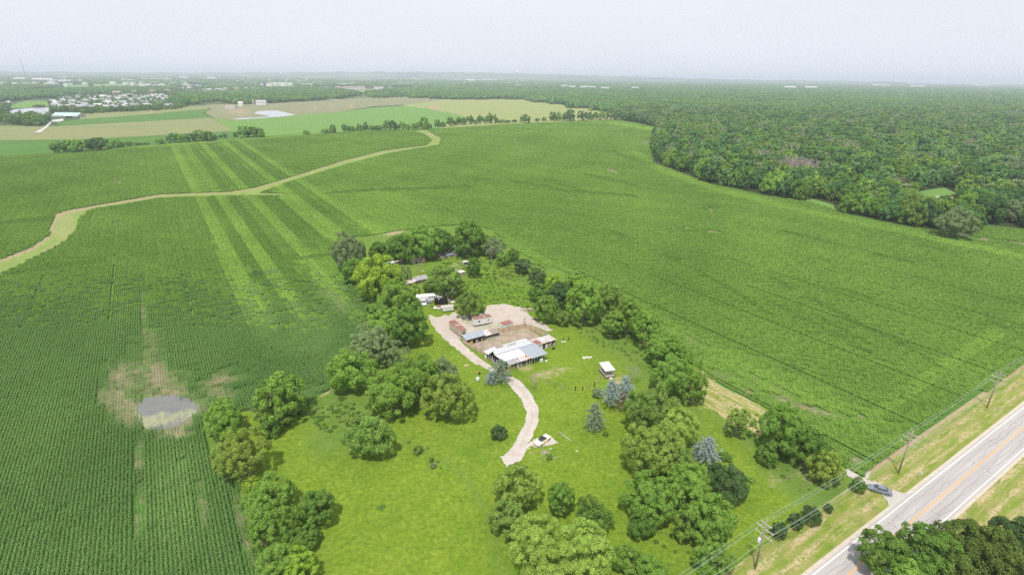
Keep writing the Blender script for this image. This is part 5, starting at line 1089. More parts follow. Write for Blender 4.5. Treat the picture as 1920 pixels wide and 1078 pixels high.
part('wall', B, M_grey, MB().box(.5, .56, 1.0, 10.8, 0, 1.1), 'low board wall on the left side'); part('wall', B, M_dark, MB().box(1.6, 1.66, .8, 11.5, 0, 2.4))  # inner side wall near-black, shade put into its colour
for x, w_, m in ((5.2, .6, M_white), (6.4, .5, M_grey), (8.8, .7, M_wood), (10.9, .6, M_grey)): part('stall_gate', B, m, MB().box(x, x + w_, .36, .44, .1, 1.5))
# junk in front of the barn
def crate(name, label, cat, u, v, dx, dy, dz, m, m2=None, rz=0.0, z=.08, grp=None):
    mb = MB().box(-dx / 2, dx / 2, -dy / 2, dy / 2, 0, dz); t = .04
    for a, b in ((-dx / 2 - t, -dx / 2 + t), (dx / 2 - t, dx / 2 + t)): mb.box(a, b, -dy / 2 - t, dy / 2 + t, -.0, dz + t)
    o = mb.build(name, m); o.location = at(u, v, z); o.rotation_euler = (0, 0, ROT + rz); return tag(o, label, cat, grp)
def heap(name, label, cat, px, py, wpx, hm, m, n=14, flat=1.0, seed=0, mats=None):
    """a low pile of broken pieces"""
    x, y, dz = un(px, py); W = wpx * dz / F_; r = random.Random(seed + int(px)); t = thing(name, label, cat, (x, y, .1))
    ms = mats or [m]; groups_ = [MB() for _ in ms]
    for i in range(n):
        a = r.uniform(0, 6.28); q = r.uniform(0, 1) ** .6 * W / 2; cx, cy = q * cos(a), q * sin(a) * flat; s = r.uniform(.12, .3) * max(.6, min(W, 3.0)) * .4; h = hm * (1 - (q / (W / 2)) ** 1.3) * r.uniform(.5, 1.1) + .03
        mb = groups_[i % len(ms)]; b = len(mb.v); mb.box(-s, s, -s * r.uniform(.3, 1), s * r.uniform(.3, 1), -.05, s * r.uniform(.15, .6))
        R3 = Matrix.Rotation(r.uniform(0, 6.28), 3, 'Z') @ Matrix.Rotation(r.uniform(-.5, .5), 3, 'X') @ Matrix.Rotation(r.uniform(-.5, .5), 3, 'Y')
        for j in range(b, len(mb.v)): p = R3 @ Vector(mb.v[j]); mb.v[j] = (p.x + cx, p.y + cy, max(-.05, p.z + h * .6))
    for mb, m_, nm in zip(groups_, ms, ('rubble', 'boards', 'sheets', 'scraps')):
        if mb.v: mb.build(nm, m_, t)['kind'] = 'stuff'
    return t
crate('barrel_box', 'white appliance lying in front of the barn stalls', 'appliance', 96.2, 126.8, .8, .7, .9, M_white, rz=.4); crate('box', 'small white box on the grass right of the barn appliance', 'box', 97.6, 125.9, .5, .5, .4, M_white, rz=.9)
# ---- small buildings round the corral
def lean(name, label, u, v, wx, wy, z0, z1, roof, walls, bays, overhang=.3, back=M_grey, cat='shed', posts=M_wood, panel=None, extra=0.0):
    t = bld(name, label, cat, u, v, extra=extra); o = overhang
    part('roof', t, roof, MB().slab([(-o, -o, z0), (wx + o, -o, z0), (wx + o, wy + o, z1), (-o, wy + o, z1)], .08))
    part('wall', t, back, MB().box(0, wx, wy - .08, wy, 0, z1 - .15)); part('wall', t, walls, MB().box(0, .08, .1, wy - .1, 0, z0 - .12)); part('wall', t, walls, MB().box(wx - .08, wx, .1, wy - .1, 0, z0 - .12))
    part('floor', t, M_dark, MB().box(.1, wx - .1, .2, wy - .1, -.02, .04))
    for i in range(bays + 1): x = .02 + i * (wx - .14) / bays; part('post', t, posts, MB().box(x, x + .1, -.02, .08, 0, z0 - .1))
    if panel:
        for a, b, za, zb_, m in panel: part('wall_panel', t, m, MB().box(a, b, -.06, -.025, za, zb_))
    return t
lean('stable_shed', 'open-front shed with blue-grey metal roof at the left corral corner', 80.3, 150.2, 7.5, 2.9, 2.3, 2.9, M_bmetal, M_tanp, 6, panel=[(1.3, 2.5, .1, 1.3, M_yel), (3.8, 4.6, .1, 1.2, M_grey), (5.9, 6.5, .1, 1.2, M_grey)])
lean('hutch_shed', 'small shed with half white, half rusty roof beside the blue-roofed shed', 88.5, 150.6, 2.6, 2.8, 1.6, 2.1, M_rustw, M_grey, 3, panel=[(0, 2.6, .05, .55, M_grey)])
lean('hutch_shed', 'small shed with a plain grey-brown roof, second from the blue-roofed shed', 91.4, 150.3, 2.6, 2.8, 1.7, 2.1, M_brn, M_grey, 3, panel=[(0, 2.6, .05, .55, M_grey)])
t = lean('stall_shed', 'patched white and rusty lean-to right of the barn', 99.6, 133.6, 7.8, 4.2, 2.35, 2.2, M_rustw, M_conc, 5, cat='shed', back=M_tanp, panel=[(0, 2.2, 0, 2.0, M_white), (3.3, 4.3, 0, 1.6, M_white), (5.2, 5.9, 0, 2.0, M_tanp), (6.6, 7.8, 0, 1.1, M_conc), (4.5, 5.1, .1, 1.3, M_grey)])
part('roof_sheet', t, M_rust, MB().slab([(-.5, .2, 2.52), (1.9, .2, 2.52), (1.9, 3.2, 2.42), (-.5, 3.2, 2.42)], .05), 'rust red sheets at the barn side'); part('roof_sheet', t, M_wmetal, MB().slab([(2.3, 1.2, 2.47), (4.6, .4, 2.5), (4.9, 3.6, 2.4), (2.6, 3.9, 2.38)], .05), 'white sheets in the middle')
crate('tub', 'black tub on the grass by the patched lean-to', 'tub', 105.2, 131.8, 1.1, .8, .35, M_black, rz=.3)
# trailers
def windows(t, lst):
    for x, y, z, w_, h_, side in lst:
        if side in 'fb':
            yy = y; s = -1 if side == 'f' else 1; f = part('window', t, M_white, MB().box(x, x + w_, min(yy, yy + s * .05), max(yy, yy + s * .05), z, z + h_)); part('pane', f, M_glass, MB().box(x + .08, x + w_ - .08, min(yy + s * .055, yy + s * .075), max(yy + s * .055, yy + s * .075), z + .08, z + h_ - .08))
        else:
            s = -1 if side == 'l' else 1; f = part('window', t, M_white, MB().box(min(x, x + s * .05), max(x, x + s * .05), y, y + w_, z, z + h_)); part('pane', f, M_glass, MB().box(min(x + s * .055, x + s * .075), max(x + s * .055, x + s * .075), y + .08, y + w_ - .08, z + .08, z + h_ - .08))
def wheel(p, x, y, r=.34, wd=.22, m=M_rim):
    tq = MB().lathe([(r * .55, -wd / 2), (r * .97, -wd / 2), (r, -wd / 2 + .04), (r, wd / 2 - .04), (r * .97, wd / 2), (r * .55, wd / 2)], (x, y, r), 18, 'y').build('wheel', M_tyre, p); MB().lathe([(r * .54, -wd / 2 - .012), (r * .54, wd / 2 + .012)], (x, y, r), 14, 'y').build('rim', m, tq); return tq
def trailer(name, label, u, v, lx, ly, h, body, roofm, wins, extra=0.0, clear=.55, seam=True):
    t = bld(name, label, 'trailer', u, v, extra=extra)
    part('body', t, body, MB().box(0, lx, 0, ly, clear, h)); part('roof', t, roofm, MB().slab([(-.06, -.06, h + .09), (lx + .06, -.06, h + .09), (lx + .06, ly + .06, h + .09), (-.06, ly + .06, h + .09)], .085))
    part('chassis', t, M_black if seam else M_rust, MB().box(.2, lx - .2, .2, ly - .2, clear - .22, clear - .003))
    a = lx > ly
    for k in (-.45, .45):
        for s in (.12, -.12):
            c = (lx if a else ly) / 2 + k
            if a: wheel(t, c, (.15 if s > 0 else ly - .15), .3)
    if seam: part('roof_seam', t, M_wmetal, MB().box(lx * .62, lx * .66, 0, ly, h + .092, h + .12) if a else MB().box(0, lx, ly * .45, ly * .49, h + .092, h + .12))
    windows(t, wins); return t
trailer('office_trailer', 'long white office trailer with a rust-red roof on the gravel', 90.0, 162.0, 7.2, 2.3, 3.1, M_white, M_rust, [(1.7, 0, 1.6, .9, .8, 'f'), (5.6, 0, 1.7, .6, .7, 'f'), (0, .8, 1.5, .6, .9, 'l'), (1.1, 0, 1.9, .45, .4, 'f')], extra=-.15, seam=True)
trailer('office_trailer', 'long tan office trailer with a rust-red roof beside the drive', 81.2, 156.4, 2.3, 9.3, 3.1, M_tan, M_rust, [(0, 1.9, 1.5, .7, .9, 'l'), (0, 4.0, 1.5, .7, .9, 'l'), (0, 6.9, 1.5, .6, .8, 'l'), (.9, 0, .9, .8, 1.7, 'f')])
trailer('office_trailer', 'short white trailer with a rust-red roof behind the corral fence', 97.8, 152.7, 4.1, 3.0, 2.5, M_white, M_rust, [(.9, 0, 1.2, 1.0, .7, 'f'), (2.7, 0, 1.3, .6, .6, 'f'), (0, 1.2, 1.2, .6, .7, 'l')], seam=False, clear=.3)
# corral fence: one fence per side
def fence_run(label, P, h, m, skip=()):
    x0, y0 = uvw(*P[0]); t = thing('corral_fence', label, 'fence', (x0, y0, .15), 0)
    k = 0
    for a, b in zip(P[:-1], P[1:]):
        ax, ay = uvw(*a); bx_, by_ = uvw(*b); n_ = max(1, int(math.hypot(bx_ - ax, by_ - ay) / 2.4)); an = math.atan2(by_ - ay, bx_ - ax)
        for i in range(n_):
            p = (ax + (bx_ - ax) * i / n_ - x0, ay + (by_ - ay) * i / n_ - y0); q = (ax + (bx_ - ax) * (i + 1) / n_ - x0, ay + (by_ - ay) * (i + 1) / n_ - y0); k += 1
            nn = (-sin(an) * .03, cos(an) * .03); hh = h * rnd.uniform(.88, 1.06)
            mb = MB().add([(p[0] - nn[0], p[1] - nn[1], 0), (q[0] - nn[0], q[1] - nn[1], 0), (q[0] + nn[0], q[1] + nn[1], 0), (p[0] + nn[0], p[1] + nn[1], 0)] + [(p[0] - nn[0], p[1] - nn[1], hh), (q[0] - nn[0], q[1] - nn[1], hh), (q[0] + nn[0], q[1] + nn[1], hh), (p[0] + nn[0], p[1] + nn[1], hh)], [(0, 3, 2, 1), (4, 5, 6, 7), (0, 1, 5, 4), (1, 2, 6, 5), (2, 3, 7, 6), (3, 0, 4, 7)])
            part('panel', t, m if k % 5 else M_conc, mb); part('post', t, M_wood, MB().box(p[0] - .1 - 2 * nn[0], p[0] + .1 - 2 * nn[0], p[1] - .1 - 2 * nn[1], p[1] + .1 - 2 * nn[1], 0, h + .25))
    return t
fence_run('tan board fence along the left side of the corral beside the drive', [(80.4, 150.0), (81.2, 145.5), (82.2, 140.2)], 1.6, M_tanp)
fence_run('tan board fence along the rear of the corral', [(94.4, 152.4), (99.5, 151.9), (106.4, 151.2)], 1.9, M_tanp)
fence_run('tan board fence along the right side of the corral', [(106.6, 151.0), (107.6, 146), (108.4, 138.2)], 1.8, M_tanp)
fence_run('low panels closing the corral at the patched lean-to', [(98.6, 137.6), (99.4, 137.9)], 1.5, M_grey)
x, y, _ = un(959, 627); heap('sack_pile', 'small white bundle lying in the corral dirt', 'bundle', 959, 627, 5, .45, M_white, 9)
heap('plank_pile', 'loose pale planks on the dirt left inside the corral', 'planks', 899, 646, 8, .1, M_wood, 7, .3)
x, y, _ = un(983, 607); t = thing('tripod_post', 'wooden post with struts at the far corner of the corral', 'post', (x, y, .15)); 
for dx, dy in ((0, 0), (.6, .3), (-.5, .4)): MB().tube((dx, dy, 0), (0, 0, 2.6), .08, .06).build('leg', M_wood, t)
# pavilion on a deck
P = bld('pavilion', 'small open pavilion with white roof on a raised wooden deck', 'pavilion', 107.0, 106.9, extra=-.30)
part('roof', P, M_wmetal, MB().slab([(-.2, -.1, 2.75), (3.35, -.1, 2.75), (3.35, 5.0, 3.15), (-.2, 5.0, 3.15)], .08)); part('deck', P, M_grey, MB().box(0, 3.3, 0, 5.0, .55, .7)); part('beam', P, M_wood, MB().box(0, 3.3, .05, .15, 2.5, 2.64)); part('beam', P, M_wood, MB().box(0, 3.3, 4.7, 4.8, 2.85, 3.0))
for x in (.0, 3.16):
    for y in (.16, 4.83): part('post', P, M_wood, MB().box(x, x + .14, y, y + .14, 0, 2.66 if y < 1 else 3.03))
part('railing', P, M_wood, MB().box(-.12, -.04, .2, 5.2, 1.25, 1.35).box(-.12, -.04, .2, 5.2, .9, .97).box(-.12, -.04, 5.0, 5.1, .3, 1.9)); part('skirt', P, M_wood, MB().box(0, 3.3, -.06, -.01, .3, .69))
crate('storage_box', 'white box in the shade under the front of the pavilion deck', 'box', 108.4, 105.8, .9, .5, .4, M_white)
# fence posts on the lawn
PX = [(1029.8, 719, M_wood, 1.6), (1038.8, 726, M_pole, 1.8), (1052.2, 729.5, M_grey, 1.9), (1065.3, 731.5, M_wood, 1.5), (1078.7, 732.8, M_dark, 1.6), (1092.3, 732.3, M_dark, 1.6), (1104, 729.5, M_wood, 1.4), (1114.3, 726, M_dark, 1.9), (1120.5, 720, M_wood, 1.6), (1125.5, 713, M_wood, 2.0), (1056.5, 640, M_dark, 1.4), (1065.5, 638, M_dark, 1.4)]
PL = ['fence post nearest the leafless tree', 'brown post second from the leafless tree', 'thick pale grey post in the curved row', 'thin wooden post right of the thick grey one', 'dark post at the lowest point of the curved row', 'dark post right of the lowest one in the curved row', 'thin short post in the right half of the curved row', 'tall dark post beside the red-topped slab', 'last post of the curved row before the pavilion', 'post in front of the pavilion corner', 'dark post by the sand patch right of the corral', 'lone dark post right of the sand patch']
for (a, b, m, h), lb in zip(PX, PL):
    x, y, _ = un(a, b); r_ = rnd.uniform(.85, 1.1); o = MB().box(-.11 * r_, .11 * r_, -.1, .1, -.02, h * .97).box(-.08 * r_, .08 * r_, -.07, .07, h * .97, h).build('fence_post', m, None, (x, y, .08)); o.rotation_euler = (rnd.uniform(-.05, .05), rnd.uniform(-.05, .05), ROT); tag(o, lb, 'fence post', 'weathered fence posts on the lawn')
M_sand = simple('sand', (0.55, 0.45, 0.33), .95); M_rubb = simple('pale_rubble', (0.66, 0.60, 0.54), .9, grime=.5, gscale=2)
def spread(name, label, cat, px, py, wpx, h, m, flat=.5, n=26): return heap(name, label, cat, px, py, wpx, h, m, n, flat)
spread('rubble_patch', 'white broken concrete patch on the grass above the pavilion', 'rubble', 1101, 671, 22, .15, M_rubb, .28, 34)
spread('sand_patch', 'small heap of sand on the lawn left of the drive', 'sand', 875, 686, 9, .3, M_sand, .7); spread('rubble_patch', 'pale stones beside the dark posts right of the corral', 'rubble', 1057, 641, 9, .15, M_rubb, .4)
for a, b, wd, m, lb in ((1099.5, 713.5, 4, M_white, 'small white block on the lawn near the pavilion'), (1116, 714.5, 8, M_tanp, 'low reddish slab between the posts and the pavilion'), (1053, 664, 3, M_rubb, 'white stone on the grass right of the barn'), (1060.5, 682.5, 3, M_rubb, 'pale stone in the middle of the barn lawn'), (879, 655, 6, M_rubb, 'pale slab on the grass between drive and corral fence'),
                    (871, 642, 7, M_conc, 'concrete slab at the corner of the blue-roofed shed'), (884, 699, 2.5, M_white, 'tiny white thing left of the barrel on the lawn'), (1024, 719, 5, M_rubb, 'pale stones beside the post by the leafless tree'), (1040, 758, 3, M_rubb, 'white stone on the lawn right of the drive bend'), (975, 750, 3, M_rubb, 'pale stone at the inner bend of the drive'), (912, 757, 4, M_rubb, 'pale scrap on the grass left of the drive bend'), (718, 861, 3, M_rubb, 'little white scrap below the lone lawn tree')):
    heap('stone', lb, 'stone', a, b, wd, .15, m, 5, .6)
x, y, _ = un(896, 715); t = thing('water_tank', 'white tank standing on the lawn left of the spruces', 'tank', (x, y, .08)); MB().lathe([(.35, 0), (.5, .1), (.55, .5), (.55, 1.1), (.45, 1.35), (.15, 1.45)], n=16).build('body', M_white, t, smooth=True); MB().lathe([(.2, 1.452), (.2, 1.56), (.1, 1.6)], n=12).build('lid', M_conc, t); MB().box(-.5, .5, -.5, .5, -.03, -.002).build('base', M_wood, t)
x, y, _ = un(899, 702); t = thing('barrel', 'dark barrel with a reddish lid on the lawn left of the drive', 'barrel', (x, y, .08)); MB().lathe([(.3, 0), (.33, .15), (.31, .45), (.33, .75), (.3, .9)], n=14).build('body', M_black, t, smooth=True); MB().lathe([(.29, .902), (.29, .95)], n=14).build('lid', M_red, t)
# old log / pipe, scrap by the yellow car
a = un(1048.5, 811.5); b = un(1071.5, 828); o = MB().tube((0, 0, .14), (b[0] - a[0], b[1] - a[1], .14), .13, .10, 10).tube((.3, 0, .14), (.38, -.3, .2), .04, .02).build('log', M_arm, None, (a[0], a[1], .08), True); tag(o, 'long pale log lying on the grass right of the yellow car', 'log')
heap('scrap_heap', 'dark boards and sticks in the grass below the yellow car', 'scrap', 1022, 850, 17, .25, M_wood, 20, .5, mats=[M_wood, M_pole, M_grey])
heap('metal_sheet', 'pale crumpled sheet beside the yellow car', 'sheet', 1033, 842, 8, .12, M_xfm, 5, .5)
a = un(1017, 866); b = un(1019, 838); tag(MB().tube((0, 0, .1), (b[0] - a[0], b[1] - a[1], .1), .07, .05, 7).build('pole', M_pole, None, (a[0], a[1], .08)), 'thin pole lying across the scrap below the yellow car', 'pole')
a = un(1035, 861); b = un(1049, 856); tag(MB().tube((0, 0, .1), (b[0] - a[0], b[1] - a[1], .1), .07, .05, 7).build('branch', M_arm, None, (a[0], a[1], .08)), 'pale branch sticking out right of the scrap', 'branch')
for i, (a, b) in enumerate([(1083, 846), (993, 841), (941, 857)]):
    heap('stone', ['few pale stones on the grass right of the scrap', 'loose stones at the right edge of the drive end', 'loose stones at the left edge of the drive end'][i], 'stone', a, b, 8, .1, M_rubb, 8, .4)

# ---- vehicles
def loft(sec, m, name, p, smooth=True, cap=True):
    """sec: list of (x, [(y, z), ...]) closed sections"""
    n = len(sec[0][1]); v = [(x, y, z) for x, s in sec for y, z in s]; f = [(k * n + i, k * n + (i + 1) % n, (k + 1) * n + (i + 1) % n, (k + 1) * n + i) for k in range(len(sec) - 1) for i in range(n)]
    if cap: f += [tuple(range(n)), tuple(range((len(sec) - 1) * n, len(sec) * n))[::-1]]
    return MB().add(v, f).build(name, m, p, smooth=smooth)
def car(label, cat, x, y, rz, L_, W_, hood, belt, roofh, prof, body, roofm, glass, name='parked_car', zz=.15, sc=1.0):
    """prof: body outline [(x fraction, top height)], cabin (x0, x1, x2, x3) base and top fractions"""
    t = thing(name, label, cat, (x, y, zz), rz); w2 = W_ / 2
    sec = []
    for fx_, zt, wf in prof:
        X_ = fx_ * L_; w_ = w2 * wf; sec.append((X_, [(-w_ * .96, .22), (-w_, .45), (-w_ * .98, zt - .12), (-w_ * .88, zt), (w_ * .88, zt), (w_ * .98, zt - .12), (w_, .45), (w_ * .96, .22)]))
    loft(sec, body, 'body', t, False)
    c0, c1, c2, c3 = hood; zb_ = belt
    cab = [(c0 * L_, -w2 * .86), (c1 * L_, -w2 * .72), (c2 * L_, -w2 * .72), (c3 * L_, -w2 * .86)]
    # glasshouse
    v = []
    for (X_, hw), z_ in zip(cab, (zb_, roofh, roofh, zb_)): v += [(X_, hw, z_), (X_, -hw, z_)]
    MB().add([v[0], v[1], v[3], v[2], v[4], v[5], v[7], v[6]], [(0, 1, 2, 3), (4, 5, 6, 7), (0, 3, 4, 7), (1, 6, 5, 2), (3, 2, 5, 4), (0, 7, 6, 1)]).build('windows', glass, t)
    X1, X2 = c1 * L_, c2 * L_; hw = w2 * .76
    MB().slab([(X1 - .06, -hw, roofh + .035), (X2 + .1, -hw, roofh + .035), (X2 + .1, hw, roofh + .035), (X1 - .06, hw, roofh + .035)], .07).build('roof', roofm, t)
    for s in (-1, 1):
        mb = MB()
        for (a_, b_) in (((c0 * L_, w2 * .875, zb_), (c1 * L_, w2 * .745, roofh)), ((c3 * L_, w2 * .875, zb_), (c2 * L_, w2 * .745, roofh)), (((c1 + c2) / 2 * L_, w2 * .885, zb_), ((c1 + c2) / 2 * L_, w2 * .745, roofh))):
            mb.tube((a_[0], a_[1] * s, a_[2]), (b_[0], b_[1] * s, b_[2]), .05, .05, 4)
        mb.build('pillar', body, t)
    for fx_ in (.19, .80):
        for s in (-1, 1): wheel(t, fx_ * L_, s * (w2 - .1), .33, .24)
    zf = prof[1][1]
    for s in (-1, 1):
        MB().box(L_ * .985, L_ + .03, s * w2 * .72 - .18, s * w2 * .72 + .18, zf - .28, zf - .12).build('headlight', M_white, t); MB().box(-.03, .02, s * w2 * .72 - .2, s * w2 * .72 + .2, zf - .28, zf - .12).build('tail_light', M_red, t)
    MB().box(L_ - .02, L_ + .09, -w2 * .93, w2 * .93, .3, .48).build('bumper', M_rim, t); MB().box(-.09, .02, -w2 * .93, w2 * .93, .3, .48).build('bumper', M_rim, t)
    return t
M_ycar = simple('cream_yellow_paint', (0.90, 0.80, 0.58), .35, spec=.5, grime=.1, gcol=(.8, .72, .55)); M_vinyl = simple('black_vinyl', (0.03, 0.03, 0.038), .6, grime=.2); M_gcar = simple('grey_blue_paint', (0.24, 0.27, 0.33), .28, .35, .5, .05); M_cglass = simple('car_glass', (0.03, 0.045, 0.05), .08, spec=.9, grime=0)
a = un(1028, 819.5); b = un(1006, 836.5); rz = math.atan2(a[1] - b[1], a[0] - b[0]); c = un(1017, 829)
t = car('cream yellow classic coupe with a black vinyl roof on its gravel patch', 'car', c[0] - cos(rz) * 2.6, c[1] - sin(rz) * 2.6, rz, 5.2, 1.95, (.27, .37, .60, .74), .92, 1.34, [(0, .70, .88), (.03, .90, .97), (.28, .95, 1), (.70, .96, 1), (.97, .88, .97), (1.0, .68, .9)], M_ycar, M_vinyl, M_cglass, zz=.14)
a = un(1634, 917); b = un(1662, 925); rz = math.atan2(a[1] - b[1], a[0] - b[0]); c = un(1648, 922)
t = car('dark grey sedan parked on the entry track beside the road', 'car', c[0] - cos(rz) * 2.35, c[1] - sin(rz) * 2.35, rz, 4.7, 1.82, (.14, .30, .58, .76), .95, 1.45, [(0, .75, .86), (.04, 1.0, .95), (.18, 1.02, 1), (.72, .98, 1), (.93, .84, .95), (1.0, .62, .82)], M_gcar, M_gcar, M_cglass, zz=.17)
# white pickup, rear yard
M_wcar = simple('white_car_paint', (0.80, 0.80, 0.80), .35, spec=.5, grime=.05)
a = un(793, 566); b = un(796.5, 577); rz = math.atan2(b[1] - a[1], b[0] - a[0])
t = thing('pickup', 'white pickup truck parked in front of the white bus', 'pickup', (a[0], a[1], .1), rz)
loft([(0, [(-.9, .4), (-.95, .7), (-.93, 1.05), (.93, 1.05), (.95, .7), (.9, .4)]), (2.0, [(-.9, .4), (-.97, .7), (-.95, 1.08), (.95, 1.08), (.97, .7), (.9, .4)]), (4.0, [(-.9, .4), (-.97, .7), (-.95, 1.1), (.95, 1.1), (.97, .7), (.9, .4)]), (5.3, [(-.85, .4), (-.93, .7), (-.88, 1.0), (.88, 1.0), (.93, .7), (.85, .4)])], M_wcar, 'body', t, False)
MB().box(.1, 2.0, -.78, .78, 1.06, 1.085).build('bed', M_dark, t); loft([(2.1, [(-.9, 1.1), (-.74, 1.7), (.74, 1.7), (.9, 1.1)]), (3.2, [(-.9, 1.1), (-.74, 1.75), (.74, 1.75), (.9, 1.1)]), (4.0, [(-.9, 1.1), (-.84, 1.13), (.84, 1.13), (.9, 1.1)])], M_glass, 'windows', t, False); MB().box(2.2, 3.2, -.74, .74, 1.76, 1.82).build('roof', M_wcar, t)
for X_ in (1.0, 4.2):
    for s in (-1, 1): wheel(t, X_, s * .82, .38, .24)
for s in (-1, 1): MB().box(5.28, 5.33, s * .65 - .14, s * .65 + .14, .72, .9).build('headlight', M_rim, t)
# white bus, nose to the right
a = un(781, 567); b = un(829, 562.5); rz = math.atan2(b[1] - a[1], b[0] - a[0]); LB = math.hypot(b[0] - a[0], b[1] - a[1])
t = thing('bus', 'large white bus with a row of small dark windows in the rear yard', 'bus', (a[0], a[1], .1), rz)
q = LB / 10.5
loft([(0, [(-1.2, .5), (-1.25, 1.6), (-1.15, 2.9), (-.8, 3.15), (.8, 3.15), (1.15, 2.9), (1.25, 1.6), (1.2, .5)]), (8.9 * q, [(-1.2, .5), (-1.25, 1.6), (-1.15, 2.9), (-.8, 3.15), (.8, 3.15), (1.15, 2.9), (1.25, 1.6), (1.2, .5)]), (9.3 * q, [(-1.2, .5), (-1.22, 1.3), (-1.1, 1.9), (-.8, 2.0), (.8, 2.0), (1.1, 1.9), (1.22, 1.3), (1.2, .5)]), (10.4 * q, [(-1.05, .55), (-1.1, 1.1), (-.95, 1.5), (-.7, 1.6), (.7, 1.6), (.95, 1.5), (1.1, 1.1), (1.05, .55)])], M_wcar, 'body', t, False)
for i in range(6):
    if i != 5: MB().box((4.7 + i * .78) * q, (5.25 + i * .78) * q, -1.285, -1.2, 1.95, 2.45).build('window', M_glass, t)
MB().box(3.6 * q, 4.3 * q, -1.285, -1.2, 1.1, 1.5).build('window', M_glass, t); MB().box(8.5 * q, 8.86 * q, -1.285, -1.2, 1.2, 1.65).build('window', M_glass, t); MB().box(8.95 * q, 9.25 * q, -1.0, 1.0, 2.05, 2.75).build('windscreen', M_glass, t)
for X_ in (1.6, 9.6):
    for s in (-1, 1): wheel(t, X_ * q, s * 1.08, .48, .3)
# black container, striped trailer
t = thing('dump_container', 'black open-top steel container in front of the white bus', 'container', (*un(815, 572.5)[:2], .1), math.atan2(un(840, 571)[1] - un(815, 572.5)[1], un(840, 571)[0] - un(815, 572.5)[0]))
MB().box(0, 5.3, 0, 2.2, .15, .25).box(0, 5.3, 0, .1, .25, 2.2).box(0, 5.3, 2.1, 2.2, .25, 2.2).box(0, .1, .1, 2.1, .25, 2.2).box(5.2, 5.3, .1, 2.1, .25, 2.2).build('body', M_black, t)
for i in range(7): MB().box(.3 + i * .75, .4 + i * .75, -.08, -.003, .15, 2.2).build('rib', M_black, t)
MB().box(-.03, 5.33, -.1, .12, 2.203, 2.3).box(-.03, 5.33, 2.08, 2.3, 2.203, 2.3).build('rim_rail', M_dark, t); MB().box(.2, 5.1, .3, 1.9, .26, 1.7).build('load', M_dark, t); MB().box(1.7, 2.1, .8, 1.2, 1.702, 2.35).build('bucket', M_white, t)
t = thing('box_trailer', 'white box trailer with red-brown stripes across its roof', 'trailer', (*un(831, 586.5)[:2], .1), math.atan2(un(851, 584)[1] - un(831, 586.5)[1], un(851, 584)[0] - un(831, 586.5)[0]))
MB().box(0, 4.5, 0, 2.0, .45, 2.2).build('body', M_white, t); ro = MB().slab([(-.04, -.04, 2.3), (4.54, -.04, 2.3), (4.54, 2.04, 2.3), (-.04, 2.04, 2.3)], .095).build('roof', M_white, t)
for i in range(5): MB().box(.4 + i * .85, .75 + i * .85, -.03, 2.03, 2.303, 2.32).build('stripe', M_rust, ro)
for i in range(2): MB().box(1.25 + i * .1, 1.28 + i * .1, -.012, -.003, .5, 2.2).build('door_edge', M_dark, t)
for X_ in (1.9, 2.7):
    for s in (.1, 1.9): wheel(t, X_, s, .3, .2)
MB().tube((-1.1, 1, .5), (.1, 1, .5), .05).build('hitch', M_black, t)
a = un(819.5, 580); t = car('small red and white car tucked behind the striped trailer', 'car', a[0] - 1.3, a[1] - .2, .25, 3.9, 1.7, (.25, .38, .62, .78), .9, 1.3, [(0, .65, .88), (.05, .85, .97), (.3, .9, 1), (.7, .9, 1), (.95, .8, .95), (1.0, .6, .85)], M_wcar, M_red, M_cglass, zz=.1)
a = un(846, 566); t = car('cream old car with a dark top between bus and olive tree', 'car', a[0] - 1.2, a[1] + 1.6, -1.05, 4.6, 1.8, (.25, .38, .62, .78), .9, 1.3, [(0, .65, .88), (.05, .85, .97), (.3, .9, 1), (.7, .9, 1), (.95, .8, .95), (1.0, .6, .85)], simple('cream_paint', (.62, .55, .42), .4), M_vinyl, M_cglass, zz=.1)
heap('scrap_heap', 'flat brown and white scrap between the old cream car and the olive tree', 'scrap', 851, 572, 8, .4, M_wood, 12, .6, mats=[M_wood, M_rubb])
heap('scrap_heap', 'dark machine parts between the pickup and the black container', 'scrap', 806, 575, 12, .7, M_black, 16, .5, mats=[M_black, M_wood, M_conc])
a = un(803, 568.5); tag(MB().box(-1.6, 1.6, -.7, .7, .25, .6).box(-.6, .8, -.6, .6, .6, .95).build('skiff', M_gcar, None, (a[0], a[1], .1)), 'small grey boat-like trailer under the side of the bus', 'trailer')
heap('scrap_heap', 'red and dark machinery under the olive tree at the yard edge', 'scrap', 866, 583, 26, .9, M_red, 34, .45, mats=[M_red, M_black, M_rust, M_conc])
heap('machine', 'rusty red implement at the right foot of the olive yard tree', 'machine', 907, 582, 6, 1.2, M_rust, 8, .6)
heap('rubbish_heap', 'long heap of rubbish, boards and white scraps at the yard edge', 'rubbish', 990, 582, 34, 1.5, M_wood, 90, .32, mats=[M_wood, M_rubb, M_rpatch, M_conc]); heap('rubbish_heap', 'white sheets at the right end of the rubbish heap', 'rubbish', 1006, 583, 11, .7, M_white, 12, .5, mats=[M_white, M_xfm])
heap('tyre_pile', 'dark tyres and a tan sack by the pointed tree', 'tyres', 1003, 599, 13, .6, M_tyre, 14, .5, mats=[M_tyre, M_tyre, M_sand])
heap('brush_heap', 'brown mound sticking out of the weeds above the rubbish heap', 'mound', 985, 566, 10, 1.2, M_tanp, 10, .4)
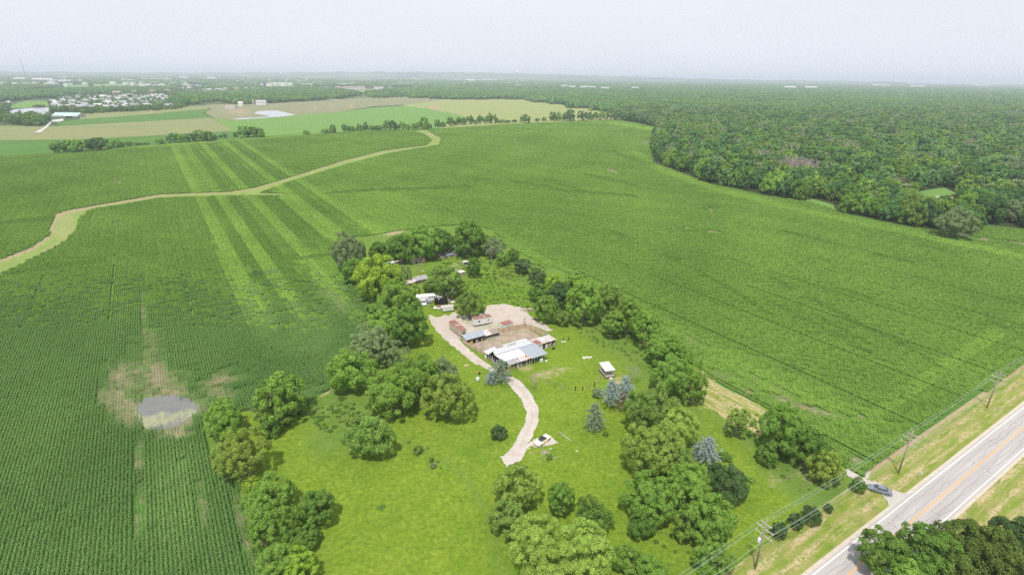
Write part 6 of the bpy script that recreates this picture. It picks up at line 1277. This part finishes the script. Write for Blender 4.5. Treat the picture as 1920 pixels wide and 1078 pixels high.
# rear yard
t = thing('collapsed_hut', 'collapsed hut with a half white, half dark metal roof', 'hut', (*un(760, 537)[:2], .1), math.atan2(un(799, 530)[1] - un(760, 537)[1], un(799, 530)[0] - un(760, 537)[0]))
MB().slab([(0, -.3, .9), (5.6, -.3, 1.5), (5.9, 3.0, 2.2), (.3, 3.0, 1.4)], .08).build('roof', M_rustw, t)['label'] = 'torn white roof half'; MB().slab([(5.5, -.4, 1.9), (11.2, -.4, 1.9), (11.2, 3.4, 2.6), (5.5, 3.4, 2.6)], .08).build('roof', M_shing, t)['label'] = 'dark roof half'
MB().box(.4, 11, 2.7, 2.8, 0, 1.3).build('wall', M_grey, t); MB().box(5.8, 11, .1, .2, 0, 1.75).build('wall', M_wood, t); MB().box(10.9, 11, .21, 2.69, 0, 1.75).build('wall', M_white, t)
def hut(name, label, cat, px, py, wpx, dy, h, roofm, wallm, sidem=None, ang=0.0, roof_dz=.25, gaps=0):
    x, y, dz = un(px, py); W = wpx * dz / F_; t = thing(name, label, cat, (x, y, .1), ROT + ang)
    part('wall', t, wallm, MB().box(0, W, 0, .08, 0, h)); part('wall', t, sidem or wallm, MB().box(0, .08, .081, dy, 0, h + roof_dz * .8)); part('wall', t, wallm, MB().box(W - .08, W, .081, dy, 0, h + roof_dz * .8)); part('wall', t, wallm, MB().box(.081, W - .081, dy - .08, dy, 0, h + roof_dz * .9))
    part('roof', t, roofm, MB().slab([(-.15, -.2, h + .09), (W + .15, -.2, h + .09), (W + .15, dy + .15, h + roof_dz + .09), (-.15, dy + .15, h + roof_dz + .09)], .07))
    for i in range(gaps): part('opening_shade', t, M_dark, MB().box(.2 + i * (W - .3) / gaps, .2 + (i + .6) * (W - .3) / gaps, -.03, -.003, h * .3, h * .85))  # wall is closed; near-black panels paint the shade of openings
    return t
hut('shed', 'little shed with blue left wall and pale flat roof', 'shed', 862, 520, 12, 2.2, 2.0, simple('pale_roof', (.6, .56, .52)), M_tanp, M_blue, .1); hut('shed', 'small white-roofed shed beside the slim dark tree', 'shed', 870, 499, 10, 2.2, 1.9, M_white, M_conc, None, 0, -.3, 1)
hut('shed', 'yellow and white hut under the trees of the far row', 'shed', 784, 488, 13, 2.4, 2.4, M_wood, M_white, M_yel, -.1, .3, 3); hut('rabbit_hutch', 'brown roofed hutch at the left side of the rear yard', 'hutch', 744, 496, 12, 1.5, 1.3, M_tanp, M_wood, None, 0, .2, 3)
hut('rabbit_hutch', 'white and dark hutch left of the brown roofed one', 'hutch', 735, 498, 7, 1.4, 1.2, M_white, M_white, None, .2, .3, 1); hut('rabbit_hutch', 'dark hutch with white lid, leftmost of the hutches', 'hutch', 727, 497, 7, 1.4, 1.0, M_shing, M_white, None, .2, .3, 1)
x, y, _ = un(740.5, 487); t = thing('barrel', 'bright blue barrel in the shade behind the hutches', 'barrel', (x, y, .08)); MB().lathe([(.45, 0), (.5, .3), (.48, .8), (.5, 1.2), (.42, 1.5)], n=14).build('body', M_blue, t, smooth=True); MB().lathe([(.4, 1.502), (.4, 1.55)], n=12).build('lid', M_dark, t)
hut('shed', 'dark lean-to right of the blue barrel under the trees', 'shed', 744, 489, 10, 1.5, 1.4, M_shing, M_black, None, 0, .2, 2)
hut('pen_shed', 'low shed with a light blue roof in front of the old pens', 'shed', 837, 483, 13, 2.0, 1.0, M_bluer, M_dark, None, -.1, .3, 0)
for a, b, lb in ((822, 500, 'white sheets lying on the grass below the old pens'), (815, 503, 'small white scrap left of the sheets below the old pens'), (831, 509, 'pale scrap on the grass beside the olive yard tree'), (853, 507, 'blue plastic scrap left of the blue-walled shed'), (743, 511, 'pale scrap at the foot of the grey-green slender tree'), (791, 509, 'pale scrap beside the leafless thin tree'), (797, 487, 'boards in front of the yellow and white hut')):
    heap('scrap', lb, 'scrap', a, b, 8 if a != 822 else 12, .15, M_blue if 'blue plastic' in lb else M_rubb, 8, .6)
# the old pens: a walled yard with small roofed kennels
t = thing('animal_pen', 'old board-walled pens with a row of small roofed kennels', 'pen', (*un(811, 478)[:2], .1), 0)
O = np.array(un(811, 478)[:2]); pts = [np.array(un(a, b)[:2]) - O for a, b in ((811, 475), (828, 486.5), (834, 485), (858, 478), (890, 470), (868, 463.5), (840, 468), (811, 475))]
for i, (p, q) in enumerate(zip(pts[:-1], pts[1:])):
    d = nrm(q - p); nn = np.array([-d[1], d[0]]) * .06
    MB().add([(p[0] - nn[0], p[1] - nn[1], 0), (q[0] - nn[0], q[1] - nn[1], 0), (q[0] + nn[0], q[1] + nn[1], 0), (p[0] + nn[0], p[1] + nn[1], 0)] + [(c[0], c[1], 1.5) for c in ((p - nn), (q - nn), (q + nn), (p + nn))], [(0, 3, 2, 1), (4, 5, 6, 7), (0, 1, 5, 4), (1, 2, 6, 5), (2, 3, 7, 6), (3, 0, 4, 7)]).build('wall', [M_wood, M_grey, M_grey][i % 3], t)
for i in range(7):
    f = (i + .5) / 7; p = np.array(un(815 + (858 - 815) * f, 475.5 + (465.5 - 475.5) * f)[:2]) - O
    k = MB().box(p[0] - 1.1, p[0] + 1.0, p[1] - .8, p[1] + .8, 1.3, 1.42).build('kennel_roof', M_shing if i != 6 else M_white, t); MB().box(p[0] - .9, p[0] + .8, p[1] - .6, p[1] + .6, .02, 1.29).build('kennel', M_wood if i % 2 else M_brn, k)
for i, (a, b, m) in enumerate(((823, 481, M_rubb), (837, 475, M_rubb), (859, 467, M_rpatch), (869, 470, M_rubb), (855, 473, M_rubb))): 
    p = np.array(un(a, b)[:2]) - O; MB().box(p[0] - 1.0, p[0] + 1.0, p[1] - .7, p[1] + .6, .1, .5).box(p[0] - .6, p[0] + .5, p[1] - .5, p[1] + .4, .5, .7).build('lid', m, t)
region('pen_ground', [(812, 476), (828, 486), (858, 479), (890, 470), (868, 464)], M_dirt, .13, step=8, label='bare ground inside the old pens')

# ---- utility poles and wires
PT3 = [un(1437.6, 975.7, 12.5)[:2], un(1711.5, 808.5, 12.5)[:2], un(1877.5, 696, 12.5)[:2]]
dl = nrm(np.array(PT3[2]) - np.array(PT3[0])); PAN = math.atan2(dl[1], dl[0]); PN = np.array([-dl[1], dl[0]])
ARMS = [(11.4, 1.15), (10.2, 1.75), (8.7, 1.75)]
for i, (x, y) in enumerate(PT3):
    t = thing('utility_pole', ['nearest wooden utility pole with a grey transformer', 'middle wooden utility pole beside the crop edge', 'farthest wooden utility pole near the right edge'][i], 'utility pole', (x, y, .1), PAN, 'utility poles along the road')
    MB().tube((0, 0, -.1), (0, 0, 12.4), .17, .11, 10).build('pole', M_pole, t, smooth=True)
    for h, w_ in ARMS:
        am = MB().box(.13, .27, -w_, w_, h - .07, h + .07).build('crossarm', M_arm, t); MB().tube((.2, -w_ * .55, h - .05), (.02, 0, h - .75), .02).tube((.2, w_ * .55, h - .05), (.02, 0, h - .75), .02).build('brace', M_conc, am)
        for s in (-1, 1): MB().lathe([(.03, .073), (.09, .12), (.05, .18), (.1, .22), (.06, .30)], (.2, s * (w_ - .1), h), 8).build('insulator', M_ins, am)
    if i == 0: k = MB().lathe([(.28, 0), (.3, .05), (.3, .95), (.22, 1.05)], (-.02, .52, 6.6), 14).build('transformer', M_xfm, t, smooth=True); MB().tube((-.02, .52, 7.66), (-.02, .52, 7.95), .05).build('bushing', M_ins, k)
    MB().lathe([(.03, .0), (.07, .08), (.04, .2)], (0, 0, 12.4), 8).build('insulator', M_ins, t)
span = np.linalg.norm(np.array(PT3[1]) - np.array(PT3[0])); ext0 = np.array(PT3[0]) - dl * 58; ext1 = np.array(PT3[2]) + dl * 60
CH = [ext0, np.array(PT3[0]), np.array(PT3[1]), np.array(PT3[2]), ext1]
def wire(h, off, label, rad=.021, sag=.9):
    mb = MB()
    for a, b in zip(CH[:-1], CH[1:]):
        prev = None
        for j in range(13):
            f = j / 12; p = a + (b - a) * f + PN * off + dl * .2; z_ = h - sag * 4 * f * (1 - f); c = (p[0], p[1], z_ + .1)
            if prev: mb.tube(prev, c, rad, rad, 5, False)
            prev = c
    tag(mb.build('power_line', M_wire), label, 'power line', 'power lines along the road')
wire(12.55, 0, 'topmost single wire of the power line', .02)
for h, o_, lb in ((11.7, 1.05, 'wire on the field end of the short top crossarm'), (11.7, -1.05, 'wire on the road end of the short top crossarm'), (10.5, 1.65, 'wire on the field end of the middle crossarm'), (10.5, -1.65, 'wire on the road end of the middle crossarm'), (9.0, 1.65, 'wire on the field end of the lowest crossarm'), (9.0, -1.65, 'wire on the road end of the lowest crossarm')):
    wire(h, o_, lb, .021 if h < 11.5 else .015)
wire(7.3, -.1, 'thick cable hung below the crossarms', .035, 1.1)
x, y, _ = un(1722, 900); t = thing('road_sign', 'small road sign on a thin post seen from behind', 'sign', (x, y, .12), RA); MB().tube((0, 0, 0), (0, 0, 2.4), .035, .035, 6).build('post', M_conc, t); MB().box(.037, .06, -.3, .3, 1.7, 2.45).build('plate', M_xfm, t)

# ---- far farm, houses and landmarks
M_hw = [simple('house_wall_%s' % n, c, .8, grime=.1) for n, c in (('white', (.68, .67, .66)), ('cream', (.60, .55, .46)), ('grey', (.50, .50, .53)), ('tan', (.50, .42, .33)))]
M_hr = [simple('house_roof_%s' % n, c, .9, grime=.1) for n, c in (('grey', (.36, .35, .38)), ('brown', (.34, .27, .24)), ('pale', (.50, .48, .50)), ('slate', (.27, .28, .33)))]
def gable_meshes(k, wl, dp, h, rh):
    wm = MB().add([(-wl, -dp, 0), (wl, -dp, 0), (wl, dp, 0), (-wl, dp, 0), (-wl, -dp, h), (wl, -dp, h), (wl, dp, h), (-wl, dp, h), (-wl, 0, h + rh - .1), (wl, 0, h + rh - .1)], [(0, 1, 5, 4), (2, 3, 7, 6), (1, 2, 6, 9, 5), (3, 0, 4, 8, 7)])
    wm.box(wl * .2, wl * 1.35, -dp * 1.4, -dp * 1.01, 0, h * .55)
    rm = MB(); o = .5
    rm.slab([(-wl - o, -dp - o, h - .15), (wl + o, -dp - o, h - .15), (wl + o, 0, h + rh), (-wl - o, 0, h + rh)], .2); rm.slab([(-wl - o, 0, h + rh), (wl + o, 0, h + rh), (wl + o, dp + o, h - .15), (-wl - o, dp + o, h - .15)], .2)
    rm.slab([(wl * .15, -dp * 1.45, h * .55), (wl * 1.4, -dp * 1.45, h * .55), (wl * 1.4, -dp * 1.01, h * .78), (wl * .15, -dp * 1.01, h * .78)], .15)
    win = MB()
    for x_ in (-.7, -.25, .45):
        for z_ in (.2, .62):
            if not (x_ > 0 and z_ < .5): win.box(wl * x_, wl * x_ + 1.1, -dp - .04, -dp - .01, h * z_, h * z_ + 1.2)
    out = []
    for mb, nm in ((wm, 'wall'), (rm, 'roof'), (win, 'window')): me = bpy.data.meshes.new(nm); me.from_pydata(mb.v, [], mb.f); me.update(); out.append(me)
    return out
HM = [gable_meshes(i, *q) for i, q in enumerate([(6.5, 4.5, 5.6, 2.6), (8, 5, 5.4, 2.8), (6, 4.2, 3.2, 2.2), (10, 6, 5.8, 3.0), (15, 6, 6.0, 3.0)])]
def house(x, y, rz, k, wi, ri, label, group, s=1.0):
    t = thing('house', label, 'house', (x, y, .3), rz, group); t.scale = (s, s, s)
    for me, nm, m in zip(HM[k], ('wall', 'roof', 'window'), (M_hw[wi], M_hr[ri], M_glass)):
        if nm == 'window' and s * 1000 > 1e9: continue
        o = bpy.data.objects.new(nm, me); COL.objects.link(o); o.parent = t
        if not me.materials: me.materials.append(m)
        o.material_slots[0].link = 'OBJECT'; o.material_slots[0].material = m
def estate(poly, sx, sy, zmin, zmax, keep, label, group, ks=(0, 1, 3), wi=(0, 0, 1, 2), ri=(0, 0, 2, 1), rot=.1, s=1.0):
    Y = np.arange(zmin, zmax * 1.3, sy); X_ = np.arange(-zmax * 1.3, zmax * .3, sx); c = 0
    for j, y in enumerate(Y):
        if j % 3 == 2: continue
        for x in X_:
            x2 = x + rnd.uniform(-.18, .18) * sx; y2 = y + x * .12 + rnd.uniform(-.15, .15) * sy; px, py, dz = proj(x2, y2)
            if not (dz > 100 and -30 < px < 1950) or not inpoly(np.array([float(px)]), np.array([float(py)]), poly)[0] or rnd.random() > keep: continue
            house(x2, y2, rot + rnd.choice((0, 0, pi / 2, pi)) + rnd.uniform(-.15, .15), rnd.choice(ks), rnd.choice(wi), rnd.choice(ri), label, group, s); c += 1
    return c
c1 = estate([(95, 196), (150, 184), (235, 183), (300, 181), (345, 197), (320, 204), (215, 209), (160, 211), (118, 208)], 31, 31, 1200, 2300, .68, 'pale two-storey house in the housing estate beyond the fields', 'houses of the near estate', wi=(0, 0, 0, 2), ri=(0, 2, 0, 3), s=1.35)
c2 = estate([(200, 168), (300, 162), (480, 161), (472, 177), (300, 178), (215, 180)], 60, 80, 2000, 5200, .62, 'small house in the brownish estate behind the near one', 'houses of the farther estate', wi=(1, 3, 2, 0), ri=(1, 1, 0, 2), s=1.5)
print('houses', c1, c2)
def hrow(lst, label, group, k=1, s=1.5, wi=0, ri=0):
    for a, b in lst: x, y, _ = un(a, b); house(x, y, rnd.uniform(-.2, .2), k, wi, ri, label, group, s)
hrow([(563 + i * 13, 157.5 - i * .15) for i in range(7)], 'white house in the row on the far pale field', 'row of houses on the far field', s=2.2)
hrow([(634, 168), (642, 169.5), (650, 168.5), (658, 168), (665, 168.5), (672, 168), (679, 167.5)], 'white house in the row left of the woods beyond the meadow', 'row of houses behind the brown field', s=2.0, ri=1)
hrow([(706, 168), (716, 168), (731, 168)], 'white house among trees behind the right end of the house row', 'houses among the trees', s=1.8)
hrow([(1058, 166), (1073, 168), (1094, 169), (1098, 168.5), (1110, 169), (1134, 171), (1190, 170)], 'white house showing above the forest right of the meadow', 'houses behind the forest', s=3.0, k=1)
x, y, _ = un(655, 178.5); house(x, y, .2, 4, 1, 1, 'large tan house at the edge of the woods beyond the brown field', None, 1.1)
x, y, _ = un(386, 191); house(x, y, .1, 3, 2, 0, 'grey house in the trees left of the white farm barns', None, 1.2)
hw = [(775, 149), (785, 148.6), (796, 149), (806, 148.6), (878, 152.5), (884, 154), (893, 146), (922, 146), (1103, 147), (1108, 146.6), (1150, 150.5), (1157, 150.6), (1220, 151), (1312, 147), (345, 149), (398, 150), (40, 153), (75, 154), (90, 154.5), (130, 139.5), (1640, 162.5), (1650, 163), (1660, 163.2), (1712, 165), (1725, 165.2), (1830, 163.5), (1838, 163.6), (1850, 163.8), (1480, 168.5), (1519, 168.8), (1622, 155.8)]
hrow(hw, 'pale building of the distant town near the horizon', 'buildings of the distant town', k=4, s=3.2, wi=0, ri=2)
town = MB(); rt = random.Random(77)
while len(town.v) < 8 * 760:
    px_ = rt.uniform(-20, 1500) if rt.random() < .85 else rt.uniform(1500, 1930); t_ = rt.random() ** 1.3
    py_ = (137 if px_ < 1000 else 137 + (px_ - 1000) * .024) + 5 + (22 if px_ < 1000 else 9) * t_; x, y, dz = un(px_, py_)
    if math.sin(px_ / 37) + math.sin(py_ * .9 + px_ / 90) < -.3: continue
    w_ = rt.uniform(8, 20) * (1 + 2.2 * (rt.random() < .12)) * dz / 3000 * .8; d_ = rt.uniform(8, 14); h_ = rt.uniform(14, 20); town.box(x - w_, x + w_, y - d_, y + d_, 0, h_)
tag(town.build('distant_town', M_hw[0]), 'pale buildings of the distant town below the horizon', kind='stuff')
x, y, _ = un(420, 153.5)
def block(name, label, cat, px, py, wpx, hpx, depth, wall, roof, rz=0.0, rh=0, wins=0):
    x, y, dz = un(px, py); W = wpx * dz / F_; H = hpx * dz / F_; t = thing(name, label, cat, (x, y, .3), rz)
    part('wall', t, wall, MB().box(-W / 2, W / 2, 0, depth, 0, H)); 
    if rh: part('roof', t, roof, MB().slab([(-W / 2 - .6, -.6, H - .2), (W / 2 + .6, -.6, H - .2), (W / 2 + .6, depth / 2, H + rh), (-W / 2 - .6, depth / 2, H + rh)], .25)); part('roof', t, roof, MB().slab([(-W / 2 - .6, depth / 2, H + rh), (W / 2 + .6, depth / 2, H + rh), (W / 2 + .6, depth + .6, H - .2), (-W / 2 - .6, depth + .6, H - .2)], .25)); part('gable', t, wall, MB().add([(W / 2 - .01, 0, H), (W / 2 - .01, depth, H), (W / 2 - .01, depth / 2, H + rh - .3), (-W / 2 + .01, 0, H), (-W / 2 + .01, depth, H), (-W / 2 + .01, depth / 2, H + rh - .3)], [(0, 1, 2), (3, 5, 4)]))
    else: part('roof', t, roof, MB().box(-W / 2 - .5, W / 2 + .5, -.5, depth + .5, H + .01, H + .5))
    for i in range(wins): part('doorway_shade', t, M_dark, MB().box(-W / 2 + W * (i + .3) / wins, -W / 2 + W * (i + .6) / wins, -.1, -.01, 0, H * .6))
    return t
block('warehouse', 'long white warehouse beyond the farther estate', 'warehouse', 422, 163.5, 36, 4.5, 40, M_hw[0], M_hr[2])
t = block('long_barn', 'long grey barn with a pale blue-green roof and an open bay', 'barn', 122, 221, 47, 3.2, 22, M_conc, simple('pale_green_roof', (.42, .55, .55)), .02, 5.5, 0); part('doorway_shade', t, M_dark, MB().box(2, 14, -.12, -.01, 0, 2.8)); part('awning', t, M_white, MB().box(1.5, 14.5, -3, -.13, 2.9, 3.2))  # open bay's shade painted as a near-black panel on the wall
block('barn', 'low white barn left of the white silo house, beyond the brown field', 'barn', 430.5, 204.3, 17, 3.0, 16, M_hw[0], M_hr[1], 0, 4.5); block('farm_house', 'tall narrow white farmhouse between the two white barns', 'house', 451, 200.2, 8, 5.5, 10, M_hw[0], M_hr[2], 0, 5); block('barn', 'white barn with a grey-brown roof left of the woods', 'barn', 489, 197.5, 18, 5.0, 15, M_hw[0], M_hr[0], .05, 6)
for a, b, h, r, m, lb in ((39.5, 218.5, 9.5, 2.6, M_tan, 'brown silo behind the trees at the left farm'), (475.5, 196.5, 8, 1.8, M_conc, 'grey silo left of the grey-roofed white barn')):
    x, y, dz = un(a, b); s = dz / F_; t = thing('silo', lb, 'silo', (x, y, .3)); MB().lathe([(r * s, 0), (r * s, h * s)], n=16).build('body', m, t, smooth=False); MB().lathe([(r * s, h * s + .01), (r * s * .8, h * s + r * s * .5), (.2, h * s + r * s * .7)], n=16).build('dome', M_hr[0], t, smooth=True)
for a, b, w_, h_, lb, ri in ((57, 216, 16, 3, 'white farm shed beside the brown silo', 2), (75, 218, 14, 2.6, 'white farm shed between the silo and the long barn', 2), (12, 222, 14, 4, 'white shed at the left edge behind the farm trees', 2), (30, 168, 22, 2.4, 'brown-roofed building at the far left', 1), (78, 177, 16, 2.6, 'brown-roofed house above the far left trees', 1), (72, 172.5, 6, 3, 'small bright white building above the far left trees', 2), (8, 166.5, 12, 1.8, 'low white building at the left edge', 2), (600, 187, 1, 1, '', 0)):
    if lb: block('farm_building', lb, 'building', a, b, w_, h_, 14, M_hw[0], M_hr[ri], 0, 3)
x0 = un(592, 186.5); x1 = un(634, 188.5); t = thing('paddock_fence', 'long low white fence at the foot of the woods', 'fence', (x0[0], x0[1], .3)); q = (x1[0] - x0[0], x1[1] - x0[1]); MB().tube((0, 0, 1.6), (q[0], q[1], 1.6), .6, .6, 4).build('rail', M_white, t)
for i in range(9): MB().box(q[0] * i / 8 - .3, q[0] * i / 8 + .3, q[1] * i / 8 - .3, q[1] * i / 8 + .3, 0, 2.3).build('post', M_white, t)
# water towers and masts
def wtower(px, py, hpx, rpx, label):
    x, y, dz = un(px, py); s = dz / F_; H = hpx * s; r = rpx * s; t = thing('water_tower', label, 'water tower', (x, y, 0)); MB().lathe([(r * .35, 0), (r * .3, H * .55), (r * .6, H * .66)], n=12).build('stem', M_white, t, smooth=True); MB().lathe([(r * .6, H * .661), (r, H * .78), (r, H * .88), (r * .5, H * .97), (.3, H)], n=16).build('bowl', M_white, t, smooth=True)
wtower(528.5, 146, 9, 2.4, 'white water tower above the middle of the far town'); wtower(31.5, 141, 6, 1.8, 'small water tower at the far left on the horizon'); wtower(969.5, 153, 19, 1.8, 'slim water tower above the right part of the far town')
def mast(px, py, hpx, wpx, label, leanx=0.0, m=None, name='radio_mast'):
    x, y, dz = un(px, py); s = dz / F_; H = hpx * s; w_ = wpx * s; t = thing(name, label, 'mast', (x, y, 0)); mb = MB(); n_ = 14
    for k in range(3):
        a_ = k * 2.094; mb.tube((w_ * cos(a_), w_ * sin(a_), 0), (w_ * cos(a_) * .5, w_ * sin(a_) * .5, H), w_ * .35, w_ * .22, 4)
    for i in range(n_):
        z_ = H * i / n_; q_ = w_ * (1 - .5 * i / n_); z2 = H * (i + 1) / n_
        for k in range(3): a_ = k * 2.094; b_ = a_ + 2.094; mb.tube((q_ * cos(a_), q_ * sin(a_), z_), (q_ * cos(b_), q_ * sin(b_), z2), w_ * .18, w_ * .18, 3, False)
    mb.build('lattice', m or M_hr[1], t); MB().box(-w_ * 1.2, w_ * 1.2, -w_ * 1.2, w_ * 1.2, -1, .6).build('base', M_conc, t)
mast(56.5, 172, 58, .45, 'tall thin lattice mast rising above the far left horizon'); mast(380, 152, 13, .7, 'white slanting mast left of the white warehouse', m=M_white); mast(347, 155, 8, .5, 'short pale mast left of the slanting one', m=M_white)
for a, b, h, lb in ((1687, 189, 12, 'left half of the pale power pylon standing in the forest'), (1853, 190, 11, 'pale power pylon in the forest near the right edge'), (1271, 158, 9, 'pale power pylon above the forest, right of the meadow'), (1403, 162, 8, 'faint power pylon near the horizon, right of centre')):
    x, y, dz = un(a, b); s = dz / F_; H = h * s; t = thing('power_pylon', lb.replace('left half of the ', ''), 'pylon', (x, y, 0)); mb = MB()
    for k in (-1, 1): mb.tube((k * 3.0 * s, 0, 0), (k * 2.2 * s, 0, H), .28 * s, .28 * s, 4)
    mb.build('legs', M_hr[2], t); MB().box(-4 * s, 4 * s, -.3, .3, H * .86, H * .86 + .5 * s).build('crossarm', M_hr[2], t)
# houses and cars in the forest clearing
block('forest_house', 'low house with an orange-brown roof in the forest clearing', 'house', 1729, 377.5, 16, 3.2, 9, M_hw[3], simple('orange_roof', (.50, .28, .17)), -.2, 1.8); block('forest_house', 'red-brown roofed house half hidden right of the forest clearing', 'house', 1790, 379, 20, 3.0, 9, M_hw[3], simple('red_roof', (.38, .20, .17)), -.1, 1.8)
for a, b, m, lb in ((1746, 374.2, M_red, 'red car parked beside the orange-roofed house'), (1751.5, 373.5, M_bluer, 'light blue car next to the red one in the clearing'), (1758.5, 371.5, M_wcar, 'white car at the right end of the row in the clearing')):
    q = un(a, b); car(lb, 'car', q[0] - 2, q[1] - 1, .6, 4.6, 1.9, (.14, .30, .58, .76), .95, 1.5, [(0, .75, .86), (.04, 1.0, .95), (.18, 1.02, 1), (.72, .98, 1), (.93, .84, .95), (1.0, .62, .82)], m, m, M_cglass, zz=.1)

# ================================================================== HAZE
hz = MB().box(-46000, 46000, -3100, 61000, -1.25, 182)
hm, nt = new_mat('haze_air'); nt.nodes.remove(nt.nodes['Principled BSDF'])
vp = nd(nt, 'ShaderNodeVolumePrincipled'); vp.inputs['Color'].default_value = (0.78, 0.83, 1.0, 1); vp.inputs['Density'].default_value = 0.00011; vp.inputs['Anisotropy'].default_value = 0.0
L(nt, vp.outputs[0], nt.nodes['Material Output'].inputs['Volume'])
tag(hz.build('haze', hm), 'pale summer haze', kind='stuff')
